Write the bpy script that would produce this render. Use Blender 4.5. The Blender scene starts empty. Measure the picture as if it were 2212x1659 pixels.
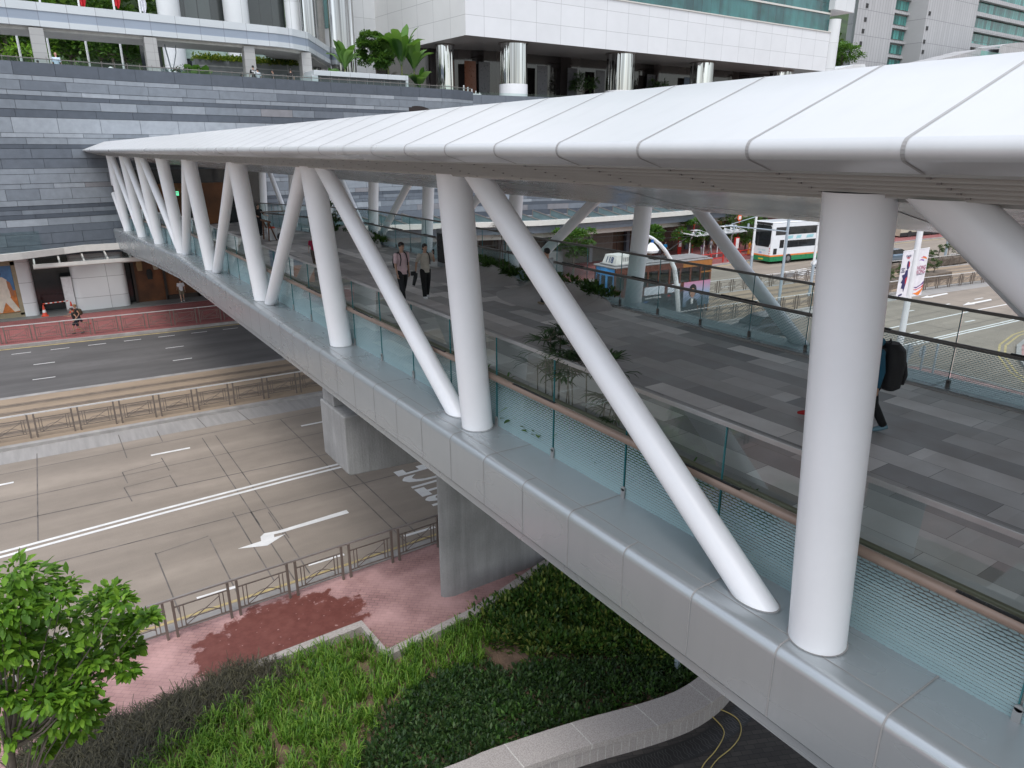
import bpy, bmesh, math, random
import numpy as np
from mathutils import Vector, Matrix, Euler
R = math.radians
random.seed(7); rng = np.random.default_rng(7)
S = bpy.context.scene
COL = S.collection

# ------------------------------------------------------------------ survey of the place
FX, CX, CY, HOR = 1510.0, 1106.0, 829.5, 325.0
PIT = math.atan((CY-HOR)/FX); CT, ST = math.cos(PIT), math.sin(PIT)
AZ = math.atan((CX-30)/FX*CT); H = 11.2
def ray(px, py):
    a = (px-CX)/FX; b = (CY-py)/FX
    fw = CT+b*ST; up = -ST+b*CT
    return (a*math.cos(AZ)+fw*math.sin(AZ), -a*math.sin(AZ)+fw*math.cos(AZ), up)
def at_z(px, py, z):
    r = ray(px, py); t = (z-H)/r[2]; return Vector((r[0]*t, r[1]*t, z))
def at_x(px, py, x):
    r = ray(px, py); t = x/r[0]; return Vector((x, r[1]*t, H+r[2]*t))
def at_y(px, py, y):
    r = ray(px, py); t = y/r[1]; return Vector((r[0]*t, y, H+r[2]*t))
def lerp_curve(c):
    xs = [p[0] for p in c]; ys = [p[1] for p in c]
    def f(x):
        return float(np.interp(x, xs, ys))
    return f

# ------------------------------------------------------------------ mesh collector
class MB:
    def __init__(s): s.v = []; s.f = []; s.m = []
    def add(s, vs, fs, mi=0):
        n = len(s.v); s.v += [tuple(p) for p in vs]
        for f in fs: s.f.append(tuple(i+n for i in f)); s.m.append(mi)
        return s
    def box(s, x0, x1, y0, y1, z0, z1, mi=0):
        v = [(x0,y0,z0),(x1,y0,z0),(x1,y1,z0),(x0,y1,z0),(x0,y0,z1),(x1,y0,z1),(x1,y1,z1),(x0,y1,z1)]
        return s.add(v, [(0,3,2,1),(4,5,6,7),(0,1,5,4),(1,2,6,5),(2,3,7,6),(3,0,4,7)], mi)
    def obox(s, c, sx, sy, sz, rz=0, mi=0):     # centred oriented box, c = centre
        co, si = math.cos(rz), math.sin(rz); v = []
        for dz in (-sz/2, sz/2):
            for dx, dy in ((-sx/2,-sy/2),(sx/2,-sy/2),(sx/2,sy/2),(-sx/2,sy/2)):
                v.append((c[0]+dx*co-dy*si, c[1]+dx*si+dy*co, c[2]+dz))
        return s.add(v, [(0,3,2,1),(4,5,6,7),(0,1,5,4),(1,2,6,5),(2,3,7,6),(3,0,4,7)], mi)
    def beam(s, p, q, w, h, mi=0):              # box between two points, w across, h vertical-ish
        p = Vector(p); q = Vector(q); d = (q-p).normalized()
        sd = d.cross(Vector((0,0,1)))
        if sd.length < 1e-4: sd = Vector((1,0,0))
        sd.normalize(); u = sd.cross(d); v = []
        for b in (p, q):
            for a, c in ((-1,-1),(1,-1),(1,1),(-1,1)): v.append(b+sd*(a*w/2)+u*(c*h/2))
        return s.add(v, [(0,1,2,3),(7,6,5,4),(0,4,5,1),(1,5,6,2),(2,6,7,3),(3,7,4,0)], mi)
    def tube(s, pts, rad, n=12, mi=0, caps=True, flat=1.0):
        pts = [Vector(p) for p in pts]
        if not isinstance(rad, (list, tuple)): rad = [rad]*len(pts)
        base = len(s.v); prev = None
        for i, p in enumerate(pts):
            if i == 0: d = pts[1]-p
            elif i == len(pts)-1: d = p-pts[i-1]
            else: d = (pts[i+1]-p).normalized()+(p-pts[i-1]).normalized()
            d.normalize()
            if prev is None:
                a = Vector((0,0,1)) if abs(d.z) < .9 else Vector((1,0,0))
                u = d.cross(a).normalized()
            else:
                u = (prev-d*prev.dot(d))
                u = u.normalized() if u.length > 1e-5 else d.orthogonal().normalized()
            prev = u; w = d.cross(u)
            for k in range(n):
                t = 2*math.pi*k/n
                s.v.append(tuple(p+u*(rad[i]*math.cos(t))+w*(rad[i]*flat*math.sin(t))))
        for i in range(len(pts)-1):
            for k in range(n):
                a = base+i*n+k; b = base+i*n+(k+1)%n
                s.f.append((a, b, b+n, a+n)); s.m.append(mi)
        if caps:
            s.f.append(tuple(base+k for k in range(n))[::-1]); s.m.append(mi)
            s.f.append(tuple(base+(len(pts)-1)*n+k for k in range(n))); s.m.append(mi)
        return s
    def prism(s, poly, z0, z1, mi=0):
        n = len(poly); a = sum(poly[i][0]*poly[(i+1)%n][1]-poly[(i+1)%n][0]*poly[i][1] for i in range(n))
        if a < 0: poly = poly[::-1]
        v = [(p[0],p[1],z0) for p in poly]+[(p[0],p[1],z1) for p in poly]
        f = [tuple(range(n))[::-1], tuple(range(n, 2*n))]+[(i,(i+1)%n,(i+1)%n+n,i+n) for i in range(n)]
        return s.add(v, f, mi)
    def rings(s, rr, n=16, mi=0, caps=True):     # rr = list of (cx,cy,cz,rx,ry)
        b = len(s.v)
        for (cx,cy,cz,rx,ry) in rr:
            for k in range(n):
                t = 2*math.pi*k/n; s.v.append((cx+rx*math.cos(t), cy+ry*math.sin(t), cz))
        for i in range(len(rr)-1):
            for k in range(n):
                a = b+i*n+k; c = b+i*n+(k+1)%n
                s.f.append((a,c,c+n,a+n)); s.m.append(mi)
        if caps:
            s.f.append(tuple(b+k for k in range(n))[::-1]); s.m.append(mi)
            s.f.append(tuple(b+(len(rr)-1)*n+k for k in range(n))); s.m.append(mi)
        return s
    def ball(s, c, rx, ry, rz, n=12, m=8, mi=0):
        rr = []
        for i in range(m+1):
            t = -math.pi/2+math.pi*i/m
            k = max(math.cos(t), .02); rr.append((c[0],c[1],c[2]+rz*math.sin(t), rx*k, ry*k))
        return s.rings(rr, n, mi)
    def sweep(s, prof, ys, mi=0, zf=None, caps=True, xf=None):   # profile (x,z) swept along Y
        n = len(prof); b = len(s.v)
        for y in ys:
            for (x, z) in prof:
                s.v.append(((xf(x,z,y) if xf else x), y, (zf(x,z,y) if zf else z)))
        for i in range(len(ys)-1):
            for k in range(n):
                a = b+i*n+k; c = b+i*n+(k+1)%n
                s.f.append((a,a+n,c+n,c)); s.m.append(mi)
        if caps:
            s.f.append(tuple(b+k for k in range(n))); s.m.append(mi)
            s.f.append(tuple(b+(len(ys)-1)*n+k for k in range(n))[::-1]); s.m.append(mi)
        return s
    def build(s, name, mats, parent=None, smooth=False, local=False, bevel=0, kind=None, sharp=35):
        if not isinstance(mats, (list, tuple)): mats = [mats]
        me = bpy.data.meshes.new(name)
        off = Vector((0,0,0))
        if parent is not None and not local: off = wloc(parent)
        me.from_pydata([(p[0]-off.x, p[1]-off.y, p[2]-off.z) for p in s.v], [], s.f)
        for m in mats: me.materials.append(m)
        for i, mi in enumerate(s.m):
            if mi: me.polygons[i].material_index = mi
        if smooth:
            for p in me.polygons: p.use_smooth = True
            me.set_sharp_from_angle(angle=R(sharp))
        me.validate(); me.update()
        o = bpy.data.objects.new(name, me); COL.objects.link(o)
        if parent is not None: o.parent = parent
        if bevel:
            b = o.modifiers.new('bevel', 'BEVEL'); b.width = bevel; b.segments = 2; b.limit_method = 'ANGLE'; b.angle_limit = R(40)
        if kind: o['kind'] = kind
        return o
def wloc(o):
    v = Vector((0,0,0))
    while o is not None: v += Vector(o.location); o = o.parent
    return v
def tag(o, label=None, cat=None, group=None, kind=None):
    if label: o['label'] = label
    if cat: o['category'] = cat
    if group: o['group'] = group
    if kind: o['kind'] = kind
    return o
def thing(name, label, cat, loc=(0,0,0), rz=0, group=None):
    o = bpy.data.objects.new(name, None); COL.objects.link(o)
    o.location = loc; o.rotation_euler = (0,0,rz); o.empty_display_size = .2
    return tag(o, label, cat, group)
def children_of(o):
    return [c for c in bpy.data.objects if c.parent == o]
def dup(o, loc=None, rz=None, scale=None, label=None, parent=None):
    c = o.copy(); COL.objects.link(c)
    if parent is not None: c.parent = parent
    if loc is not None: c.location = loc
    if rz is not None: c.rotation_euler = (0,0,rz)
    if scale is not None: c.scale = (scale,)*3 if not isinstance(scale, tuple) else scale
    if label: c['label'] = label
    for ch in children_of(o): dup(ch, parent=c)
    return c

# ------------------------------------------------------------------ materials
def new_mat(name):
    m = bpy.data.materials.new(name); m.use_nodes = True
    nt = m.node_tree; nt.nodes.clear()
    out = nt.nodes.new('ShaderNodeOutputMaterial')
    return m, nt, out
def N(nt, typ, **kw):
    n = nt.nodes.new(typ)
    for k, v in kw.items():
        if k == 'op': n.operation = v
        elif k.startswith('i_'):
            key = k[2:]; key = int(key) if key.isdigit() else key
            n.inputs[key].default_value = v
        else: setattr(n, k, v)
    return n
def L(nt, a, b): nt.links.new(a, b)
def c4(c): return (c[0], c[1], c[2], 1)
def math_n(nt, op, a, b=None, c=None, clamp=False):
    n = nt.nodes.new('ShaderNodeMath'); n.operation = op; n.use_clamp = clamp
    for i, x in enumerate((a, b, c)):
        if x is None: continue
        if isinstance(x, (int, float)): n.inputs[i].default_value = x
        else: nt.links.new(x, n.inputs[i])
    return n.outputs[0]
def mixc(nt, fac, a, b, blend='MIX'):
    n = nt.nodes.new('ShaderNodeMix'); n.data_type = 'RGBA'; n.blend_type = blend
    for s, x in ((n.inputs['Factor'], fac), (n.inputs[6], a), (n.inputs[7], b)):
        if isinstance(x, (int, float)): s.default_value = x
        elif isinstance(x, (tuple, list)): s.default_value = c4(x)
        else: nt.links.new(x, s)
    return n.outputs[2]
def coords(nt): return N(nt, 'ShaderNodeTexCoord').outputs['Object']
def sep(nt, v):
    n = N(nt, 'ShaderNodeSeparateXYZ'); L(nt, v, n.inputs[0]); return n.outputs
def comb(nt, x, y, z=0):
    n = N(nt, 'ShaderNodeCombineXYZ')
    for i, q in enumerate((x, y, z)):
        if isinstance(q, (int, float)): n.inputs[i].default_value = q
        else: L(nt, q, n.inputs[i])
    return n.outputs[0]
def noise(nt, vec, scale, detail=3, rough=.55, lo=.3, hi=.7, scl=None):
    if scl:
        mp = N(nt, 'ShaderNodeMapping'); mp.inputs['Scale'].default_value = scl; L(nt, vec, mp.inputs[0]); vec = mp.outputs[0]
    n = N(nt, 'ShaderNodeTexNoise'); n.inputs['Scale'].default_value = scale
    n.inputs['Detail'].default_value = detail; n.inputs['Roughness'].default_value = rough
    L(nt, vec, n.inputs['Vector'])
    mr = N(nt, 'ShaderNodeMapRange'); mr.inputs[1].default_value = lo; mr.inputs[2].default_value = hi
    L(nt, n.outputs['Fac'], mr.inputs[0]); return mr.outputs[0]
def bumpn(nt, h, strength=.3, dist=.01):
    b = N(nt, 'ShaderNodeBump'); b.inputs['Strength'].default_value = strength; b.inputs['Distance'].default_value = dist
    L(nt, h, b.inputs['Height']); return b.outputs[0]
def principled(nt, out, col, rough=.6, metal=0., normal=None, spec=.5, coat=0):
    p = N(nt, 'ShaderNodeBsdfPrincipled')
    for s, x in (('Base Color', col), ('Roughness', rough), ('Metallic', metal)):
        if isinstance(x, (int, float)): p.inputs[s].default_value = x
        elif isinstance(x, (tuple, list)): p.inputs[s].default_value = c4(x)
        else: L(nt, x, p.inputs[s])
    p.inputs['Specular IOR Level'].default_value = spec
    if coat: p.inputs['Coat Weight'].default_value = coat
    if normal is not None: L(nt, normal, p.inputs['Normal'])
    L(nt, p.outputs[0], out.inputs[0]); return p
_mc = {}
def pm(name, col, rough=.6, metal=0., var=.12, scale=3., fine=.05, bump=0., bscale=40., spec=.5, coat=0, stretch=None):
    if name in _mc: return _mc[name]
    m, nt, out = new_mat(name); co = coords(nt)
    a = noise(nt, co, scale, 4, scl=stretch); b = noise(nt, co, scale*17, 2)
    dk = tuple(x*(1-var) for x in col); lt = tuple(min(1, x*(1+var)) for x in col)
    c = mixc(nt, a, dk, lt)
    if fine: c = mixc(nt, math_n(nt, 'MULTIPLY', b, fine), c, tuple(x*.5 for x in col))
    nr = None
    if bump: nr = bumpn(nt, noise(nt, co, bscale, 3), bump, .01)
    rg = math_n(nt, 'MULTIPLY_ADD', a, .1, rough-.05)
    principled(nt, out, c, rg, metal, nr, spec, coat); _mc[name] = m; return m
def leaf_mat(name, cols, rough=.5, trans=.35, spec=.35):
    if name in _mc: return _mc[name]
    m, nt, out = new_mat(name)
    g = N(nt, 'ShaderNodeNewGeometry')
    r = N(nt, 'ShaderNodeValToRGB'); r.color_ramp.interpolation = 'LINEAR'
    els = r.color_ramp.elements
    els[0].position = 0; els[0].color = c4(cols[0]); els[1].position = 1; els[1].color = c4(cols[-1])
    for i in range(1, len(cols)-1):
        e = els.new(i/(len(cols)-1)); e.color = c4(cols[i])
    L(nt, g.outputs['Random Per Island'], r.inputs[0])
    p = N(nt, 'ShaderNodeBsdfPrincipled'); L(nt, r.outputs[0], p.inputs['Base Color'])
    p.inputs['Roughness'].default_value = rough; p.inputs['Specular IOR Level'].default_value = spec
    t = N(nt, 'ShaderNodeBsdfTranslucent'); L(nt, mixc(nt, .35, r.outputs[0], (.25,.45,.03)), t.inputs[0])
    mx = N(nt, 'ShaderNodeMixShader'); mx.inputs[0].default_value = trans
    L(nt, p.outputs[0], mx.inputs[1]); L(nt, t.outputs[0], mx.inputs[2]); L(nt, mx.outputs[0], out.inputs[0])
    _mc[name] = m; return m
def panel_mat(name, col, w, h, axis='xz', joint=(.3,.3,.3), gap=.02, rough=.35, var=.06, offset=0., metal=0, ox=0., oz=0., spec=.5, speck=0):
    m, nt, out = new_mat(name); s = sep(nt, coords(nt))
    a = s[0] if axis[0] == 'x' else s[1]
    b = s[2] if axis[1] == 'z' else s[1]
    vec = comb(nt, math_n(nt, 'ADD', a, ox), math_n(nt, 'ADD', b, oz))
    br = N(nt, 'ShaderNodeTexBrick'); br.offset = offset; br.squash = 1
    br.inputs['Scale'].default_value = 1; br.inputs['Brick Width'].default_value = w; br.inputs['Row Height'].default_value = h
    br.inputs['Mortar Size'].default_value = gap; br.inputs['Mortar Smooth'].default_value = .1; br.inputs['Bias'].default_value = 0
    br.inputs['Color1'].default_value = c4(tuple(x*(1-var) for x in col)); br.inputs['Color2'].default_value = c4(tuple(min(1,x*(1+var)) for x in col))
    br.inputs['Mortar'].default_value = c4(joint); L(nt, vec, br.inputs['Vector'])
    n = noise(nt, coords(nt), .6, 4)
    c = mixc(nt, math_n(nt, 'MULTIPLY', n, .12), br.outputs['Color'], tuple(x*.6 for x in col))
    if speck: c = mixc(nt, math_n(nt, 'MULTIPLY', noise(nt, coords(nt), 45, 3, lo=.42, hi=.6), speck), c, tuple(x*.4 for x in col))
    principled(nt, out, c, rough, metal, None, spec); return m
# ================================================================== MATERIALS OF THE GROUND
def mat_road(name, col, joints=None, blotch=.22, bands=.3):
    m, nt, out = new_mat(name); co = coords(nt)
    a = noise(nt, co, .35, 5, lo=.35, hi=.65, scl=(.35, 1.6, 1)); b = noise(nt, co, 26, 4, lo=.2, hi=.8); d = noise(nt, co, 1.7, 5, lo=.42, hi=.75)
    c = mixc(nt, a, tuple(x*(1-blotch) for x in col), tuple(x*(1+blotch*.5) for x in col))
    bd = noise(nt, co, 1.0, 3, lo=.4, hi=.62, scl=(.05,.85,1)); c = mixc(nt, math_n(nt, 'MULTIPLY', bd, bands), c, tuple(x*.66 for x in col))
    c = mixc(nt, math_n(nt, 'MULTIPLY', d, .3), c, tuple(x*.62 for x in col))
    c = mixc(nt, math_n(nt, 'MULTIPLY', b, .22), c, tuple(x*1.3 for x in col))
    principled(nt, out, c, .82, 0, bumpn(nt, b, .25, .01), .3); return m
M_road = mat_road('concrete_carriageway', (.275,.233,.192), bands=.38)
M_asph = mat_road('asphalt_carriageway', (.122,.116,.113), blotch=.32)
M_chan = pm('pale_channel_concrete', (.29,.275,.26), .8, var=.14, scale=1.2, stretch=(4,.4,1))
M_tram = mat_road('tan_tramway_paving', (.31,.238,.17), blotch=.2)
M_kerb = pm('kerb_concrete', (.3,.285,.27), .8, var=.2, scale=2)
M_white = pm('road_paint_white', (.72,.71,.69), .6, var=.12, scale=3, fine=.25)
M_yell = pm('road_paint_yellow', (.47,.37,.17), .7, var=.3, scale=4, fine=.5)
M_tar = pm('tar_joint', (.125,.11,.10), .8, var=.4, scale=2)
M_rail = pm('worn_steel_rail', (.19,.15,.12), .4, .6)
def mat_pavers(name, c1, c2, mortar, w, h, wet=None, washes=False, rz=0, rough=.75, fade=.35):
    m, nt, out = new_mat(name); co = coords(nt)
    mp = N(nt, 'ShaderNodeMapping'); mp.inputs['Rotation'].default_value = (0,0,rz); L(nt, co, mp.inputs[0])
    br = N(nt, 'ShaderNodeTexBrick'); br.inputs['Scale'].default_value = 1
    br.inputs['Brick Width'].default_value = w; br.inputs['Row Height'].default_value = h
    br.inputs['Mortar Size'].default_value = .006; br.inputs['Color1'].default_value = c4(c1); br.inputs['Color2'].default_value = c4(c2)
    br.inputs['Mortar'].default_value = c4(mortar); L(nt, mp.outputs[0], br.inputs['Vector'])
    c = br.outputs['Color']
    n = noise(nt, co, .9, 5, lo=.35, hi=.7)
    c = mixc(nt, math_n(nt, 'MULTIPLY', n, fade), c, tuple(min(1,x*1.7+.08) for x in c1))
    d = noise(nt, co, .33, 3, lo=.45, hi=.7); c = mixc(nt, math_n(nt, 'MULTIPLY', d, .35), c, tuple(x*.6 for x in c2))
    rg = rough
    if wet:
        s = sep(nt, co); (wx, wy, rx, ry) = wet
        dx = math_n(nt, 'MULTIPLY', math_n(nt, 'SUBTRACT', s[0], wx), 1/rx); dy = math_n(nt, 'MULTIPLY', math_n(nt, 'SUBTRACT', s[1], wy), 1/ry)
        q = math_n(nt, 'ADD', math_n(nt, 'MULTIPLY', dx, dx), math_n(nt, 'MULTIPLY', dy, dy))
        q = math_n(nt, 'ADD', q, math_n(nt, 'MULTIPLY', noise(nt, co, 2.6, 6, .65), .9))
        wm = N(nt, 'ShaderNodeMapRange'); wm.inputs[1].default_value = 1.2; wm.inputs[2].default_value = 1.36; wm.inputs[3].default_value = 1; wm.inputs[4].default_value = 0
        L(nt, q, wm.inputs[0]); wm = wm.outputs[0]
        red = mixc(nt, noise(nt, co, 5, 4), (.15,.048,.038), (.21,.078,.062))
        red = mixc(nt, .25, red, br.outputs['Color'], 'MULTIPLY')
        dots = noise(nt, co, 9, 1, lo=.72, hi=.74); red = mixc(nt, math_n(nt, 'MULTIPLY', dots, .7), red, (.42,.26,.24))
        c = mixc(nt, wm, c, red); rg = math_n(nt, 'MULTIPLY_ADD', wm, -.25, rough)
    principled(nt, out, c, rg, 0, bumpn(nt, br.outputs['Fac'], -.3, .01), .35); return m
M_foot = mat_pavers('pink_paver_footway', (.33,.19,.175), (.26,.145,.14), (.13,.08,.08), .21, .105, fade=.6, wet=(3.35,14.75,2.25,1.5), rz=R(40))
M_footfar = mat_pavers('red_paver_footway', (.3,.105,.095), (.24,.085,.085), (.1,.04,.04), .2, .1, fade=.12)
M_dark = mat_pavers('dark_brick_plaza', (.062,.055,.05), (.04,.036,.034), (.02,.02,.02), .22, .11, rz=R(25), fade=.05)
M_soil = pm('bare_brown_soil', (.19,.125,.085), .95, var=.4, scale=4, fine=.5, bump=.8, bscale=30)
M_granite = pm('pale_granite', (.42,.38,.35), .7, var=.25, scale=22, fine=.6)
M_slab = pm('grey_shop_apron', (.17,.17,.165), .6, var=.2)

# ================================================================== GROUND STRIPS
XN = [-160,-60,-20,-3,2,6,10,16,22,30,38,46,57,68,90,130,220]
footN = lerp_curve([(-160,20.5),(-3,16.4),(6,16.35),(10,16.4),(20,16.9),(30,18.0),(37,19.0),(220,40)])
kerbT = lerp_curve([(-160,36),(-2.55,32.11),(9.94,31.6),(38,30.6),(45.7,30.0),(57,29.6),(67.6,28.4),(220,8)])
kerbT2 = lerp_curve([(-160,52),(-2.6,39.2),(10.6,38.4),(38,37.9),(50,37.4),(57,36.9),(90,32),(220,14)])
kerbF = lerp_curve([(-160,66),(-2.8,50.3),(7.6,49.3),(30,48.3),(56,47.6),(64,48.1),(90,47.5),(220,38)])
def strip(name, fa, fb, z0, z1, m, xs=XN, kind='structure', x0=None, x1=None):
    xs = [x for x in xs if (x0 is None or x > x0) and (x1 is None or x < x1)]
    if x0 is not None: xs = [x0]+xs
    if x1 is not None: xs = xs+[x1]
    mb = MB(); n = len(xs); v = []
    for x in xs:
        a, b = fa(x), fb(x); v += [(x,a,z1),(x,b,z1)]
    if z0 is None:
        return mb.add(v, [(2*i,2*i+2,2*i+3,2*i+1) for i in range(n-1)]).build(name, m, kind=kind)
    for x in xs:
        a, b = fa(x), fb(x); v += [(x,a,z0),(x,b,z0)]
    o = 2*n; f = []
    for i in range(n-1):
        f += [(2*i,2*i+2,2*i+3,2*i+1),(2*i,o+2*i,o+2*i+2,2*i+2),(2*i+1,2*i+3,o+2*i+3,o+2*i+1)]
    f += [(0,1,o+1,o),(2*n-2,o+2*n-2,o+2*n-1,2*n-1)]
    return mb.add(v, f).build(name, m, kind=kind)
off = lambda f, d: (lambda x: f(x)+d)
MB().box(-900,1500,-300,1800,-.6,0).build('road', M_road, kind='structure')
strip('asphalt_road', off(kerbT2,.0), off(kerbF,-.15), None, .004, M_asph, x1=20)
strip('road_channel', off(kerbT,-1.55), off(kerbT,-.12), None, .004, M_chan)
strip('tram_kerb', off(kerbT,-.12), off(kerbT,.18), -.1, .13, M_kerb)
strip('tramway', off(kerbT,.18), off(kerbT2,-.35), -.1, .124, M_tram)
strip('tram_kerb', off(kerbT2,-.35), kerbT2, -.1, .13, M_kerb)
for d in (1.55, 2.75, 4.35, 5.55):
    w = lambda x, d=d: kerbT(x)+(kerbT2(x)-kerbT(x))*d/7.1
    strip('tram_rail', w, off(w,.09), None, .132, M_rail)
    strip('tram_rail_bed', off(w,-.22), off(w,.31), None, .128, pm('rail_bed', (.2,.155,.115), .85, var=.2))
strip('far_kerb', kerbF, off(kerbF,.22), -.1, .14, M_kerb)
strip('far_footpath', off(kerbF,.22), lambda x: 64.0 if x < 40 else 70, -.1, .13, M_footfar)
# near footpath with its rounded street corner, and the slip-road island
xs = [-60,-20,-3,2,6,10,16,22,30,36.2]
pts = [(x, footN(x)) for x in xs]+[(37.6,18.6),(38.4,17.6),(38.7,16.2),(38.2,12.0),(36.2,8.0),(33,3),(30,-6),(30,-60),(-60,-60)]
MB().prism(pts, -.3, .10).build('near_footpath', M_foot, kind='structure')
def offset_line(p, d):
    out = []
    for i, q in enumerate(p):
        a = Vector(p[max(0,i-1)]); b = Vector(p[min(len(p)-1,i+1)]); t = (b-a).normalized(); out.append((q[0]-t.y*d, q[1]+t.x*d))
    return out
def ribbon(name, p, w, z0, z1, m, kind='structure', parent=None, mb=None):
    a = offset_line(p, w/2); b = offset_line(p, -w/2); mm = mb or MB()
    for i in range(len(p)-1):
        q = [a[i],a[i+1],b[i+1],b[i]]
        if z0 is None: mm.add([(x,y,z1) for x, y in q], [(3,2,1,0)])
        else: mm.prism(q, z0, z1)
    if mb is None: return mm.build(name, m, parent, kind=kind)
ribbon('near_kerb', offset_line(pts[:14], .15), .3, -.1, .14, M_kerb)
isl = [(70,17.2),(60,17.4),(51,17.2),(47.8,16.6),(45.2,15.6),(42.4,13.9),(40.2,12.0),(39,9.5),(38,5),(37,-20),(70,-20)]
MB().prism(isl, -.3, .10).build('island_footpath', M_foot, kind='structure')
ribbon('island_kerb', offset_line(isl[:10], .1), .25, -.1, .14, M_kerb)
for d in (.55,.85): ribbon('yellow_line', offset_line(isl[:9], -d), .12, None, .006, M_yell)
for d in (.3,.55): strip('yellow_line', off(footN,d), off(footN,d+.1), None, .006, M_yell, x0=-40, x1=34)
strip('yellow_line', off(kerbF,-.5), off(kerbF,-.3), None, .009, M_yell)
# longitudinal and double white lines
dw = lerp_curve([(-60,24.9),(-2.43,23.0),(2,23.25),(8,23.4),(16,23.2),(30,21.4),(40.5,20.5),(53.7,19.9),(90,17)])
for d in (-.18,.12): strip('lane_line', off(dw,d), off(dw,d+.14), None, .006, M_white, x0=-60, x1=110)
ll = lerp_curve([(30,24.0),(45.8,23.35),(54.6,22.95),(90,20)])
strip('lane_line', ll, off(ll,.15), None, .006, M_white, x0=34, x1=95)
def dashes(f, x0, x1, pitch, ln, w=.12, z=.006, m=M_white):
    mb = MB(); x = x0
    while x < x1:
        a, b = f(x), f(x+ln); mb.add([(x,a,z),(x+ln,b,z),(x+ln,b+w,z),(x,a+w,z)], [(0,1,2,3)]); x += pitch
    return mb.build('lane_dash', m, kind='structure')
dashes(lerp_curve([(-20,28.9),(-2.5,28.5),(8,28.05),(20,27.6)]), -15.1, 20, 5.8, 1.4, .14)
dashes(lerp_curve([(-20,25.6),(-2,25.2)]), -15.5, -2.5, 5.8, 1.4, .14)
dashes(lerp_curve([(-3,17.75),(10,17.3)]), -4, 12.5, 2.95, 1.05, .12)
dashes(lerp_curve([(-3,48.45),(10.4,47.7)]), -6.05, 18, 1.92, .95, .09, .009)
dashes(lerp_curve([(-3,45.35),(6,44.8)]), -14.4, 18, 6.6, 1.0, .1, .009)
dashes(lerp_curve([(-3,42.15),(6,41.75)]), -14.5, 18, 6.6, 1.0, .1, .009)
dashes(lerp_curve([(38,43.0),(90,38)]), 42, 90, 4.4, 1.7, .13)
dashes(lerp_curve([(38,40.2),(90,36)]), 44, 90, 4.4, 1.7, .13)
dashes(lerp_curve([(40,26.3),(90,22.5)]), 42.6, 90, 4.6, 1.2, .14)
dashes(lerp_curve([(40,22.3),(90,18.5)]), 45.6, 90, 6.5, 1.2, .14)
# turn arrows and street words, each painted shape where it lies on the carriageway
def decal(name, px, m=M_white, z=.006):
    p = [at_z(x, y, z) for x, y in px]; mb = MB()
    bm = bmesh.new(); bm.faces.new([bm.verts.new(q) for q in p]); bmesh.ops.triangulate(bm, faces=bm.faces[:])
    bm.normal_update(); fl = [f for f in bm.faces if f.normal.z < 0]; bmesh.ops.reverse_faces(bm, faces=fl)
    me = bpy.data.meshes.new(name); bm.to_mesh(me); bm.free(); me.materials.append(m)
    o = bpy.data.objects.new(name, me); COL.objects.link(o); o['kind'] = 'structure'; return o
decal('turn_arrow', [(x/3, 1106+y/3) for x, y in [(1540,238),(1692,188),(1688,160),(1712,138),(1800,122),(2245,-14),(2262,6),(1830,132),(1775,145),(1778,163),(1848,143),(1735,216),(1700,221)]])
def rgn(x, y): return (1838+x*.16914, 466+y*.16914)
decal('turn_arrow', [rgn(*p) for p in [(887,1050),(975,1020),(1000,1028),(1225,985),(1242,997),(1040,1038),(1050,1042)]])
decal('turn_arrow', [rgn(*p) for p in [(1427,1143),(1500,1106),(1530,1112),(1790,1062),(1800,1078),(1575,1122),(1588,1128)]])
def text_mesh(body, size, m, name, extrude=0., bold=0., spacing=1.0, parent=None, align='CENTER'):
    cu = bpy.data.curves.new(name, 'FONT'); cu.body = body; cu.size = size; cu.extrude = extrude; cu.offset = bold
    cu.align_x = align; cu.align_y = 'CENTER'; cu.space_character = spacing; cu.resolution_u = 3
    o = bpy.data.objects.new(name, cu); COL.objects.link(o)
    dg = bpy.context.evaluated_depsgraph_get(); me = bpy.data.meshes.new_from_object(o.evaluated_get(dg))
    bpy.data.objects.remove(o); me.materials.clear(); me.materials.append(m)
    t = bpy.data.objects.new(name, me); COL.objects.link(t)
    if parent is not None: t.parent = parent
    return t
w = text_mesh('JUSTICE', 1.0, M_white, 'road_word', bold=.018, spacing=1.12)
xs_ = [v.co.x for v in w.data.vertices]; ys_ = [v.co.y for v in w.data.vertices]; dm = Vector((max(xs_)-min(xs_), max(ys_)-min(ys_))); w.location = (9.2+1.45, 19.75, .007); w.rotation_euler = (0,0,R(90)); w.scale = (4.1/dm.x, 2.9/dm.y, 1); w['kind'] = 'structure'
w = text_mesh('BUS', 1.0, M_white, 'road_word', bold=.03)
w.location = (-3.5, 29.6, .007); w.rotation_euler = (0,0,R(90)); w.scale = (1.1, 2.0, 1); w['kind'] = 'structure'
mb = MB(); 
for k in range(14):
    x = 60+k*.95; y = 41.4-(k%3)*.05
    for j in range(5): mb.add([(x+random.random()*.25,y-j*.62,.006),(x+.7,y-j*.62-.1,.006),(x+.62,y-j*.62+.18,.006),(x+.05,y-j*.62+.3,.006)], [(0,1,2,3)])
mb.build('worn_road_words', M_white, kind='structure')
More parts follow.
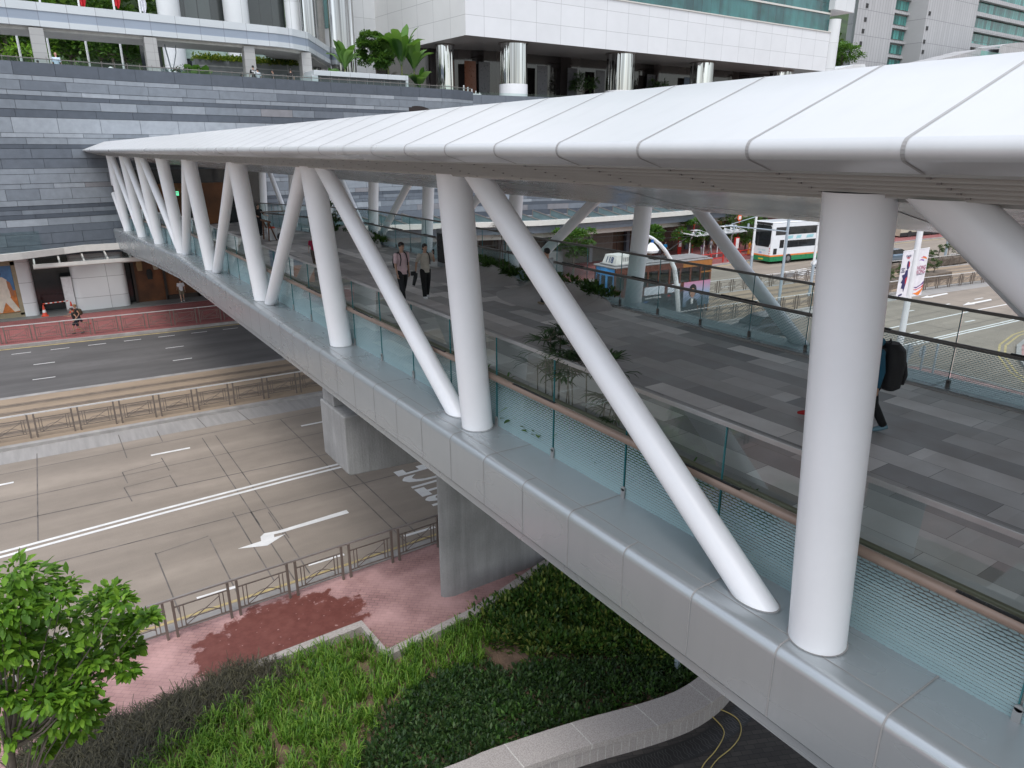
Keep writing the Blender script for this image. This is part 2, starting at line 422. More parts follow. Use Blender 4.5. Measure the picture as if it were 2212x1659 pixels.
# sawn joints and patches in the concrete carriageway
mb = MB()
def jl(p, q, w=.035):
    ribbon('', [p, q], w, None, .005, None, mb=mb)
for a, b in [((4.31,29.1),(4.33,20.6)),((4.83,29.1),(4.85,19.3)),((3.82,21.95),(3.82,17.3)),((4.31,21.6),(4.3,17.0)),((4.79,21.3),(4.75,17.1)),((1.34,20.68),(1.41,17.2)),((2.84,20.6),(2.84,17.2)),
             ((-1.35,31.05),(-1.49,23.4)),((1.2,27.3),(1.25,26.2)),((1.2,27.3),(2.6,27.5)),((2.6,27.9),(2.65,26.5)),((1.1,25.9),(1.2,24.6)),((1.1,25.9),(2.6,26.0)),((2.6,26.1),(2.65,24.9)),((1.5,31.4),(1.5,28.6)),((2.9,31),(2.9,29.6)),((7.6,29.4),(7.7,17)),((8.2,25),(8.2,17)),((1.34,20.6),(2.84,20.8)),
             ((6.3,31.6),(6.5,29.4)),((4.6,31.8),(4.7,30.2)),((-60,27.3),(12,26.9)),((-60,30.2),(30,29.2))]: jl(a, b)
for f in (lerp_curve([(-60,23.5),(-1.5,21.75),(3.4,21.62),(14,21.4)]), lerp_curve([(-60,26.6),(-1,25.2),(5,24.8),(14,24.4)])):
    xs = [-60,-1.5,3,6,14]
    for i in range(4): jl((xs[i],f(xs[i])),(xs[i+1],f(xs[i+1])), .045)
for k in range(8): jl((34+k*5,20.5-k*.2),(34.2+k*5,29.4-k*.3))
for dy in (25.0,21.6): jl((28,dy+.6),(90,dy-2.8))
mb.build('road_joints', M_tar, kind='structure')
MB().add([(56,41.0,.005),(64,40.5,.005),(64,38.9,.005),(56,39.4,.005)], [(3,2,1,0)]).build('road_patch', M_asph, kind='structure')
# ================================================================== THE FOOTBRIDGE
def mat_alu(name, col, rough, metal, joint=True, pitch=1.0):
    m, nt, out = new_mat(name); co = coords(nt)
    n = noise(nt, co, .9, 2, lo=.3, hi=.75, scl=(2,.6,2)); st = noise(nt, co, 4.0, 2, lo=.5, hi=.85, scl=(.5,1.6,.16))
    c = mixc(nt, math_n(nt,'MULTIPLY',n,.14), col, tuple(x*.72 for x in col)); c = mixc(nt, math_n(nt,'MULTIPLY',st,.10), c, tuple(x*.55 for x in col))
    s = sep(nt, co)
    # each cladding sheet keeps a faintly different tone
    cell = math_n(nt, 'FLOOR', math_n(nt, 'MULTIPLY', s[1], 1/pitch)); wn = N(nt, 'ShaderNodeTexWhiteNoise'); wn.noise_dimensions = '1D'; L(nt, cell, wn.inputs['W'])
    c = mixc(nt, math_n(nt,'MULTIPLY',wn.outputs['Value'],.07), c, tuple(x*.8 for x in col))
    rg = math_n(nt, 'MULTIPLY_ADD', n, .1, rough-.04)
    principled(nt, out, c, rg, metal, None, .5); return m
M_alu = mat_alu('satin_aluminium_cladding', (.425,.455,.47), .28, .55)
M_alul = mat_alu('satin_aluminium_soffit', (.40,.395,.385), .38, .55)
M_roofw = mat_alu('white_roof_cladding', (.57,.575,.575), .34, .0)
M_nose = mat_alu('pale_canopy_edge', (.56,.57,.575), .3, .15)
M_seam = pm('grey_sealant', (.27,.265,.26), .75)
M_slat = pm('grey_soffit_slat', (.40,.40,.385), .5, .2, var=.06)
M_belly = mat_alu('polished_soffit_panel', (.76,.77,.78), .24, .55)
M_colw = pm('white_painted_steel', (.80,.81,.83), .38, var=.03, fine=.02, scale=.7)
M_lip = pm('grey_girder_lip', (.3,.3,.3), .5, .3)
M_darkst = pm('dark_bronze_rail', (.17,.155,.145), .4, .1)
M_steel = pm('brushed_steel', (.33,.33,.325), .35, .45)
M_bronze = pm('bronze_handrail', (.26,.19,.15), .38, .2)
M_slot = pm('black_lamp_slot', (.012,.012,.012), .25)
zd = lerp_curve([(-60,6.9),(33,6.9),(58.5,5.85),(80,5.85)])       # deck level falls towards the wall
zs = lambda x, z, y: z + (zd(y)-6.9)
Y0, Y1 = -14.0, 58.2
YS = [Y0]+[i for i in range(-13, 58)]+[Y1]
bridge = thing('footbridge', 'white and silver truss footbridge with a long white canopy crossing the roads', 'footbridge', (9.7, 14.9, 0))
# -- edge girders (near and far side mirror each other)
XM = 9.76
def girder(side):
    mx = (lambda x: x) if side < 0 else (lambda x: 2*XM-x)
    prof = [(5.8,6.93),(5.12,6.945)]
    for k in range(9):
        a = math.pi/2+math.pi/2*k/8; prof.append((5.0+.11*math.cos(a)+.01, 6.835+.11*math.sin(a)))
    prof += [(4.905,6.16),(4.925,6.135),(5.02,6.13),(5.02,6.105),(4.955,6.10),(4.955,5.985),(5.3,5.90),(6.2,5.55),(6.2,6.3),(5.8,6.3)]
    haunch = lerp_curve([(0,0),(29,0),(40,-.12),(47,-.3),(56,-.45),(60,-.5)])
    out = lerp_curve([(0,0),(30,0),(58,0)])
    zf = lambda x, z, y: z+(zd(y)-6.9)+(haunch(y) if z < 6.5 else 0)
    mb = MB(); pr = [(mx(x), z) for x, z in prof]
    if side > 0: pr = pr[::-1]
    mb.sweep(pr, YS, 0, zf=zf)
    # open joints between the cladding sheets, standing 2 mm proud
    jp = [(5.76,6.935),(5.12,6.95)]
    for k in range(9):
        a = math.pi/2+math.pi/2*k/8; jp.append((5.01+.114*math.cos(a), 6.835+.114*math.sin(a)))
    jp += [(4.902,6.16)]
    for y in range(-13, 58):
        w = .017; last = None
        if side < 0 or True:
            pp = [(mx(x), zf(x, z, y)) for x, z in (jp if (y % 2 == 0) else jp[1:])]
            for i in range(len(pp)-1):
                (xa,za),(xb,zb) = pp[i], pp[i+1]
                q = [(xa,y-w/2,za+.0015),(xb,y-w/2,zb+.0015),(xb,y+w/2,zb+.0015),(xa,y+w/2,za+.0015)]
                mb.add(q, [(0,1,2,3) if side < 0 else (3,2,1,0)], 1)
    for i in range(len(YS)-1):                    # long joint behind the rounded edge
        a, b = YS[i], YS[i+1]; x0, x1 = mx(5.13), mx(5.142)
        mb.add([(x0,a,zs(0,6.9475,a)),(x1,a,zs(0,6.9475,a)),(x1,b,zs(0,6.9475,b)),(x0,b,zs(0,6.9475,b))], [(0,1,2,3) if x1 > x0 else (3,2,1,0)], 1)
    mb.build('edge_girder', [M_alu, M_seam], bridge, smooth=True, sharp=28)
girder(-1); girder(1)
# -- deck slab with its paving and belly underneath
def mat_deck():
    m, nt, out = new_mat('dark_stone_deck_paving'); s = sep(nt, coords(nt)); co = coords(nt)
    vec = comb(nt, math_n(nt,'ADD',s[1],40.3), math_n(nt,'ADD',s[0],10))
    def brick(w, h, off, c1, c2, bias, mort):
        b = N(nt, 'ShaderNodeTexBrick'); b.offset = off; b.inputs['Scale'].default_value = 1
        b.inputs['Brick Width'].default_value = w; b.inputs['Row Height'].default_value = h; b.inputs['Bias'].default_value = bias
        b.inputs['Mortar Size'].default_value = mort; b.inputs['Color1'].default_value = c4(c1); b.inputs['Color2'].default_value = c4(c2)
        b.inputs['Mortar'].default_value = c4((.1,.095,.09)); L(nt, vec, b.inputs['Vector']); return b.outputs['Color']
    a = brick(1.5, .5, .37, (.23,.222,.22), (.95,.90,.86), -.15, .004)
    big = N(nt, 'ShaderNodeTexVoronoi'); big.feature = 'F1'; big.inputs['Scale'].default_value = 1
    cell = comb(nt, math_n(nt,'FLOOR',math_n(nt,'DIVIDE',s[1],1.5)), math_n(nt,'FLOOR',math_n(nt,'DIVIDE',s[0],.5)))
    bn = noise(nt, cell, .22, 1, lo=.42, hi=.58)
    c = mixc(nt, math_n(nt,'MULTIPLY',bn,.62), a, (.285,.262,.25))
    wn = noise(nt, co, 2.2, 5, lo=.35, hi=.7); c = mixc(nt, math_n(nt,'MULTIPLY',wn,.2), c, (.34,.31,.28))
    principled(nt, out, c, math_n(nt,'MULTIPLY_ADD',wn,.2,.42), 0, bumpn(nt, noise(nt, co, 90, 2), .15, .004), .4); return m
M_deck = mat_deck()
mb = MB(); mb.sweep([(5.95,6.90),(5.95,6.5),(13.57,6.5),(13.57,6.90)], YS, zf=zs)
mb.build('deck', M_deck, bridge)
mb = MB()
for x0, x1 in ((5.8,5.95),(13.57,13.72)): mb.sweep([(x0,6.915),(x0,6.4),(x1,6.4),(x1,6.915)], YS, zf=zs)
mb.build('stone_edging', pm('light_stone_edging', (.36,.33,.31), .6, var=.15), bridge)
mb = MB(); mb.sweep([(6.2,5.55),(7.6,5.15),(12,5.15),(13.3,5.55),(13.3,6.3),(6.2,6.3)], YS, zf=lambda x,z,y: z+(zd(y)-6.9)-(0 if z > 6 else lerp_curve([(29,0),(58,.35)])(y)))
mb.build('deck_soffit', M_alul, bridge, smooth=True)
# -- canopy: white roof cladding, rounded nose, stepped slats and curved polished soffit
CYS = [Y0]+[y+.07 for y in range(-13, 58)]+[59.0]
def canopy(side):
    mx = (lambda x: x) if side < 0 else (lambda x: 2*XM-x)
    top = [(XM,11.98),(8.0,11.92),(6.6,11.85),(5.6,11.80),(5.3,11.782),(4.85,11.613),(4.4,11.444),(3.934,11.269)]
    nose = [(3.934,11.269)]
    for k in range(1, 9):
        a = R(111)+R(139)*k/8; nose.append((3.958+.068*math.cos(a), 11.206+.068*math.sin(a)))
    nose += [(4.16,11.075)]
    flip = (lambda p: p) if side < 0 else (lambda p: p[::-1])
    def sw(name, prof, m, closed=False):
        mb = MB(); pr = flip([(mx(x), z) for x, z in prof]); n = len(pr); v = []
        for y in CYS: v += [(x,y,z) for x, z in pr]
        f = [(i*n+k, (i+1)*n+k, (i+1)*n+k+1, i*n+k+1) for i in range(len(CYS)-1) for k in range(n-1)]
        mb.add(v, f)
        if name in ('roof_cladding','canopy_edge'):
            for yy in CYS[1:-1]:
                for (xa0,za),(xb0,zb) in zip(prof, prof[1:]):
                    xa, xb = mx(xa0), mx(xb0); nx, nz = (xb0-xa0), (zb-za); l = math.hypot(nx, nz) or 1
                    ox, oz = nz/l*.003*(1 if side < 0 else -1), -nx/l*.003
                    if name == 'roof_cladding': ox, oz = 0, .003
                    w = .024; q = [(xa+ox,yy-w/2,za+oz),(xb+ox,yy-w/2,zb+oz),(xb+ox,yy+w/2,zb+oz),(xa+ox,yy+w/2,za+oz)]
                    mb.add(q, [(3,2,1,0) if side < 0 else (0,1,2,3)], 1)
        elif name == 'soffit_slats':
            for yy in CYS[1:-1]:
                for k in range(6):
                    x = 4.28+k*.13; z = 11.055-k*.033; a = mx(x-.007); b = mx(x+.007); mb.box(min(a,b), max(a,b), yy+.02, yy+.045, z-.012, z+.005, 1)
        else:
            pb = [(mx(x), z-.003) for x, z in prof]
            for yy in range(-12, 58, 3):
                for (xa,za),(xb,zb) in zip(pb, pb[1:]): mb.add([(xa,yy,za),(xb,yy,zb),(xb,yy+.02,zb),(xa,yy+.02,za)], [(3,2,1,0) if side < 0 else (0,1,2,3)], 1)
        return mb.build(name, [m, (pm('roof_sealant', (.33,.325,.32), .7) if 'soffit' not in name else M_seam) if name != 'curved_soffit' else pm('dark_soffit_joint', (.06,.06,.06), .6)], bridge, smooth=True, sharp=32)
    sw('roof_cladding', top, M_roofw); sw('canopy_edge', nose, M_nose)
    sl = [(4.16,11.075)]
    for k in range(6):
        x = 4.18+k*.13; z = 11.06-k*.033; sl += [(x,z),(x+.10,z-.005),(x+.10,z+.035),(x+.13,z+.035)]
    sl += [(4.97,10.90),(5.0,10.86)]
    sw('soffit_slats', sl, M_slat)
    be = [(5.0,10.86),(5.35,10.81),(5.75,10.74),(6.3,10.62),(7.0,10.49),(7.8,10.39),(8.8,10.31),(XM,10.28)]
    sw('curved_soffit', be, M_belly)
canopy(-1); canopy(1)
MB().sweep([(4.1,11.2),(5.1,10.95),(9.7,10.3),(14.4,10.95),(15.4,11.2),(14.5,11.6),(9.7,11.9),(5,11.6)], [58.98, 59.02]).build('end_plate', M_nose, bridge)
# -- truss members
CYL = [-3.35,2.87,9.08,15.15,21.4,28.15,34.0,40.5,47.0,54.0]
DIA = [(1,0),(2,1),(3,2),(3,4),(4,5),(5,6),(7,6),(8,7),(9,8)]        # (top of, foot of)
def member(p, q, r, n=36):
    mb = MB(); p, q = Vector(p), Vector(q); d = (q-p); 
    a = d.normalized(); u = a.orthogonal().normalized() if abs(a.z) > .999 else a.cross(Vector((0,0,1))).normalized(); w = a.cross(u)
    v = []
    for base, zz in ((p, p.z), (q, q.z)):          # both ends cut level
        for k in range(n):
            t = 2*math.pi*k/n; c = u*r*math.cos(t)+w*r*math.sin(t); pt = base+c
            v.append(pt+a*((zz-pt.z)/a.z))
    mb.add(v, [(k,(k+1)%n,(k+1)%n+n,k+n) for k in range(n)]+[tuple(range(n))[::-1], tuple(range(n,2*n))]); return mb
def collar(mb, p, q, r, z):
    a = (Vector(q)-Vector(p)).normalized(); u = a.cross(Vector((0,0,1))).normalized() if abs(a.z) < .9999 else Vector((1,0,0)); w = a.cross(u); n = 36; v = []
    for rr in (r+.001, r+.014):
        for k in range(n):
            t = 2*math.pi*k/n; pt = Vector(p)+u*rr*math.cos(t)+w*rr*math.sin(t); pt = pt+a*((z-pt.z)/a.z); v.append(pt)
    mb.add(v, [(k,(k+1)%n,(k+1)%n+n,k+n) for k in range(n)])
CYN = CYL; CYFAR = [-3.9,2.35,8.62,14.92,21.35,28.1,34.0,40.5,47.0,54.0]
for side in (-1, 1):
    mx = (lambda x: x) if side < 0 else (lambda x: 19.81-x)
    CYL = CYN if side < 0 else CYFAR
    BX = [5.33,5.33,5.46,5.48,5.42]+[5.40]*5 if side < 0 else [5.40]*10
    TX = [4.92,4.92,5.13,5.14,5.12]+[5.10]*5 if side < 0 else [5.10]*10
    for ci, y in enumerate(CYL):
        zb = 6.94+(zd(y)-6.9); p = (mx(BX[ci]), y, zb-.02); q = (mx(TX[ci]), y, 10.92)
        c_ = member(p, q, .25).build('column', M_colw, bridge, smooth=True); cm = MB(); collar(cm, p, q, .25, zb+.012); cm.build('base_collar', M_seam, c_)
    for a, b in DIA:
        yt, yb = CYL[a], CYL[b]; sg = 1 if yb > yt else -1; zb = 6.94+(zd(yb)-6.9)
        p = (mx(BX[b]+.02), yb-sg*.68, zb-.02); q = (mx(TX[a]+.03), yt+sg*.58, 10.90)
        c_ = member(p, q, .165).build('diagonal_brace', M_colw, bridge, smooth=True); cm = MB(); collar(cm, p, q, .165, zb+.012); cm.build('base_collar', M_seam, c_)
p = (5.3, 56.5, 8.6); MB().tube([(5.15,55.2,10.9),(5.25,56.2,9.4),(5.28,56.6,9.0)], .17, 20).build('diagonal_brace', M_colw, bridge, smooth=True)
MB().tube([(5.3,58.0,8.3),(5.4,54.9,6.1)], .165, 20).build('diagonal_brace', M_colw, bridge, smooth=True)

# -- glass balustrades
def mat_glass(name, frit=False, tint=(.80,.885,.875), zb=6.93, refl=1.0):
    m, nt, out = new_mat(name)
    tr = N(nt, 'ShaderNodeBsdfTransparent'); tr.inputs[0].default_value = c4(tint)
    gl = N(nt, 'ShaderNodeBsdfGlossy'); gl.inputs['Roughness'].default_value = .0; gl.inputs[0].default_value = (.9,1,.99,1)
    ge = N(nt, 'ShaderNodeNewGeometry'); dt = N(nt, 'ShaderNodeVectorMath', operation='DOT_PRODUCT'); L(nt, ge.outputs['Normal'], dt.inputs[0]); L(nt, ge.outputs['Incoming'], dt.inputs[1])
    om = math_n(nt,'SUBTRACT',1.0,math_n(nt,'ABSOLUTE',dt.outputs['Value']),clamp=True); fz = math_n(nt,'MULTIPLY_ADD',math_n(nt,'POWER',om,5),.92,.08)
    mx = N(nt, 'ShaderNodeMixShader'); L(nt, math_n(nt,'MULTIPLY',fz,refl,clamp=True), mx.inputs[0]); L(nt, tr.outputs[0], mx.inputs[1]); L(nt, gl.outputs[0], mx.inputs[2])
    res = mx.outputs[0]
    if frit:
        s = sep(nt, coords(nt)); z = s[2]
        vz = math_n(nt,'DIVIDE',z,.034); row = math_n(nt,'FLOOR',vz); par = math_n(nt,'MULTIPLY',math_n(nt,'MODULO',row,2),.5)
        uu = math_n(nt,'SUBTRACT',math_n(nt,'FRACT',math_n(nt,'ADD',math_n(nt,'DIVIDE',s[1],.075),par)),.5)
        vv = math_n(nt,'SUBTRACT',math_n(nt,'FRACT',vz),.5)
        d = math_n(nt,'SQRT',math_n(nt,'ADD',math_n(nt,'MULTIPLY',math_n(nt,'MULTIPLY',uu,uu),.55),math_n(nt,'MULTIPLY',vv,vv)))
        rr = N(nt,'ShaderNodeMapRange'); rr.inputs[1].default_value = 0; rr.inputs[2].default_value = .84; rr.inputs[3].default_value = .55; rr.inputs[4].default_value = .36
        L(nt, z, rr.inputs[0])
        k = N(nt,'ShaderNodeMapRange'); k.inputs[1].default_value = 0; k.inputs[2].default_value = .06; k.inputs[3].default_value = 0; k.inputs[4].default_value = 1
        L(nt, math_n(nt,'SUBTRACT',rr.outputs[0],d), k.inputs[0])
        top = math_n(nt,'LESS_THAN',z,.80); msk = math_n(nt,'MULTIPLY',math_n(nt,'MULTIPLY',k.outputs[0],top),.78)
        df = N(nt,'ShaderNodeBsdfDiffuse'); df.inputs[0].default_value = (.30,.42,.44,1)
        m2 = N(nt,'ShaderNodeMixShader'); L(nt, msk, m2.inputs[0]); L(nt, res, m2.inputs[1]); L(nt, df.outputs[0], m2.inputs[2]); res = m2.outputs[0]
    L(nt, res, out.inputs[0]); return m
M_glass = mat_glass('clear_green_glass')
M_frit = mat_glass('fritted_balustrade_glass', True)
M_gedge = pm('green_glass_edge', (.03,.14,.15), .2)
def balustrade(X, inside, name, label, y_list, label_cat='glass balustrade'):
    b = thing(name, label, label_cat, (X, 10, 6.93))
    sg = inside
    for i in range(len(y_list)-1):
        a, c = y_list[i]+.012, y_list[i+1]-.012; za, zc = zd(a)+.03, zd(c)+.03
        mb = MB(); mb.add([(X,a,0),(X,c,zc-za),(X,c,1.5+zc-za),(X,a,1.5)], [(0,1,2,3)])
        o = mb.build('glass_panel', M_frit, b, local=True); o.location = (0,-10,za-6.93)
        for v in o.data.vertices: v.co.x -= X
        edges = MB()
        for yy, z_ in ((a, za),): edges.box(X-.012, X+.012, yy-.006, yy+.006, z_, z_+1.5)
        edges.build('glass_edge', M_gedge, o)
    ys = [y_list[0]]+[y for y in y_list if 33 < y < 58]+[y_list[-1]]; ys = sorted(set(ys)) 
    mb = MB(); mb.sweep([(X-.022,8.42),(X+.022,8.42),(X+.022,8.48),(X-.022,8.48)][::-1], ys, zf=zs); mb.build('top_rail', M_steel if sg > 0 and X < 9 else M_darkst, b, bevel=.006)
    xh = X+sg*.11
    if X < 9:
        MB().tube([(xh, y, zs(0,7.76,y)) for y in ys], .032, 12).build('inner_handrail', pm('olive_bronze', (.17,.15,.10), .4, .3), b, smooth=True); xh = X-.11; sg = -1
    mb = MB(); mb.tube([(xh, y, zs(0,7.80,y)) for y in ys], .052 if X < 9 else .04, 20); hr = mb.build('handrail', M_bronze if X < 9 else M_darkst, b, smooth=True)
    yy = y_list[0]+.4
    while yy < y_list[-1]-2:
        z = zs(0,7.80,yy)
        slots = MB().tube([(xh, yy, z+.024),(xh, yy+1.05, zs(0,7.80,yy+1.05)+.024)], .033, 10); slots.build('lamp_slot', M_slot, hr, smooth=True); yy += 3.17
    for yy in y_list[1:-1]:
        z = zd(yy)+.03; c = MB()
        for sx in (-1, 1):
            c.box(X+sx*.014-(.016 if sx < 0 else 0), X+sx*.014+(.016 if sx > 0 else 0), yy-.032, yy+.032, z-.02, z+.13)
            x1 = X+sx*.022; c.tube([(x1-.008, yy, z+.13),(x1+.008, yy, z+.13)], .032, 16)
        c.build('glass_clamp', M_steel if X < 9 else M_darkst, b)
        k = MB(); k.beam((X+sg*.014,yy,zs(0,7.72,yy)), (xh,yy,zs(0,7.75,yy)), .03, .02); k.build('bracket', M_steel, hr)
    return b
jn = [1.41+1.507*k for k in range(-9, 38)]
balustrade(5.76, 1, 'near_balustrade', 'fritted glass balustrade with bronze handrail beside the silver edge girder nearest the viewer', [y for y in jn if y < 58])
jf = [1.22+1.52*k for k in range(-9, 38)]
balustrade(13.88, -1, 'far_balustrade', 'fritted glass balustrade with dark rails along the road side of the deck, behind the walkers', [y for y in jf if y < 57.5])

# -- concrete piers
def mat_conc():
    m, nt, out = new_mat('board_marked_concrete'); co = coords(nt)
    a = noise(nt, co, 1.0, 6, lo=.3, hi=.7); st = noise(nt, co, 2.2, 4, lo=.35, hi=.7, scl=(2.2,2.2,.16)); f = noise(nt, co, 24, 3)
    c = mixc(nt, a, (.225,.225,.22), (.33,.33,.325)); c = mixc(nt, math_n(nt,'MULTIPLY',st,.42), c, (.13,.13,.128)); c = mixc(nt, math_n(nt,'MULTIPLY',f,.14), c, (.4,.4,.4))
    principled(nt, out, c, .85, 0, bumpn(nt, math_n(nt,'ADD',st,math_n(nt,'MULTIPLY',f,.4)), .5, .02), .3); return m
M_conc = mat_conc()
def round_poly(x0, x1, y0, y1, r, n=6):
    p = []
    for cx, cy, a0 in ((x1-r,y1-r,0),(x0+r,y1-r,90),(x0+r,y0+r,180),(x1-r,y0+r,270)):
        for k in range(n+1):
            a = R(a0+90*k/n); p.append((cx+r*math.cos(a), cy+r*math.sin(a)))
    return p
def pier(y, label):
    t = thing('bridge_pier', label, 'bridge pier', (9.7, y, 0))
    MB().prism([(7.21,y-.95),(7.27,y-1.05),(7.5,y-1.14),(12.2,y-1.2),(12.6,y-.9),(12.6,y+.45),(8.05,y+.5)], -.2, 4.3).build('pier_wall', M_conc, t, smooth=True, sharp=50)
    mb = MB(); prof = [(5.06,4.12),(5.12,4.06),(6.6,3.98),(7.3,3.95),(12.2,3.95),(12.9,3.98),(14.4,4.06),(14.46,4.12),(14.46,5.52),(12.6,5.52),(12.6,5.2),(6.9,5.2),(6.9,5.52),(5.06,5.52)]
    mb.sweep(prof[::-1], [y-.72, y+.84]); mb.build('crosshead', M_conc, t, bevel=.03)
    for x_ in (5.12,13.3): MB().box(x_,x_+1.1,y+.05,y+.78,5.52,5.80).build('bearing_plinth', M_conc, t, bevel=.02)
pier(14.95, 'grey concrete pier with a wide crosshead standing on the pink paved footpath')
# ================================================================== PODIUM WALL AND BUILDINGS
WC = [(-70,52.0),(-20,54.5),(0.3,57.4),(8.2,59.0),(22,60.4),(31,61.0),(34.6,61.2),(37.6,62.4)]
WC2 = [(37.6,62.4),(41,61.8),(51.7,60.2),(62,60.3),(75,62.5),(90,66),(120,72)]
M_w = [pm('slate_cladding_%s' % n, c, .55, var=.1, scale=2.5, fine=.12) for n, c in
       (('pale',(.32,.35,.385)),('light',(.25,.278,.31)),('mid',(.185,.21,.24)),('grey',(.132,.152,.18)),('dark',(.082,.097,.12)),('warm',(.225,.225,.24)))]
M_wj = pm('wall_joint', (.06,.065,.075), .8)
ROWS = [(.78,4),(.3,1),(.6,2),(.3,1),(.28,4),(.56,2),(.5,4),(.95,0),(.28,1),(.42,2),(.27,4),(.62,2),(.62,3),(.35,1),(.6,1),(.33,0),(.72,1),(.36,1),(.26,4),(.3,2),(.28,4),(.48,1),(.5,3),(.72,3),(.34,4),(.42,1),(.32,2),(.28,1),(.66,1),(.42,1),(.44,4),(.6,2),(.34,4),(.6,1),(.36,2),(.42,1),(.3,2),(.5,3)]
def clad(name, curve, ztop, zbot, parent, seed, length=2.35, gapless=False):
    rr = random.Random(seed); mb = MB(); back = MB()
    P = [Vector((x,y)) for x, y in curve]; cum = [0]
    for a, b in zip(P, P[1:]): cum.append(cum[-1]+(b-a).length)
    def pt(s):
        s = max(0, min(cum[-1], s)); i = 0
        while i < len(cum)-2 and s > cum[i+1]: i += 1
        t = (s-cum[i])/(cum[i+1]-cum[i]); return P[i].lerp(P[i+1], t), (P[i+1]-P[i]).normalized()
    z = ztop; i = 0
    while z > zbot+.05:
        h, k = ROWS[i % len(ROWS)]; i += 1; z0 = max(zbot, z-h); s = -rr.random()*length
        run = k; left = 0
        while s < cum[-1]:
            ln = length*rr.choice((.8,1,1,1.1)) if True else 1; e = min(cum[-1], s+ln); a = max(0, s)
            if k == 4:
                if left <= 0: run = rr.choice((4,4,4,3,3)); left = rr.randint(4, 9)
                left -= 1; mi = run
            else:
                mi = rr.choice((k,k,k,k,max(0,k-1),min(3,k+1),5 if rr.random()<.35 else k))
            cuts = [a]+[c for c in cum[1:-1] if a+.05 < c < e-.05]+[e]
            g = .012
            for c0, c1 in zip(cuts, cuts[1:]):
                (p0, t0), (p1, _) = pt(c0+.0001), pt(c1-.0001); (p0n, tt) = pt((c0+c1)/2)
                q0 = p0+tt*(g if c0 == a else 0); q1 = p1-tt*(g if c1 == e else 0); n = Vector((tt.y,-tt.x))*(.03+(.02 if (i % 3 == 0) else 0))
                mb.add([(q0.x+n.x,q0.y+n.y,z0+g),(q1.x+n.x,q1.y+n.y,z0+g),(q1.x+n.x,q1.y+n.y,z-g),(q0.x+n.x,q0.y+n.y,z-g),(q0.x,q0.y,z0+g),(q1.x,q1.y,z0+g),(q1.x,q1.y,z-g),(q0.x,q0.y,z-g)],
                       [(0,1,2,3),(3,2,6,7),(1,0,4,5),(0,3,7,4),(2,1,5,6)], mi)
            s += ln
        z = z0
    for (x0,y0), (x1,y1) in zip(curve, curve[1:]): back.add([(x0,y0,zbot),(x1,y1,zbot),(x1,y1,ztop),(x0,y0,ztop)], [(0,1,2,3)])
    mb.build(name, M_w, parent); back.build('wall_core', M_wj, parent)
    return pt, cum[-1]
pod = thing('podium_building', 'podium building clad in bands of light and dark grey stone with shops at street level', 'building', (10, 62, 0))
ZT = 16.55
clad('stone_cladding', WC, ZT, 4.55, pod, 3); clad('stone_cladding', WC2, 16.3, 8.1, pod, 5)
clad('stone_cladding', WC2, 8.1, 4.4, pod, 8)
# teal glazing slot, right of the bridge, and roof deck of the podium
M_teal = panel_mat('teal_curtain_glass', (.035,.16,.155), 1.5, 50, 'xz', (.02,.03,.03), .05, .12, .25, 0, spec=.9)
def facade_strip(curve, z0, z1, m, name, parent, off_=0.):
    mb = MB()
    for (x0,y0), (x1,y1) in zip(curve, curve[1:]):
        t = Vector((x1-x0,y1-y0)).normalized(); n = Vector((t.y,-t.x))*off_
        mb.add([(x0+n.x,y0+n.y,z0),(x1+n.x,y1+n.y,z0),(x1+n.x,y1+n.y,z1),(x0+n.x,y0+n.y,z1)], [(0,1,2,3)])
    return mb.build(name, m, parent)
facade_strip(WC2, 8.0, 9.1, M_teal, 'window', pod, .09)
M_plaza = panel_mat('plaza_stone', (.3,.3,.3), .8, .8, 'xy', (.15,.15,.15), .01, .6, .06)
rp = WC+WC2[1:]+[(130,200),(-80,200)]
MB().prism(rp, 15.2, 15.42).build('plaza_floor', M_plaza, pod)
# coping parapet cut at the top, glass balustrade along it
mb = MB(); rl = MB(); 
for c, zt in ((WC, ZT), (WC2, 16.3)):
    for (x0,y0),(x1,y1) in zip(c, c[1:]):
        mb.beam((x0,y0+.18,zt-.09), (x1,y1+.18,zt-.09), .34, .2)
mb.build('coping', M_w[3], pod)
mb = MB()
for (x0,y0),(x1,y1) in zip(WC[1:], WC[2:]): mb.add([(x0,y0+.3,ZT),(x1,y1+.3,ZT),(x1,y1+.3,ZT+.42),(x0,y0+.3,ZT+.26)], [(0,1,2,3)]); rl.tube([(x0,y0+.3,ZT+.28),(x1,y1+.3,ZT+.28)], .03, 8)
for (x0,y0),(x1,y1) in zip(WC2, WC2[1:]): mb.add([(x0,y0+.25,16.3),(x1,y1+.25,16.3),(x1,y1+.25,16.56),(x0,y0+.25,16.56)], [(0,1,2,3)])
mb.build('parapet_glass', mat_glass('parapet_green_glass', tint=(.75,.85,.83), refl=.35), pod)
for k in range(60):
    x = -10+k*.8; y = lerp_curve(WC)(x)+.3
    if x < 37: rl.beam((x,y,ZT),(x,y,ZT+.42), .03, .03)
rl.build('parapet_rail', M_darkst, pod)
# round-topped dark opening high in the wall and the framed access panel
x0 = at_y(905, 240, 60.7)
mb = MB(); pts = [(x0.x+1.75*math.cos(t), x0.z-.5+.95*math.sin(t)) for t in [math.pi*k/16 for k in range(17)]]+[(x0.x-1.75,x0.z-2),(x0.x+1.75,x0.z-2)]
yw = lerp_curve(WC)(x0.x)-.09
n = len(pts); mb.add([(x,yw,z) for x, z in pts]+[(x,yw+.06,z) for x, z in pts], [tuple(range(n))[::-1]]+[(i,(i+1)%n,(i+1)%n+n,i+n) for i in range(n)])
mb.build('vent_opening', pm('dark_opening', (.02,.013,.012), .7), pod)
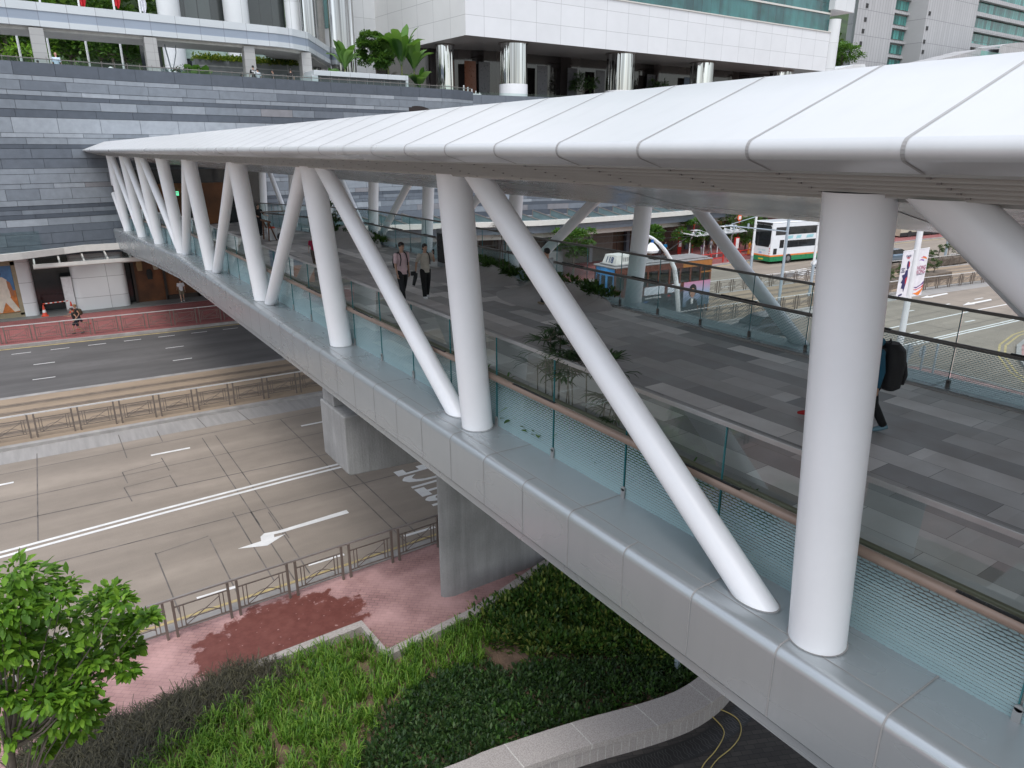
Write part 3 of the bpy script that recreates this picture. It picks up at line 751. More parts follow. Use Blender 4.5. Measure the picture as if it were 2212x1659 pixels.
# ---------- street-level shops, left of the bridge
M_wp = panel_mat('white_shop_pillar_panel', (.70,.71,.71), 3.0, 1.42, 'xz', (.25,.25,.25), .014, .3, .04, oz=.35)
M_shopd = pm('dark_shop_glass', (.018,.02,.022), .12, spec=.8)
M_or = pm('amber_lit_interior', (.12,.042,.012), .5, var=.5, scale=.8)
M_cream = pm('cream_enamel_fascia', (.62,.61,.57), .35, var=.05)
YSH = 59.4
P = lambda x, y, Y=YSH: at_y(x, y, Y)
def pillar(px0, px1, pyt, pyb, r=.35):
    a = P(px0, pyb); b = P(px1, pyb); z1 = 4.6
    MB().prism(round_poly(a.x, b.x, YSH-.6, YSH+.9, r), .1, z1).build('white_pillar', M_wp, pod, smooth=True, sharp=50)
MB().box(-60, 36, YSH+.85, YSH+1.2, 0, 4.6).build('shop_backing', M_shopd, pod)
MB().box(-60, 36, YSH-.75, YSH+2, 4.2, 4.6).build('shop_lintel', M_w[3], pod)
pillar(50, 88, 590, 683); pillar(168, 285, 565, 672, .5); pillar(-60, -14, 590, 683)
a = P(290, 600); mb = MB(); mb.box(a.x, 34, YSH+.35, YSH+.5, .15, 4.2)
mb.build('lit_shopfront', M_or, pod)
mb = MB()
for x in (a.x, a.x+2.1, a.x+4.4, a.x+6.7): mb.box(x-.09, x+.09, YSH+.2, YSH+.36, .13, 4.2)
mb.box(a.x+2.1, a.x+6.7, YSH+.2, YSH+.33, .13, .5); mb.build('door_frame', pm('dark_bronze_frame', (.03,.022,.018), .4), pod)
mb = MB(); mb.box(-60, 34, YSH-1.6, YSH+.9, .13, .16); mb.build('shop_apron', M_slab, pod)
for k, (dx, dz, c) in enumerate([(.5,2.9,(.3,.2,.1)),(1.1,2.2,(.02,.02,.02)),(1.6,2.9,(.4,.34,.26))]):
    m = MB(); X = a.x+dx; m.rings([(X,YSH+.28,dz-.35,.16,.05),(X,YSH+.28,dz+.1,.22,.05),(X,YSH+.28,dz+.35,.17,.05),(X,YSH+.28,dz+.42,.06,.05)], 12)
    m.build('displayed_garment', pm('garment_%d' % k, c, .8), pod, smooth=True)
for k in range(5):
    m = MB(); m.ball((P(305+k*23,575+k*4).x, YSH+.2, 3.5-(k%2)*.4), .05, .05, .05, 8, 6)
    lm, nt, out = new_mat('warm_spot_lamp_%d' % k); e = N(nt, 'ShaderNodeEmission'); e.inputs[0].default_value = (1,.55,.2,1); e.inputs[1].default_value = 1.2; L(nt, e.outputs[0], out.inputs[0]); m.build('spot_lamp', lm, pod)
# poster window at the far left: a figure in white on an orange beach (flat print in its frame)
fr = MB(); A = P(0, 606); B = P(49, 672)
fr.box(B.x-.12, B.x+.35, YSH-.55, YSH+.5, .3, 4.0); fr.box(-20, B.x+.35, YSH-.55, YSH+.5, .15, .45); fr.box(-20, B.x+.35, YSH-.55, YSH+.5, 3.75, 4.2)
fr.build('window_frame', pm('tan_window_surround', (.3,.25,.16), .5), pod)
po = thing('shop_poster', 'lit shop window poster of a figure in white clothes on orange sand, far left', 'poster', (A.x, YSH-.2, .5))
M_sky = pm('poster_blue_sky', (.08,.2,.4), .4, var=.4, scale=.9); M_sand = pm('poster_orange_sand', (.62,.2,.05), .5, var=.3, scale=3)
px = lambda x0,x1,z0,z1,y,m,n: MB().box(x0,x1,y,y+.02,z0,z1).build(n, m, po)
px(-8, B.x-.14, 2.0, 3.72, YSH-.18, M_sky, 'printed_sky'); px(-8, B.x-.14, .47, 2.0, YSH-.18, M_sand, 'printed_sand')
cx = P(12, 650).x; fg = MB()
M_skin0 = pm('printed_skin', (.42,.17,.08), .6); M_cl = pm('printed_white_clothes', (.75,.66,.55), .6)
yy = YSH-.20
def flat(poly, m, n, parent, y, th=.012):
    mb = MB(); k = len(poly); mb.add([(x,y,z) for x, z in poly]+[(x,y+th,z) for x, z in poly], [tuple(range(k)), tuple(range(k,2*k))[::-1]]+[(i,i+k,(i+1)%k+k,(i+1)%k) for i in range(k)]); return mb.build(n, m, parent)
flat([(cx-.36,1.55),(cx+.36,1.55),(cx+.33,2.75),(cx+.1,2.95),(cx-.15,2.95),(cx-.38,2.7)], M_cl, 'printed_figure', po, yy)
flat([(cx-.36,1.58),(cx+.3,1.58),(cx+.75,.55),(cx+.4,.5),(cx+.0,1.2),(cx-.3,.5),(cx-.62,.55)], M_cl, 'printed_figure', po, yy-.002)
flat([(cx+.3,2.7),(cx+.48,2.55),(cx+.62,1.7),(cx+.45,1.6),(cx+.3,2.2)], M_skin0, 'printed_figure', po, yy-.004)
flat([(cx-.13+.2*math.cos(t), 3.2+.25*math.sin(t)) for t in [k*math.pi/8 for k in range(16)]], pm('printed_hair', (.05,.03,.02), .7), 'printed_figure', po, yy-.004)
# cream ribbon canopies with glass and steel struts
rb = thing('ribbon_canopy', 'cream curved ribbon canopy with glass panes projecting low on the stone wall at far left', 'canopy', (0, 56, 4.5))
cur = []
for k in range(28):
    x = -24+k*1.22; cur.append((x, (54.6 if x < -3 else 54.6+.0)+max(0,(x+1.6))*.55 if x < 1.9 else 56.5+(x-1.9)*-.05))
mb = MB()
for (x0,y0),(x1,y1) in zip(cur, cur[1:]):
    zt0 = 4.98 if x0 < 1.9 else 5.05; zt1 = 4.98 if x1 < 1.9 else 5.05
    if x1 > 7.6: break
    mb.add([(x0,y0,zt0-.42),(x1,y1,zt1-.42),(x1,y1,zt1),(x0,y0,zt0),(x0,y0+.3,zt0-.42),(x1,y1+.3,zt1-.42),(x1,y1+.3,zt1),(x0,y0+.3,zt0)], [(0,1,2,3),(3,2,6,7),(1,0,4,5),(7,6,5,4)])
mb.build('ribbon_fascia', M_cream, rb)
g = MB()
for (x0,y0),(x1,y1) in zip(cur, cur[1:]):
    if x1 > 1.6: break
    yw0, yw1 = lerp_curve(WC)(x0), lerp_curve(WC)(x1); g.add([(x0,y0+.25,4.95),(x1,y1+.25,4.95),(x1,yw1,6.1),(x0,yw0,6.1)], [(0,1,2,3)])
g.build('glass_pane', M_glass, rb)
for i, (x0,y0) in enumerate(cur[:-9]):
    if i % 2 == 0 and x0 < 1: m = MB(); m.beam((x0,y0+.1,4.95),(x0,lerp_curve(WC)(x0),6.15), .09, .12); m.build('strut', M_cream, rb)
lc = thing('glass_door_canopy', 'white framed glass canopy over the shop doors beside the white pillars', 'canopy', (3, 57, 4))
A = P(66, 590); mb = MB(); xs = [A.x+.35+k*1.43 for k in range(7)]
mb.box(xs[0]-.1, 16, 56.2, 56.35, 3.78, 4.02); mb.box(xs[0]-.1, 16, 56.35, 57.0, 3.7, 3.8)
mb.build('canopy_frame', M_cream, lc)
for x in xs: m = MB(); m.beam((x,56.3,4.02),(x,59.0,4.4), .1, .14); m.build('rib', M_cream, lc)
MB().add([(xs[0],56.35,4.0),(16,56.35,4.0),(16,59,4.36),(xs[0],59,4.36)], [(0,1,2,3)]).build('glass_pane', M_glass, lc)
# bridge entrance: dark portal with amber shop and green exit sign
ent = thing('mall_entrance', 'dark glazed mall entrance with amber interior at the far end of the footbridge deck', 'entrance', (9.7, 58.6, 5.8))
E0, E1 = 6.6, 15.2
MB().box(E0-.3, E1+.3, 58.2, 58.55, 5.3, 9.9).build('dark_wall', M_shopd, ent)
mb = MB(); 
A0 = at_y(340, 420, 57.9); A1 = at_y(478, 440, 57.9)
mb.box(E0, E0+3.4, 58.0, 58.15, 5.9, 8.9); mb.box(E0+4.0, E0+6.1, 58.0, 58.15, 5.9, 8.9); mb.build('amber_panel', pm('amber_panel', (.13,.048,.014), .4, var=.45, scale=.7), ent)
for k in range(4): MB().box(E0+k*1.15, E0+k*1.15+.08, 57.9, 58.02, 5.9, 8.9).build('mullion', M_darkst, ent)
ex, nt, out = new_mat('green_exit_light'); e = N(nt, 'ShaderNodeEmission'); e.inputs[0].default_value = (.15,.75,.4,1); e.inputs[1].default_value = .9; L(nt, e.outputs[0], out.inputs[0])
A = at_y(377, 418, 57.6); sgn = thing('exit_sign', 'small green lit exit sign hanging in the mall entrance', 'sign', (A.x, 57.6, A.z))
MB().box(A.x-.28,A.x+.28,57.58,57.63,A.z-.15,A.z+.15).build('lit_face', ex, sgn); tx = text_mesh('EXIT', .22, pm('sign_white', (.8,.8,.8), .5), 'lettering', bold=.01, parent=sgn); tx.location = (0,-.03,0); tx.rotation_euler = (R(90),0,0)
MB().box(A.x-.01,A.x+.01,57.6,57.62,A.z+.15,A.z+.6).build('hanger', M_darkst, sgn)

# ---------- right-hand shop terrace
RC = [(14,58.2),(20,57.4),(26,56.0),(32,54.2),(35.5,53.0),(38.5,52.2),(43,51.9),(50,52.0),(57,52.3),(68,54.0),(82,57.5),(110,66)]
rt = thing('curved_shop_canopy', 'long curved white shop canopy with teal glass fins, right of the footbridge', 'canopy', (50, 54, 5))
def band(curve, y0off, z0, z1, d, name, m, parent, xs=None):
    mb = MB()
    for (x0,y0),(x1,y1) in zip(curve, curve[1:]):
        a, b, c, e = (x0,y0+y0off), (x1,y1+y0off), (x1,y1+y0off+d), (x0,y0+y0off+d)
        mb.add([(*a,z0),(*b,z0),(*c,z0),(*e,z0),(*a,z1),(*b,z1),(*c,z1),(*e,z1)], [(0,3,2,1),(4,5,6,7),(0,1,5,4),(2,3,7,6)])
    return mb.build(name, m, parent)
band(RC, 0, 4.72, 5.16, .35, 'white_fascia', M_cream, rt); band(RC, .35, 4.35, 4.72, .5, 'grey_underside', M_w[3], rt)
band(RC, 1.3, 3.45, 4.05, .4, 'lower_fascia', M_cream, rt); band(RC, .4, 4.0, 4.4, 3, 'soffit', M_w[3], rt); band(RC, .3, 5.1, 5.14, 4.5, 'roof_glass', pm('grey_canopy_glass', (.16,.19,.2), .2), rt)
PT = [Vector(p) for p in RC]; s = 0; fin_m = pm('teal_fin_glass', (.10,.15,.16), .15, spec=.8); 
fcurve = lerp_curve(RC); x = 15.5
while x < 92:
    y = fcurve(x)+.35; dx = 1.9; y2 = fcurve(x+dx)+.35; yb = y+2.1
    m = MB(); m.add([(x,y+1.4,5.14),(x+dx*.95,y2,5.14),(x+.02,y+1.4,5.95),(x+.04,y+1.44,5.14),(x+dx*.95+.04,y2+.04,5.14),(x+.06,y+1.44,5.95)], [(0,1,2),(5,4,3),(0,2,5,3),(1,4,5,2)])
    m.build('glass_fin', fin_m, rt)
    m = MB(); m.beam((x,y+1.4,5.14),(x,y+1.4,6.0), .06, .06); m.beam((x,y+1.4,5.97),(x+dx*.95,y2,5.18), .07, .07); m.build('fin_frame', M_darkst, rt); x += dx*1.02
sf = thing('shop_terrace', 'brown glazed shopfronts set back beneath the curved white canopy', 'shopfront', (50, 58, 0))
SC = [(x, y+4.6) for x, y in RC]
M_brn = panel_mat('brown_shopfront', (.085,.055,.038), 1.9, 30, 'xz', (.02,.014,.01), .06, .25, .35, 0)
facade_strip(SC, 0, 4.5, M_brn, 'shop_glazing', sf)
for k, (x0, x1, c) in enumerate([(33,36,(.3,.3,.29)),(37.5,39.5,(.16,.10,.05)),(43.5,51,(.12,.105,.09)),(55,57.5,(.22,.11,.04)),(62,64.5,(.12,.075,.05)),(70,71.5,(.33,.18,.05)),(76,80,(.1,.06,.04))]):
    y = lerp_curve(SC)((x0+x1)/2)-.12; pmx = pm('shop_display_%d' % k, c, .5, var=.3, scale=6, stretch=(6,6,.4)); MB().box(x0,x1,y-.1,y,.15,4.0).build('display_bay', pmx, sf)
for k in range(14):
    x = 16+k*5.3; y = lerp_curve(SC)(x)-.3; MB().box(x-.22,x+.22,y-.2,y+.2,.1,4.4).build('shop_pillar', M_w[4] if k % 2 else M_w[5], sf)
M_st = pm('grey_granite_block', (.15,.16,.165), .5)
a = at_z(1170, 600, .13); MB().box(a.x-2.2, a.x+2.3, 51.2, 52.4, .1, 2.4).build('kiosk_block', M_st, sf, bevel=.03)

# ---------- plaza walkway (banded white and blue-grey beam on square pillars)
wk = thing('elevated_walkway', 'elevated walkway beam banded in white and blue grey on square stone pillars above the plaza', 'walkway', (10, 63, 15.4))
YW = 62.0
def walk_pts(py_left, py_right):
    return None
q = [at_y(0,19,YW), at_y(600,82,YW+1.0), at_y(650,88,YW+1.5), at_y(742,128,YW+7)]
zt = [p.z for p in q]
ptsW = [(-40, YW-4), (q[0].x,YW), (q[1].x,YW+1.0), (q[1].x+1.3,YW+1.35), (q[2].x+.9,YW+2.4), (q[3].x+1.0,YW+12)]
def wband(z0, z1, m, name, o=0., depth=4.5):
    mb = MB(); c = ptsW; pf = offset_line(c, -o); pb = offset_line(c, depth)
    for i in range(len(c)-1):
        a, b, d, e = pf[i], pf[i+1], pb[i+1], pb[i]
        mb.add([(*a,z0),(*b,z0),(*d,z0),(*e,z0),(*a,z1),(*b,z1),(*d,z1),(*e,z1)], [(0,3,2,1),(4,5,6,7),(0,1,5,4),(2,3,7,6)])
    return mb.build(name, m, wk)
ZW = 20.75
M_wl = panel_mat('pale_walkway_panel', (.56,.60,.62), 1.75, 9, 'xz', (.3,.32,.34), .02, .4, .03)
M_wb = panel_mat('blue_grey_walkway_panel', (.29,.34,.41), 1.75, 9, 'xz', (.18,.2,.24), .02, .5, .05)
wband(ZW-.52, ZW, M_wl, 'upper_band', .05); wband(ZW-1.12, ZW-.52, M_wb, 'blue_band', 0.); wband(ZW-1.5, ZW-1.12, M_wl, 'lower_band', .05)
wband(ZW-1.72, ZW-1.5, pm('walkway_soffit', (.48,.48,.46), .5), 'soffit', -.4, 4.0)
M_wpil = panel_mat('speckled_granite_pillar', (.40,.40,.39), 5, .55, 'xz', (.25,.25,.25), .012, .5, .06)
for px_, Y in ((84, 62.4), (325, 62.8), (535, 63.4), (657, 64.6), (-170, 60)):
    a = at_y(px_, 100, Y); MB().box(a.x-.42, a.x+.42, Y-.35, Y+.5, 15.42, ZW-1.6).build('pillar', M_wpil, wk)

# ---------- hotel block with round white columns
hb = thing('hotel_block', 'white office block with fat round columns and dark glazed bays above the plaza, upper left', 'building', (20, 80, 15.4))
YH = 76.0
M_hw = panel_mat('white_enamel_cladding', (.66,.68,.69), 2.4, 3.2, 'xz', (.4,.42,.42), .02, .35, .03)
def hx(p, Y=YH): return at_y(p, 60, Y).x
for pxa, pxb in ((345, 394), (487, 540), (619, 652)):
    xa, xb = hx(pxa), hx(pxb); r = (xb-xa)/2
    MB().rings([((xa+xb)/2, YH, 15.4, r, r), ((xa+xb)/2, YH, 48, r, r)], 32).build('round_column', M_hw, hb, smooth=True, sharp=60)
M_bay = panel_mat('dark_bay_glass', (.05,.06,.058), 1.15, 60, 'xz', (.015,.02,.02), .05, .1, .5, 0, spec=.9)
for pxa, pxb in ((388, 492), (535, 624)):
    xa, xb = hx(pxa), hx(pxb)
    MB().box(xa, xb, YH+1.0, YH+1.2, 15.4, 48).build('glazed_bay', M_bay, hb)
    zz = at_y(450, 100, YH).z
    MB().box(xa, xb, YH+.6, YH+.97, zz-1.1, zz+.3).build('green_spandrel', pm('pale_green_spandrel', (.33,.43,.38), .3, var=.1), hb)
    z3 = at_y(450, 70, YH).z; MB().box(xa, xb, YH+.3, YH+.34, z3-.9, z3+.3).build('terrace_glass', mat_glass('terrace_glass', tint=(.55,.6,.6)), hb)
    #z2 MB().box(xa, xb, YH+.9, YH+.98, z2+.5, z2+.9).build('gold_blind', pm('gold_blind', (.30,.28,.17), .6), hb)
    MB().box(xa, xb, YH-.5, YH+1.0, 30.5, 31.5).build('floor_band', M_hw, hb)
MB().box(hx(282), hx(345), YH+.8, YH+1.2, 25.2, 60).build('white_wing', M_hw, hb)
zc = at_y(310, 38, YH).z
MB().box(hx(300), hx(346), YH+1.3, YH+1.5, 15.4, zc).build('dark_recess', M_shopd, hb)
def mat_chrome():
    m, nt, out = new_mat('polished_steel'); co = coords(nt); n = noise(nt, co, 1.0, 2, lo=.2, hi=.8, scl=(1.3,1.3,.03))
    sk_ = noise(nt, co, 1.0, 2, lo=.35, hi=.65, scl=(1.7,1.7,.01)); c = mixc(nt, sk_, (.16,.155,.15), (.86,.87,.88))  # dark and bright streaks in the colour imitate reflections of the city
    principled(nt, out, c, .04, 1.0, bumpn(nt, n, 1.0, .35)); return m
M_chrome = mat_chrome()
M_chr_s = pm('dull_steel_pillar', (.36,.35,.33), .35, .5)
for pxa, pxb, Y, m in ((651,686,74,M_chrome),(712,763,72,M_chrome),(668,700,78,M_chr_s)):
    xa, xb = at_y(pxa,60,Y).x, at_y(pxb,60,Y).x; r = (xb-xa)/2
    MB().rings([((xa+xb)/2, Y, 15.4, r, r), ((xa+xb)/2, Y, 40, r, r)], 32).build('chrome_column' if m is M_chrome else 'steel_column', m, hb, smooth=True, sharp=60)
# recessed white wall and tinted window behind the chrome columns
YB = 80
MB().box(at_y(688,60,YB).x, at_y(845,60,YB).x, YB, YB+.5, 15.4, 40).build('white_wall', M_hw, hb)
MB().add([(at_y(700,30,YB-.1).x,YB-.1,at_y(700,62,YB).z),(at_y(760,30,YB-.1).x,YB-.1,at_y(760,50,YB).z),(at_y(760,30,YB-.1).x,YB-.1,40),(at_y(700,30,YB-.1).x,YB-.1,40)], [(0,1,2,3)]).build('tinted_window', M_teal, hb)
# planting terrace under the walkway
tw = thing('planter_wall', 'long grey planter wall carrying a clipped green and yellow hedge beneath the walkway', 'planter', (22, 68, 15.4))
YP = 69
xa, xb = at_y(420,125,YP).x, at_y(650,150,YP).x
zt_ = at_y(500,128,YP).z-.15
MB().box(xa, xb, YP, YP+1.2, 15.4, zt_).build('planter_box', panel_mat('grey_planter_stone', (.17,.19,.2), 60, .9, 'xz', (.32,.34,.34), .05, .5, .1), tw)

# ---------- white panelled building with overhang, chrome columns
mn = thing('panelled_building', 'white panelled building overhanging a dark glazed lobby on chrome columns', 'building', (60, 68, 15.4))
c0 = at_y(1006, 77, 62.4); XC, ZS = c0.x, 21.45; XR = at_y(1783, 150, 62.4).x
zR = at_y(1640, 50, 62.4).z
M_mf = panel_mat('white_front_panels', (.70,.715,.735), 3.05, 1.95, 'xz', (.42,.43,.44), .022, .28, .02, ox=-XC+.0, oz=-ZS)
M_ms = panel_mat('white_side_panels', (.70,.70,.69), 3.05, 1.95, 'yz', (.42,.42,.42), .022, .28, .02, oz=-ZS)
M_tg = None
def mat_teal_city():
    m, nt, out = new_mat('teal_mirror_glazing'); s = sep(nt, coords(nt)); co = coords(nt)
    br = N(nt, 'ShaderNodeTexBrick'); br.offset = 0; br.inputs['Scale'].default_value = 1; br.inputs['Brick Width'].default_value = 1.5; br.inputs['Row Height'].default_value = 3.6; br.inputs['Mortar Size'].default_value = .03
    br.inputs['Color1'].default_value = (.008,.05,.052,1); br.inputs['Color2'].default_value = (.018,.10,.10,1); br.inputs['Mortar'].default_value = (.01,.03,.03,1)
    L(nt, comb(nt, s[0], s[2]), br.inputs[0])
    w = noise(nt, co, .5, 3, lo=.4, hi=.62, scl=(.9,1,.25)); c = mixc(nt, math_n(nt,'MULTIPLY',w,.5), br.outputs[0], (.05,.24,.23))  # paler blotches put a mirrored city into the glass colour
    g = N(nt, 'ShaderNodeTexNoise'); g.inputs['Scale'].default_value = .8; L(nt, co, g.inputs[0])
    principled(nt, out, c, .07, 0, bumpn(nt, g.outputs[0], .35, .25), 1.0); return m
M_tc = mat_teal_city()
zg = [at_y(x, y, 62.4).z for x, y in ((1290,0),(1785,65))]
ZG = sum(zg)/2
MB().add([(XC,62.4,ZS),(XR,62.4,ZS),(XR,62.4,ZG),(XC,62.4,ZG)], [(0,1,2,3)]).build('front_panels', M_mf, mn)
XL = at_y(700,140,80).x
MB().add([(XC,62.4,ZS),(XC,62.4,60),(XC-2.5,100,60),(XC-2.5,100,ZS)], [(0,1,2,3)]).build('side_panels', M_ms, mn)
MB().box(XC, XR, 62.75, 63.0, ZG, 60).build('teal_glazing', M_tc, mn)
mb = MB(); mb.box(XC, XR, 62.3, 62.75, ZG, ZG+.12); mb.build('white_sill', M_cream, mn)
z1 = at_y(1785, 27, 62.4).z; MB().box(XC, XR, 62.6, 62.74, z1-.1, z1+.1).build('white_transom', M_cream, mn)
MB().add([(XC,62.4,ZS),(XC-2.5,100,ZS),(XR+2,100,ZS),(XR,62.4,ZS)], [(0,1,2,3)]).build('soffit', pm('grey_entrance_soffit', (.30,.29,.285), .35), mn)
XR2 = at_y(1806,100,62.4).x
MB().rings([((XR+XR2)/2,62.6,15.4,(XR2-XR)/2,(XR2-XR)/2),((XR+XR2)/2,62.6,27.9,(XR2-XR)/2,(XR2-XR)/2)], 24).build('corner_column', M_hw, mn, smooth=True, sharp=60)
MB().box(XR-.5, XR2+2.3, 61.9, 66, at_y(1800,22,62.4).z, 40).build('upper_block', M_hw, mn)
M_lob = panel_mat('dark_lobby_glazing', (.028,.024,.024), 1.45, 60, 'xz', (.008,.008,.008), .05, .06, .6, 0, spec=.9)
MB().add([(XC-4,74,15.4),(XC+7,70.5,15.4),(XC+7,70.5,ZS),(XC-4,74,ZS)], [(0,1,2,3)]).build('lobby_glazing', M_lob, mn)
MB().add([(XC+7,70.5,15.4),(XR,69,15.4),(XR,69,ZS),(XC+7,70.5,ZS)], [(0,1,2,3)]).build('lobby_glazing', M_lob, mn)
for k, (pxc, w_, Y, c) in enumerate([(962,40,69,.0),(1109,56,64.2,1),(1340,52,64.2,1),(1517,40,64.8,1),(1688,34,65.5,1)]):
    a = at_y(pxc, 150, Y); e = at_y(pxc+w_/2, 150, Y); r = (e.x-a.x)*.86
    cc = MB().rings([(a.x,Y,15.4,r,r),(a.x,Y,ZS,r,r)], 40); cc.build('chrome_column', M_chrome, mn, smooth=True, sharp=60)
    if c: zt2 = at_y(pxc, 183 if k == 1 else 197, Y).z; MB().rings([(a.x,Y,15.4,r*1.05,r*1.05),(a.x,Y,max(16.0,zt2),r*1.05,r*1.05)], 40).build('column_base', M_colw, mn, smooth=True, sharp=60)
    MB().rings([(a.x,Y,ZS-.12,r*1.1,r*1.1),(a.x,Y,ZS-.02,r*1.1,r*1.1)], 40).build('column_collar', M_darkst, mn, smooth=True, sharp=60)
# inner screens seen in the lobby
for k, (p, c) in enumerate([(1010,(.16,.05,.02)),(1040,(.07,.07,.08)),(1165,(.05,.05,.06)),(1230,(.09,.09,.1)),(1290,(.04,.04,.05)),(1400,(.06,.06,.07)),(1480,(.02,.06,.12)),(1580,(.06,.06,.06))]):
    a = at_y(p, 160, 69.6 if p > 1150 else 70.3); MB().box(a.x-.7, a.x+.7, a.y-.6, a.y-.55, 15.4, 20.2).build('lobby_screen', pm('lobby_screen_%d' % k, c, .3), mn)
# stone box planter on the plaza edge
bx = thing('stone_planter', 'white rimmed dark granite planter box at the plaza edge under the banana plants', 'planter', (25, 62, 15.4))
a = at_y(676, 178, 61.9); b = at_y(879, 190, 61.9)
MB().box(a.x+.3, b.x-.15, 61.9, 64.6, 15.4, 17.2).build('granite_side', panel_mat('dark_granite_face', (.065,.07,.075), 1.6, 9, 'xz', (.3,.3,.3), .02, .4, .1), bx)
MB().box(a.x+.1, b.x+.1, 61.72, 64.8, 17.15, 17.55).build('white_rim', M_wl, bx, bevel=.02)
MB().box(b.x-.16, b.x+.08, 61.74, 62.0, 15.4, 17.15).build('white_rim', M_wl, bx)
MB().box(a.x-.1, a.x+.42, 61.74, 64.8, 15.4, 17.15).build('white_rim', M_wl, bx)

# ---------- grey court tower, upper right
tw2 = thing('court_tower', 'grey panelled tower with green strip windows beyond the canopy, upper right', 'building', (150, 105, 10))
YT = 105.0
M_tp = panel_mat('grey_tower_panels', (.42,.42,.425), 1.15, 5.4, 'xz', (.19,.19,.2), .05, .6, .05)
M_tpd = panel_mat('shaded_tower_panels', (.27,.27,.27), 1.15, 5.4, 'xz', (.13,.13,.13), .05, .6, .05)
M_tw = panel_mat('green_tower_glass', (.05,.20,.18), 1.3, 30, 'xz', (.01,.03,.03), .07, .12, .6, 0, spec=.9)
def tx_(p, Y=YT): return at_y(p, 90, Y).x
def tz_(y, p=1950, Y=YT): return at_y(p, y, Y).z
xa_, xb_ = tx_(1843), tx_(1923); MB().prism([(xa_,YT),(xb_,YT),(xb_+14,YT+12),(xa_+18,YT+12)], 5, 60).build('tower_panels', M_tp, tw2)
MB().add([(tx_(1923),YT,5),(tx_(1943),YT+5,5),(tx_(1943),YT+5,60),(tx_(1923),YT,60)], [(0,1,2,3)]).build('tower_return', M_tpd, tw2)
MB().box(tx_(1938), tx_(1990), YT+3.2, YT+14, 5, 60).build('window_bay', M_tp, tw2)
for k in range(6):
    z = tz_(137, 1965)+k*(tz_(8,1975)-tz_(137,1965))/4.0-1.0
    MB().box(tx_(1946), tx_(1979), YT+2.9, YT+3.15, z, z+2.0).build('strip_window', M_tw, tw2)
    MB().box(tx_(1942), tx_(1982), YT+2.3, YT+3.2, z+2.3, z+2.9).build('concrete_sill', M_tp, tw2)
MB().box(tx_(1975), tx_(2082), YT-2, YT+12, 5, 60).build('tower_panels', M_tp, tw2)
MB().box(tx_(2078), tx_(2330), YT+3, YT+12, 5, 60).build('tower_panels', M_tp, tw2)
for k, y in enumerate((100, 66, 31, -4)):
    z0, z1 = tz_(y, 2140), tz_(y-24, 2140)
    MB().box(tx_(2086), tx_(2330), YT+.9, YT+3, z0, z1).build('strip_window', M_tw, tw2)
    MB().box(tx_(2081), tx_(2330), YT-.2, YT+1.8, z0-1.0, z0-.05).build('concrete_sill', M_tp, tw2)
for px_, yy_ in ((1873,12),(1869,42),(1864,67),(1859,94),(1855,119),(2008,29),(2002,61),(1996,90),(1993,112)):
    a = at_y(px_, yy_, YT-(2.0 if px_ > 1950 else 0)); MB().box(a.x-.45,a.x+.45,a.y-.12,a.y+.1,a.z-.45,a.z+.45).build('square_vent', pm('vent_dark', (.03,.03,.03), .7), tw2)
lb = thing('court_annex', 'low grey panelled annex in front of the court tower, right edge of the skyline', 'building', (150, 88, 10))
YA = 92.0
def poly_wall(pxs, Y, z0, m, name, parent, d=6):
    top = [at_y(x, y, Y) for x, y in pxs]; mb = MB()
    for p, q in zip(top, top[1:]):
        mb.add([(p.x,Y,z0),(q.x,Y,z0),(q.x,Y,q.z),(p.x,Y,p.z),(p.x,Y+d,p.z),(q.x,Y+d,q.z)], [(0,1,2,3),(3,2,5,4)])
    return mb.build(name, m, parent)
poly_wall([(1990,137),(2055,122),(2118,106),(2130,105)], YA, 5, panel_mat('annex_panels', (.42,.42,.425), 1.0, 2.6, 'xz', (.2,.2,.2), .04, .6, .05), 'annex_panels', lb)
poly_wall([(2126,108),(2130,107),(2163,106),(2170,106)], YA+1, 5, pm('annex_pale_panel', (.46,.50,.56), .5), 'pale_panel', lb)
poly_wall([(2160,100),(2175,95),(2200,92),(2300,90)], YA-1.5, 5, panel_mat('annex_panels2', (.42,.42,.42), 1.0, 2.6, 'xz', (.2,.2,.2), .04, .6, .05), 'annex_panels', lb)
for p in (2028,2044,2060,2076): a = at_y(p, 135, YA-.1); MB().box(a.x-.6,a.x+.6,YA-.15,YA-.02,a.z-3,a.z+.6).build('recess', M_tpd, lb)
MB().box(at_y(2118,120,YA-2).x, at_y(2164,120,YA-2).x, YA-2, YA-1.95, at_y(2118,140,YA-2).z, at_y(2140,112,YA-2).z).build('roof_glass', mat_glass('green_roof_glass', tint=(.6,.85,.8)), lb)
cv = thing('white_curved_roof', 'low white curved roof between the hillside and the canopy top', 'roof', (100, 80, 14))
poly_wall([(1775,180),(1800,150),(1850,139),(1868,138),(1872,150)], 86, 5, M_hw, 'curved_wall', cv)
poly_wall([(1870,151),(1920,147),(1990,143)], 85, 5, M_cream, 'low_wall', cv)
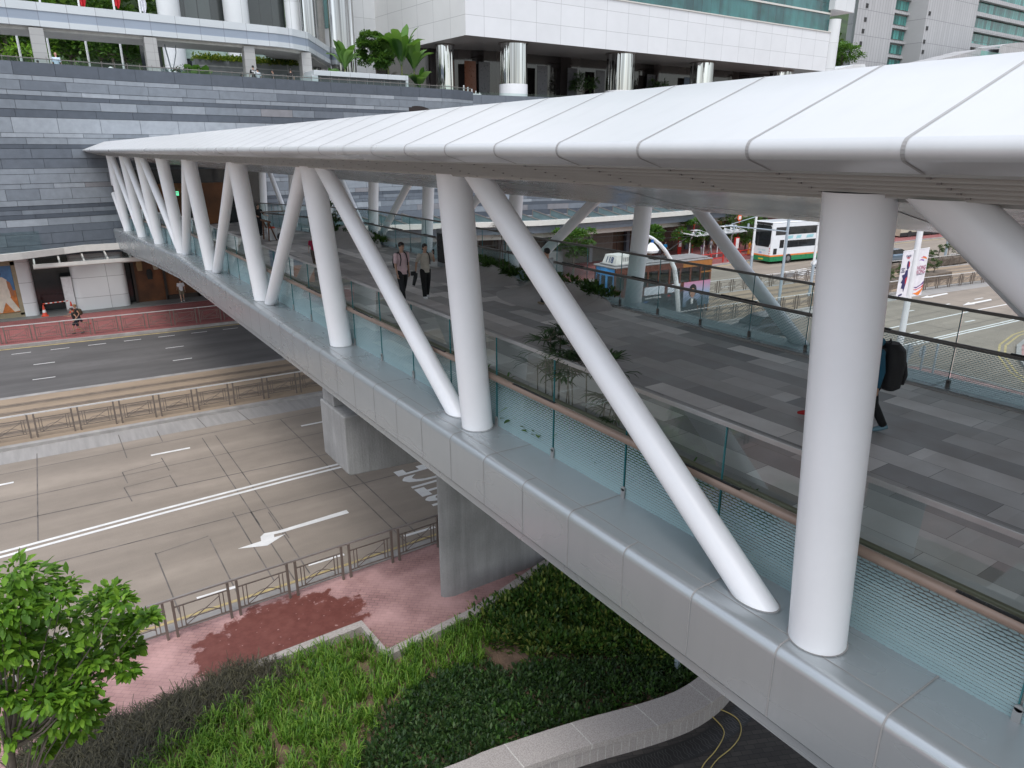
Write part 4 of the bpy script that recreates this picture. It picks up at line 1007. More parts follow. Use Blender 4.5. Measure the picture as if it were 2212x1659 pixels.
# ================================================================== PLANTS
def leaf_cloud(name, P, D, ln, wd, mat, parent=None, fold=.18, droop=0., kind=None, seed=1, lvar=.35):
    """P centres (n,3), D pointing directions (n,3): one folded leaf (2 faces + bend) per point."""
    r = np.random.default_rng(seed); n = len(P); P = np.asarray(P, float); D = np.asarray(D, float)
    D = D/np.maximum(np.linalg.norm(D, axis=1, keepdims=True), 1e-6)
    up = np.tile([0,0,1.], (n,1))+r.normal(0,.35,(n,3)); W = np.cross(D, up); W /= np.maximum(np.linalg.norm(W, axis=1, keepdims=True), 1e-6)
    U = np.cross(W, D); l = (ln*(1-lvar+2*lvar*r.random(n)))[:,None]; w = wd*(l/ln)
    b = P; mid = P+D*l*.5; tip = P+D*l-U*l*droop
    v = np.stack([b, mid-W*w*.5+U*w*fold, mid-W*0-U*0, mid+W*w*.5+U*w*fold, P+D*l*.82-W*w*.3-U*l*droop*.5+U*w*fold*.6, P+D*l*.82+W*w*.3-U*l*droop*.5+U*w*fold*.6, tip], axis=1).reshape(-1,3)
    q = np.array([[0,2,1],[0,3,2],[1,2,4],[2,3,5],[2,6,4],[2,5,6]])
    F = (q[None]+7*np.arange(n)[:,None,None]).reshape(-1,3)
    return np_mesh(name, v, F, 3, mat, parent, kind)
def blade_cloud(name, P, D, ln, wd, mat, parent=None, bend=.5, kind=None, seed=1, lvar=.4):
    r = np.random.default_rng(seed); n = len(P); P = np.asarray(P, float); D = np.asarray(D, float)
    D = D/np.linalg.norm(D, axis=1, keepdims=True)
    h = D.copy(); h[:,2] = 0; nr = np.linalg.norm(h, axis=1, keepdims=True); h = np.where(nr > .05, h/np.maximum(nr,1e-6), r.normal(0,1,(n,3))*[1,1,0]); h /= np.maximum(np.linalg.norm(h,axis=1,keepdims=True),1e-6)
    W = np.cross(h, [0,0,1.]); l = (ln*(1-lvar+2*lvar*r.random(n)))[:,None]; w = wd*(.7+.6*r.random(n))[:,None]
    m1 = P+D*l*.45; m2 = P+D*l*.78+(h-[0,0,.8])*l*bend*.22; t = P+D*l*.95+(h-[0,0,1.2])*l*bend*.6
    v = np.stack([P-W*w*.4, P+W*w*.4, m1-W*w*.5, m1+W*w*.5, m2-W*w*.35, m2+W*w*.35, t], axis=1).reshape(-1,3)
    F = np.array([[0,1,3],[0,3,2],[2,3,5],[2,5,4],[4,5,6]]); F = (F[None]+7*np.arange(n)[:,None,None]).reshape(-1,3)
    return np_mesh(name, v, F, 3, mat, parent, kind)
def np_mesh(name, v, F, k, mat, parent, kind):
    if parent is not None: v = v-np.array(wloc(parent))
    me = bpy.data.meshes.new(name); me.vertices.add(len(v)); me.vertices.foreach_set('co', v.astype(np.float32).ravel())
    me.loops.add(F.size); me.loops.foreach_set('vertex_index', F.astype(np.int32).ravel())
    me.polygons.add(len(F)); me.polygons.foreach_set('loop_start', np.arange(0, F.size, k, dtype=np.int32)); me.polygons.foreach_set('loop_total', np.full(len(F), k, dtype=np.int32))
    me.materials.append(mat); me.update(); me.validate()
    o = bpy.data.objects.new(name, me); COL.objects.link(o)
    if parent is not None: o.parent = parent
    if kind: o['kind'] = kind
    return o
def clump_pts(centres, radii, per, r, flat=.8, shell=.45):
    P = []; D = []
    for c, R_ in zip(centres, radii):
        d = r.normal(0,1,(per,3)); d /= np.linalg.norm(d, axis=1, keepdims=True); d[:,2] = np.where(d[:,2] < -.3, -d[:,2]*.6, d[:,2])
        rad = R_*(shell+(1-shell)*r.random((per,1))**.6); P.append(np.array(c)+d*rad*[1,1,flat]); D.append(d*[1,1,.5]+r.normal(0,.45,(per,3))+[0,0,-.1])
    return np.concatenate(P), np.concatenate(D)
G_bright = leaf_mat('bright_green_leaf', [(.05,.13,.014),(.12,.26,.022),(.23,.41,.04)], trans=.4)
G_mid = leaf_mat('mid_green_leaf', [(.022,.065,.014),(.045,.12,.02),(.09,.19,.035)])
G_dark = leaf_mat('dark_green_leaf', [(.010,.026,.010),(.022,.055,.018),(.04,.085,.026),(.085,.14,.045)])
G_grass = leaf_mat('liriope_blade', [(.03,.085,.010),(.08,.19,.018),(.14,.28,.03),(.24,.36,.06)], trans=.4)
G_purple = leaf_mat('purple_black_blade', [(.030,.029,.018),(.058,.053,.036),(.11,.10,.055)], trans=.15)
G_varieg = leaf_mat('yellow_splashed_leaf', [(.018,.055,.012),(.03,.085,.016),(.05,.11,.02),(.09,.15,.03),(.26,.27,.06)])
G_fresh = leaf_mat('fresh_green_leaf', [(.025,.07,.016),(.06,.15,.024),(.13,.25,.045)])
G_hill = leaf_mat('hillside_leaf', [(.03,.07,.025),(.07,.14,.035),(.16,.24,.06)], trans=.2)
M_bark = pm('grey_brown_bark', (.12,.10,.08), .9, var=.3, scale=8, bump=.5)
def tree(name, label, x, y, z, h, rad, crown_h, mat, leaf=(.2,.12), per=110, clumps=26, group=None, seed=1, cat='tree', trunk_r=.12, lean=(0,0)):
    r = np.random.default_rng(seed); rr = random.Random(seed); t = thing(name, label, cat, (x,y,z), group=group)
    top = Vector((x+lean[0], y+lean[1], z+h-crown_h*.5)); tr = MB(); fork = Vector((x,y,z)).lerp(top, .62)
    tr.tube([(x,y,z),(x+.04,y,z+(fork.z-z)*.5),fork,top], [trunk_r,trunk_r*.85,trunk_r*.65,trunk_r*.25], 10)
    C = []; Rr = []
    for k in range(clumps):
        d = Vector((rr.gauss(0,1), rr.gauss(0,1), rr.gauss(0,1))).normalized(); q = rr.uniform(.45, .92)
        c = top+Vector((d.x*rad*q, d.y*rad*q, d.z*crown_h*.5*q)); C.append(tuple(c)); Rr.append(rr.uniform(.16,.34)*rad)
        if k < 14: tr.tube([fork+(top-fork)*rr.random()*.6, (fork+Vector(c))/2+Vector((0,0,.1)), c], [trunk_r*.3,trunk_r*.18,trunk_r*.08], 6)
    P_, D_ = clump_pts(C, Rr, per, r)
    tr.build('trunk', M_bark, t, smooth=True); leaf_cloud('crown', P_, D_, leaf[0], leaf[1], mat, t, seed=seed); return t

# ---- foreground street tree at lower left, growing from the bed
t = thing('street_tree', 'young tree with bright green oval leaves in the planting bed, lower left corner', 'tree', (-1.75,10.6,.2))
CR = [(30,1240,.50),(75,1255,.55),(120,1300,.5),(20,1310,.6),(95,1340,.55),(165,1335,.42),(215,1300,.36),(240,1280,.3),(262,1300,.25),(205,1355,.42),(255,1345,.33),(295,1340,.26),(322,1333,.16),(225,1400,.32),(262,1385,.28),(285,1400,.22),(250,1430,.22),(278,1450,.16),(60,1430,.55),(20,1410,.6),(120,1450,.5),(165,1440,.42),(30,1500,.55),(95,1510,.5),(150,1505,.45),(190,1480,.35),(60,1560,.45),(120,1560,.38),(20,1590,.5),(170,1545,.3),(205,1530,.22),(45,1360,.5),(140,1395,.4),(-50,1300,.7),(-60,1420,.7),(-60,1520,.7),(95,1620,.2),(200,1430,.25),(0,1330,.5)]
C = []; Rr = []; rr = random.Random(4); tr = MB(); base = Vector((-1.75,10.6,.2)); fork = Vector((-1.6,10.7,2.9))
tr.tube([base,(-1.72,10.62,1.6),fork],[.075,.065,.055],12)
CR += [(rr.uniform(-40,190), rr.uniform(1400,1610), rr.uniform(.3,.5)) for _ in range(16)]+[(rr.uniform(-60,140), rr.uniform(1240,1400), rr.uniform(.35,.5)) for _ in range(8)]
for k, (x, y, q) in enumerate(CR):
    c = at_y(x, y, 10.9+rr.uniform(-.55,.6)); C.append(tuple(c)); Rr.append(q*.60)
    if k % 2 == 0 and c.z > 3.2: tr.tube([fork, fork.lerp(c,.5)+Vector((0,0,-.12)), c], [.026,.014,.005], 6)
    elif k % 3 == 0: tr.tube([Vector((-1.72,10.62,1.7)), Vector((-1.72,10.62,2.0)).lerp(c,.5), c], [.018,.010,.005], 6)
tr.build('trunk', M_bark, t, smooth=True)
r = np.random.default_rng(11); P_, D_ = clump_pts(C, Rr, 92, r, .7, .15); D_[:,2] -= .25
leaf_cloud('crown', P_, D_, .155, .07, G_bright, t, fold=.12, droop=.12, seed=3)

# ---- planting bed at the foot of the bridge
def in_poly(px, py, poly):
    c = False; n = len(poly); j = n-1
    for i in range(n):
        xi, yi = poly[i]; xj, yj = poly[j]
        if (yi > py) != (yj > py) and px < (xj-xi)*(py-yi)/(yj-yi)+xi: c = not c
        j = i
    return c
def g2(pts, z=.2): return [tuple(at_z(x, y, z))[:2] for x, y in pts]
bed = g2([(-900,1600),(-300,1480)])
bed = [(-9,6.0),(-9,13.2),(-2.6,12.5),(.0,13.2),(1.4,13.75),(2.5,13.66),(4.9,13.6),(4.92,12.48),(7.43,12.55),(10.2,13.3),(12.6,13.4),(12.6,9.5),(11.2,8.2)]+[(10.3,7.75),(9.2,7.85),(8.2,8.05),(7.1,8.3),(5.6,8.75),(4.2,9.0),(0,7.2),(-3,6.0)]
MB().prism(bed, .0, .2).build('planting_soil', M_soil, kind='structure')
kz = [(-9,13.3),(-2.6,12.6),(.0,13.3),(1.4,13.85)]
zig = [(2.3,13.70),(4.90,13.72),(4.98,12.42),(7.43,12.62),(10.2,13.35),(12.6,13.45)]
kb = thing('planter_kerb', 'thin pale granite kerb zigzagging between the wet red paving and the green bed', 'kerb', (5,13,0))
ribbon('granite_kerb', zig, .24, .1, .42, M_granite, parent=kb, kind=None)
seat = [(-9,5.6),(-3,5.6),(0,6.8),(3.4,8.35),(4.9,8.40),(6.0,8.22),(7.2,7.95),(8.4,7.62),(9.4,7.45),(10.4,7.55),(11.3,8.0),(11.9,8.8),(12.3,9.8)]
sw_ = thing('granite_seat_wall', 'broad curved pale granite seat wall around the dark shrubs at the bottom of the photo', 'seat wall', (7,8,0))
M_cope = panel_mat('granite_coping', (.44,.40,.375), 1.35, 30, 'xz', (.62,.6,.56), .012, .7, .07, speck=.5); 
def smooth_curve(p, k=5):
    out = []
    for i in range(len(p)-1):
        p0 = Vector(p[max(0,i-1)]); p1 = Vector(p[i]); p2 = Vector(p[i+1]); p3 = Vector(p[min(len(p)-1,i+2)])
        for j in range(k):
            t = j/k; out.append(tuple(.5*((2*p1)+(p2-p0)*t+(2*p0-5*p1+4*p2-p3)*t*t+(3*p1-p0-3*p2+p3)*t**3)))
    return out+[p[-1]]
seat = smooth_curve(seat)
ribbon('coping', seat, .62, .52, .64, M_cope, parent=sw_, kind=None); 
ribbon('wall_face', offset_line(seat, -.04), .46, 0, .52, panel_mat('granite_face', (.40,.365,.345), .16, 30, 'xz', (.52,.5,.47), .008, .7, .08, speck=.4), parent=sw_, kind=None)
MB().prism([(-40,-30),(-40,5.4),(-9,5.4),(-3,5.4)]+[(x,y) for x, y in offset_line(seat, -.2)][6:]+[(12.6,9.8),(30,9.8),(30,-30)], .0, .14).build('dark_plaza', M_dark, kind='structure')
dr = offset_line(seat, -.62)
ribbon('drain_grate', dr, .42, None, .15, pm('black_cast_drain', (.018,.018,.018), .5), kind='structure')
wv = MB(); s_ = 0
for i in range(20, len(dr)-1):
    a = Vector(dr[i]); b = Vector(dr[i+1]); L_ = (b-a).length; n_ = max(1,int(L_/.06)); tt = (b-a).normalized(); nn = Vector((-tt.y, tt.x))
    for k in range(n_):
        p = a+tt*(k*.06); w1 = [(p+nn*(-.17+.34*q/6)+tt*(.02*math.sin(q*1.9+k))) for q in range(7)]
        for u, v in zip(w1, w1[1:]): wv.add([(u.x,u.y,.153),(v.x,v.y,.153),(v.x+tt.x*.02,v.y+tt.y*.02,.153),(u.x+tt.x*.02,u.y+tt.y*.02,.153)], [(0,1,2,3)])
wv.build('drain_wave_slots', pm('grate_ridge', (.085,.085,.085), .4, .5), kind='structure')
def scatter(n, poly, r, z=.2):
    xs = [p[0] for p in poly]; ys = [p[1] for p in poly]; out = []
    while len(out) < n:
        x = r.uniform(min(xs), max(xs)); y = r.uniform(min(ys), max(ys))
        if in_poly(x, y, poly): out.append((x, y, z))
    return np.array(out)
r = np.random.default_rng(21)
pu = g2([(20,1700),(60,1625),(200,1590),(300,1560),(430,1500),(530,1452),(615,1448),(600,1490),(520,1520),(440,1570),(330,1640),(250,1740)])
gr = g2([(250,1740),(330,1640),(440,1570),(520,1520),(600,1490),(610,1440),(790,1385),(838,1432),(1010,1345),(1060,1370),(1040,1440),(900,1490),(820,1560),(770,1680),(760,1800),(200,1900)])
sh = g2([(770,1800),(775,1660),(830,1560),(900,1490),(1030,1440),(1120,1450),(1250,1440),(1420,1410),(1520,1440),(1520,1478),(1400,1520),(1250,1570),(1130,1600),(1000,1660),(880,1800)])
va = g2([(1035,1340),(1100,1300),(1180,1250),(1260,1240),(1420,1290),(1560,1400),(1480,1430),(1300,1420),(1150,1440),(1060,1400)])
def tufts(P, per, spread, rise, r):
    n = len(P); PP = np.repeat(P, per, axis=0)+r.normal(0,spread,(n*per,3))*[1,1,0]; a = r.uniform(0,2*math.pi,n*per); t = r.uniform(.15,.75,n*per)
    return PP, np.stack([np.cos(a)*t, np.sin(a)*t, np.full(n*per,rise)], axis=1)
def patch(name, label, cat, loc): return thing(name, label, cat, loc)
# the kinds of ground cover nobody could count, one object each
P1, D1 = tufts(scatter(230, pu, r), 60, .12, 1.0, r); o = blade_cloud('dark_grass', P1, D1, .46, .013, G_purple, bend=.7, kind='stuff', seed=2); tag(o, 'dark purple grass border between the pink footpath and the bright green tufts', 'ornamental grass')
P1, D1 = tufts(scatter(800, gr, r), 14, .04, 1.7, r); o = blade_cloud('green_grass', P1, D1, .42, .020, G_grass, bend=.35, kind='stuff', seed=3); tag(o, 'bright green strap leaved tufts in brown soil behind the zigzag kerb', 'ornamental grass')
def shrub_pts(P, hr, per, r):
    n = len(P); PP = np.repeat(P, per, axis=0); d = r.normal(0,1,(n*per,3)); d /= np.linalg.norm(d,axis=1,keepdims=True); d[:,2] = abs(d[:,2])
    rad = np.repeat(hr*(.6+.7*r.random(n)), per)[:,None]; return PP+d*rad*(.35+.65*r.random((n*per,1)))*[1.15,1.15,1.0], d+[0,0,.25]+r.normal(0,.4,(n*per,3))
P1, D1 = shrub_pts(scatter(520, sh, r), .24, 46, r); o = leaf_cloud('ground_shrubs', P1, D1, .10, .042, G_dark, kind='stuff', seed=5); tag(o, 'low dark green shrubs covering the bed behind the granite seat wall', 'shrubs')
P1, D1 = shrub_pts(scatter(50, sh, r), .26, 36, r); o = leaf_cloud('ground_shrub_tips', P1, D1, .11, .045, G_mid, kind='stuff', seed=6); tag(o, 'fresh green shoots scattered among the low dark shrubs', 'shrubs')
P1, D1 = shrub_pts(scatter(210, va, r), .42, 110, r); o = leaf_cloud('variegated_shrubs', P1, D1, .13, .055, G_varieg, kind='stuff', seed=7); tag(o, 'glossy green shrubs splashed with yellow beside the pier, against the bridge shadow', 'shrubs')
# yellow hose across the bed and on the dark plaza
M_hose = pm('yellow_hose', (.46,.36,.12), .45)
hp = [at_z(x, y, .27) for x, y in [(620,1495),(645,1512),(672,1520),(690,1542),(705,1580),(720,1610),(735,1660),(742,1720)]]
tag(MB().tube([tuple(p) for p in hp], .011, 8).build('garden_hose', M_hose, smooth=True), 'thin yellow hose trailing through the bright green tufts', 'hose')
hp = smooth_curve([tuple(at_z(x, y, .17))[:2] for x, y in [(1480,1760),(1515,1660),(1545,1622),(1563,1590),(1560,1570),(1535,1543),(1534,1533),(1552,1531),(1585,1546),(1600,1565),(1598,1590),(1580,1615),(1545,1645),(1520,1690),(1500,1760)]])
tag(MB().tube([(x,y,.165) for x, y in hp], .010, 8).build('coiled_hose', M_hose, smooth=True), 'yellow hose looped on the dark brick paving below the bridge', 'hose')
# steel post seen at the bed edge under the girder
a = at_z(1462,1450,.2); tag(MB().box(a.x-.05,a.x+.05,a.y-.05,a.y+.05,.2,1.0).build('marker_post', pm('grey_paint', (.3,.36,.4), .5)), 'short grey post standing in shadow under the girder behind the shrubs', 'post')

# ---- deck planters
def palm(cx, cy, z, h, seed, name, label, group=None, stems=5):
    t = thing(name, label, 'plant', (cx,cy,z), group=group); rr = random.Random(seed); st = MB(); P=[]; D=[]
    for k in range(stems):
        x, y = cx+rr.uniform(-.25,.25), cy+rr.uniform(-.45,.45); hh = h*rr.uniform(.55,1); tx, ty = x+rr.uniform(-.1,.1), y+rr.uniform(-.12,.12)
        st.tube([(x,y,z),(tx,ty,z+hh)], [.012,.009], 6)
        for j in range(6):
            a = rr.uniform(0,2*math.pi); s = Vector((tx+math.cos(a)*.12, ty+math.sin(a)*.2, z+hh+rr.uniform(-.15,.16))); st.tube([(tx,ty,z+hh-.05),tuple(s)], .005, 5)
            for f in range(9):
                b = a+(f-4)*.27; P.append(tuple(s)); D.append((math.cos(b)*.8, math.sin(b)*.8, .35-abs(f-4)*.08))
    st.build('stem', M_bark, t); blade_cloud('fan_leaves', P, D, .27, .030, leaf_mat('palm_leaf', [(.008,.022,.008),(.018,.045,.014),(.035,.08,.02)], trans=.12), t, bend=.35, seed=seed, lvar=.2); return t
MB().box(5.98,6.45,4.2,10.6,6.9,7.06).build('planter_bed', M_soil, tag_parent := thing('deck_planter', 'long planter trough behind the bronze handrail, holding palms and low leaves', 'planter', (6.2,7,6.9)))
MB().box(6.45,6.52,4.2,10.6,6.9,7.12).build('planter_rim', pm('grey_planter_rim', (.2,.2,.2), .6), tag_parent)
palm(6.2, 7.8, 7.06, 1.6, 5, 'lady_palm', 'dark fan leaved palm in the deck planter left of the thick white column base', stems=6)
palm(6.2, 7.0, 7.06, 1.35, 9, 'lady_palm', 'dark fan leaved palm half hidden by the long white brace', stems=6)
r = np.random.default_rng(5)
q = np.stack([r.uniform(6.02,6.4,120), r.uniform(4.3,10.5,120), np.full(120,7.06)], axis=1); P1, D1 = shrub_pts(q, .22, 30, r)
leaf_cloud('planter_leaves', P1, D1, .15, .06, G_dark, tag_parent, seed=9)
q = np.stack([r.uniform(6.02,6.4,22), r.uniform(4.3,10.5,22), np.full(22,7.1)], axis=1); P1, D1 = tufts(q, 22, .06, .9, r); blade_cloud('planter_blades', P1, D1, .42, .04, G_mid, tag_parent, bend=.6, seed=10)
# far side curved concrete bench planters
M_bench = pm('grey_bench_concrete', (.36,.34,.33), .6, var=.12, scale=1.2)
def bench(y0, y1, name, label, h=.46, depth=1.9):
    t = thing(name, label, 'planter', (12.9,(y0+y1)/2,6.9), group=None); ys = np.linspace(y0, y1, 25); mb = MB(); n = 10
    for i, y in enumerate(ys):
        s = math.sin(math.pi*min(1,max(0,(y-y0)/(y1-y0))))**.45; hh = h*s+.01; dd = depth*(.35+.65*s)
        for k in range(n):
            a = math.pi/2*k/(n-1); mb.v.append((13.55-.28-dd*(1-math.sin(a)), y, 6.905+zd(y)-6.9+hh*(1-math.cos(a))))
        mb.v.append((13.55-.20, y, 6.905+zd(y)-6.9+hh)); mb.v.append((13.55-.20, y, 6.9))
    m_ = n+2
    for i in range(len(ys)-1):
        for k in range(m_-1): mb.f.append((i*m_+k, i*m_+k+1, (i+1)*m_+k+1, (i+1)*m_+k)); mb.m.append(0)
    mb.build('curved_bench', M_bench, t, smooth=True, sharp=50)
    for i in range(3, 24, 3):
        mb2 = MB(); y = ys[i]; c = [mb.v[i*m_+k] for k in range(n)]
        for p, q_ in zip(c, c[1:]): mb2.add([(p[0]-.002,y,p[2]+.004),(q_[0]-.002,y,q_[2]+.004),(q_[0]-.002,y+.012,q_[2]+.004),(p[0]-.002,y+.012,p[2]+.004)], [(3,2,1,0),(0,1,2,3)])
        mb2.build('bench_joint', M_seam, t)
    rr = np.random.default_rng(int(y0)); m = int((y1-y0)*(9 if y0 < 19 else 12)); q = np.stack([rr.uniform(13.25,13.62,m), rr.uniform(y0+.3,y1-.1,m), np.full(m,7.35)], axis=1)
    q[:,2] = [7.0+.28*math.sin(math.pi*(y-y0)/(y1-y0))**.45 for y in q[:,1]]
    P1, D1 = shrub_pts(q, .19, 40, rr); leaf_cloud('leaves', P1, D1, .14, .065, G_dark, t, seed=int(y1)); 
    q2 = q[::5]; P1, D1 = tufts(q2, 20, .07, .9, rr); blade_cloud('blades', P1, D1, .38, .035, G_mid, t, bend=.7, seed=int(y1)+3); return t
bench(14.6, 18.9, 'bench_planter', 'curved grey bench planter full of dark leaves beside the man in the grey shirt')
bench(19.3, 24.0, 'bench_planter', 'curved grey concrete bench planter with leafy top behind the second thick white column')
bench(30.5, 37.0, 'bench_planter', 'distant curved bench planter with a bush at its top, left half of the deck', h=.8)
palm(13.2, 19.8, 7.4, 1.3, 17, 'potted_palm', 'dark spiky palm at the glass behind the man in the grey shirt', stems=4)
tree('leafy_bush', 'round leafy bush on the distant bench planter, beside the third white column', 13.1, 36.0, 7.2, 1.5, .8, 1.3, G_dark, (.14,.07), 50, 16, seed=31, cat='bush', trunk_r=.03)

# ---- plaza planting: banana plants, round bush, hedge
def banana(cx, cy, z, h, seed, label, leaves=13, w=.85):
    t = thing('banana_plant', label, 'plant', (cx,cy,z), group=None); rr = random.Random(seed); st = MB(); mb = MB()
    st.tube([(cx,cy,z),(cx,cy,z+h*.35)], [.09,.06], 8)
    for k in range(leaves):
        a = 2*math.pi*k/leaves+rr.uniform(-.3,.3); out = rr.uniform(.25,.9); L_ = h*rr.uniform(.55,.8); b = Vector((cx,cy,z+h*.3)); pts = []
        for j in range(8):
            s = j/7; pts.append(b+Vector((math.cos(a)*out*L_*s*(.5+.5*s), math.sin(a)*out*L_*s*(.5+.5*s), L_*s*(1.05-.5*s*s*out))))
        sd = Vector((-math.sin(a), math.cos(a), 0)); n0 = len(mb.v)
        for j, p in enumerate(pts):
            s = j/7; ww = 0 if s < .25 else w*math.sin(math.pi*min(1,(s-.25)/.78))**.6*(1 if j < 7 else .15); ww = max(ww, .02)
            for q in (-1,-.5,0,.5,1): mb.v.append(tuple(p+sd*(q*ww*.5)+Vector((0,0,.10*abs(q)*ww+(rr.uniform(-.03,.03) if abs(q) == 1 else 0)))))
        for j in range(7):
            for q in range(4): i0 = n0+j*5+q; mb.f.append((i0,i0+1,i0+6,i0+5)); mb.m.append(0)
    st.build('stem', pm('banana_stem', (.14,.16,.05), .6), t, smooth=True); mb.build('leaves', leaf_mat('banana_leaf', [(.03,.10,.02),(.07,.18,.03),(.13,.25,.06)], rough=.35), t, smooth=True); return t
for k, (px_, py_, Y, h, lb_) in enumerate([(745,150,63.2,3.6,'broad leaved banana plant at the left end of the stone planter box'),(868,150,63.0,5.6,'tallest banana plant at the right of the round bush'),(838,140,63.8,5.0,'banana plant close behind the round bush'),(895,165,62.8,4.2,'banana plant leaning over the right end of the planter box'),(905,185,62.6,3.0,'small banana plant low beside the chrome lobby column'),(722,150,63.6,2.6,'small banana plant at the far left end of the planter box'),
                                            (418,168,62.6,2.1,'banana plant just behind the parapet under the walkway, left one'),(440,168,62.6,2.0,'banana plant just behind the parapet under the walkway, right one')]):
    a = at_y(px_, py_, Y); banana(a.x, Y, 16.6 if k < 4 else 15.45, h, 40+k, lb_)
a = at_y(812, 150, 64.0); tree('round_bush', 'round airy green bush in the stone planter box between the banana plants', a.x, 64.0, 16.9, 4.3, 1.75, 3.2, G_mid, (.22,.13), 230, 34, seed=51, cat='bush', trunk_r=.07)
a = at_y(395, 160, 63); tree('low_bush', 'low dark bush behind the parapet left of the small banana plants', a.x, 63, 15.4, 1.9, 1.6, 1.4, G_dark, (.14,.08), 70, 16, seed=52, cat='bush', trunk_r=.04)
for k, (px_, lb_) in enumerate([(1260,'palm like plant inside the dark lobby between the first and second chrome columns'),(1420,'palm like plant inside the dark lobby between the second and third chrome columns')]):
    a = at_y(px_, 190, 68); tree('lobby_palm', lb_, a.x, 68, 15.4, 4.2, 1.6, 2.4, G_dark, (.5,.1), 60, 12, seed=61+k, cat='plant', trunk_r=.06)
rr_ = np.random.default_rng(3); m = 170; q = np.stack([rr_.uniform(xa+.2,xb-.2,m), rr_.uniform(YP+.1,YP+1.0,m), np.full(m,zt_-.1)], axis=1); P1, D1 = shrub_pts(q, .5, 45, rr_)
leaf_cloud('hedge_leaves', P1, D1, .2, .11, leaf_mat('hedge_leaf', [(.03,.08,.015),(.10,.17,.02),(.34,.32,.05)]), tw, seed=12)
a = at_y(1790,160,70); tree('roof_bush', 'dark bush on the plaza edge at the right corner of the panelled building', a.x, 70, 15.0, 3.3, 3.2, 2.2, G_dark, (.25,.14), 70, 18, seed=71, cat='bush', trunk_r=.05)

# ---- wooded hill behind
hv = MB(); nx, ny = 60, 24; f_h = lambda x, y: max(0, (y-100))*.62+6*math.sin(x*.035)+3*math.sin(x*.11+y*.05)+10
for j in range(ny+1):
    for i in range(nx+1):
        x = -220+i*12; y = 96+j*10; hv.v.append((x, y, f_h(x,y)))
for j in range(ny):
    for i in range(nx): a_ = j*(nx+1)+i; hv.f.append((a_,a_+1,a_+nx+2,a_+nx+1)); hv.m.append(0)
hv.build('hill', pm('wooded_hill_floor', (.035,.06,.022), .95, var=.4, scale=.1), kind='structure', smooth=True)
rr_ = np.random.default_rng(8); C = []; Rr = []
for k in range(620):
    z1_ = k < 420; x = rr_.uniform(-60,70) if z1_ else rr_.uniform(120,230); y = rr_.uniform(98,230); C.append((x,y,f_h(x,y)+2+rr_.uniform(0,3))); Rr.append(rr_.uniform(2.2,4.6))
P1, D1 = clump_pts(C, Rr, 85, rr_, .8, .7)
o = leaf_cloud('wooded_hillside', P1, D1, 1.3, .85, G_hill, kind='stuff', seed=13); tag(o, 'dense green woodland climbing the hill behind the buildings', 'woodland')
for k, (px_, py_, Y, h, rad, m_, lb_) in enumerate([(15,110,84,8,4.2,G_bright,'bright green tree under the left end of the walkway beam'),(60,110,88,8,4.5,G_fresh,'green tree behind the first walkway pillar'),(150,112,86,7,4.2,G_fresh,'green tree between the first and second walkway pillars, behind the man in white'),(215,112,84,6.5,3.6,G_fresh,'green tree left of the dark spreading tree under the walkway'),(268,118,80,6.2,3.4,G_mid,'dark spreading tree just left of the second walkway pillar'),
                                                    (20,20,92,15,5.5,G_bright,'yellow green treetop above the walkway beam, top left corner'),(225,20,96,15,4.5,G_fresh,'treetop behind the red flags'),(1820,130,100,9,4.5,G_fresh,'green tree in the gap between the white building and the grey tower')]):
    a = at_y(px_, py_, Y); tree('hill_tree', lb_, a.x, Y, a.z-h*.55, h, rad, h*.62, m_, (.42,.26), 120, 26, seed=80+k, trunk_r=.16)

# ---- street trees right of the bridge
for k, (px_, py_, Y, h, rad, m_, lb_) in enumerate([(1240,512,50.6,5.4,2.1,G_mid,'street tree with round bright crown left of the second far column'),(1408,505,51.0,5.0,1.3,G_mid,'small street tree right of the second far column behind the curved lamp'),(1495,492,51.9,5.6,2.3,G_mid,'street tree behind the left end of the bus shelter'),(1615,482,53.0,6.2,3.2,G_mid,'dark street tree behind the right end of the bus shelter'),(1725,478,56,6.5,3.0,G_mid,'dark street tree above the white bus')]):
    a = at_y(px_, py_, Y); tree('street_tree', lb_, a.x, Y, .13, a.z+rad*.55, rad, rad*1.55, m_, (.26,.15), 120, 24, seed=100+k, trunk_r=.11)
# ================================================================== STREET FURNITURE
M_fr = pm('brown_grey_railing_paint', (.17,.14,.12), .45, .3, var=.1)
M_frt = pm('pale_railing_top', (.62,.61,.60), .4, .3)
def panel_mesh(w=1.26, h=1.03):
    mb = MB(); x = w/2
    for s in (-1,1):
        mb.box(s*x-.03, s*x+.03, -.03, .03, 0, h)
        for q in (.13, .22): mb.box(s*(x-q)-.012, s*(x-q)+.012, -.012, .012, .22, .82)
    for z in (.22, .82): mb.box(-x+.03, x-.03, -.014, .014, z-.014, z+.014)
    pa = [(-x+.22+(w-.44)*k/8, 0, .36+.17*math.sin(math.pi*k/8)) for k in range(9)]
    mb.tube(pa, .011, 6); mb.beam((-x+.22,0,.24),(x-.22,0,.74), .018, .018); mb.beam((-x+.22,0,.40),(x-.22,0,.40), .018, .018)
    return mb
_pm = panel_mesh().build('panel_frame', M_fr); _tm = MB().box(-.74,.74,-.035,.035,1.03,1.075).build('top_rail', M_frt)
_tm2 = MB().box(-.74,.74,-.028,.028,1.03,1.07).build('top_rail', pm('brown_top_rail', (.30,.27,.25), .35, .4)); tmesh2 = _tm2.data; bpy.data.objects.remove(_tm2)
pmesh, tmesh = _pm.data, _tm.data; bpy.data.objects.remove(_pm); bpy.data.objects.remove(_tm)
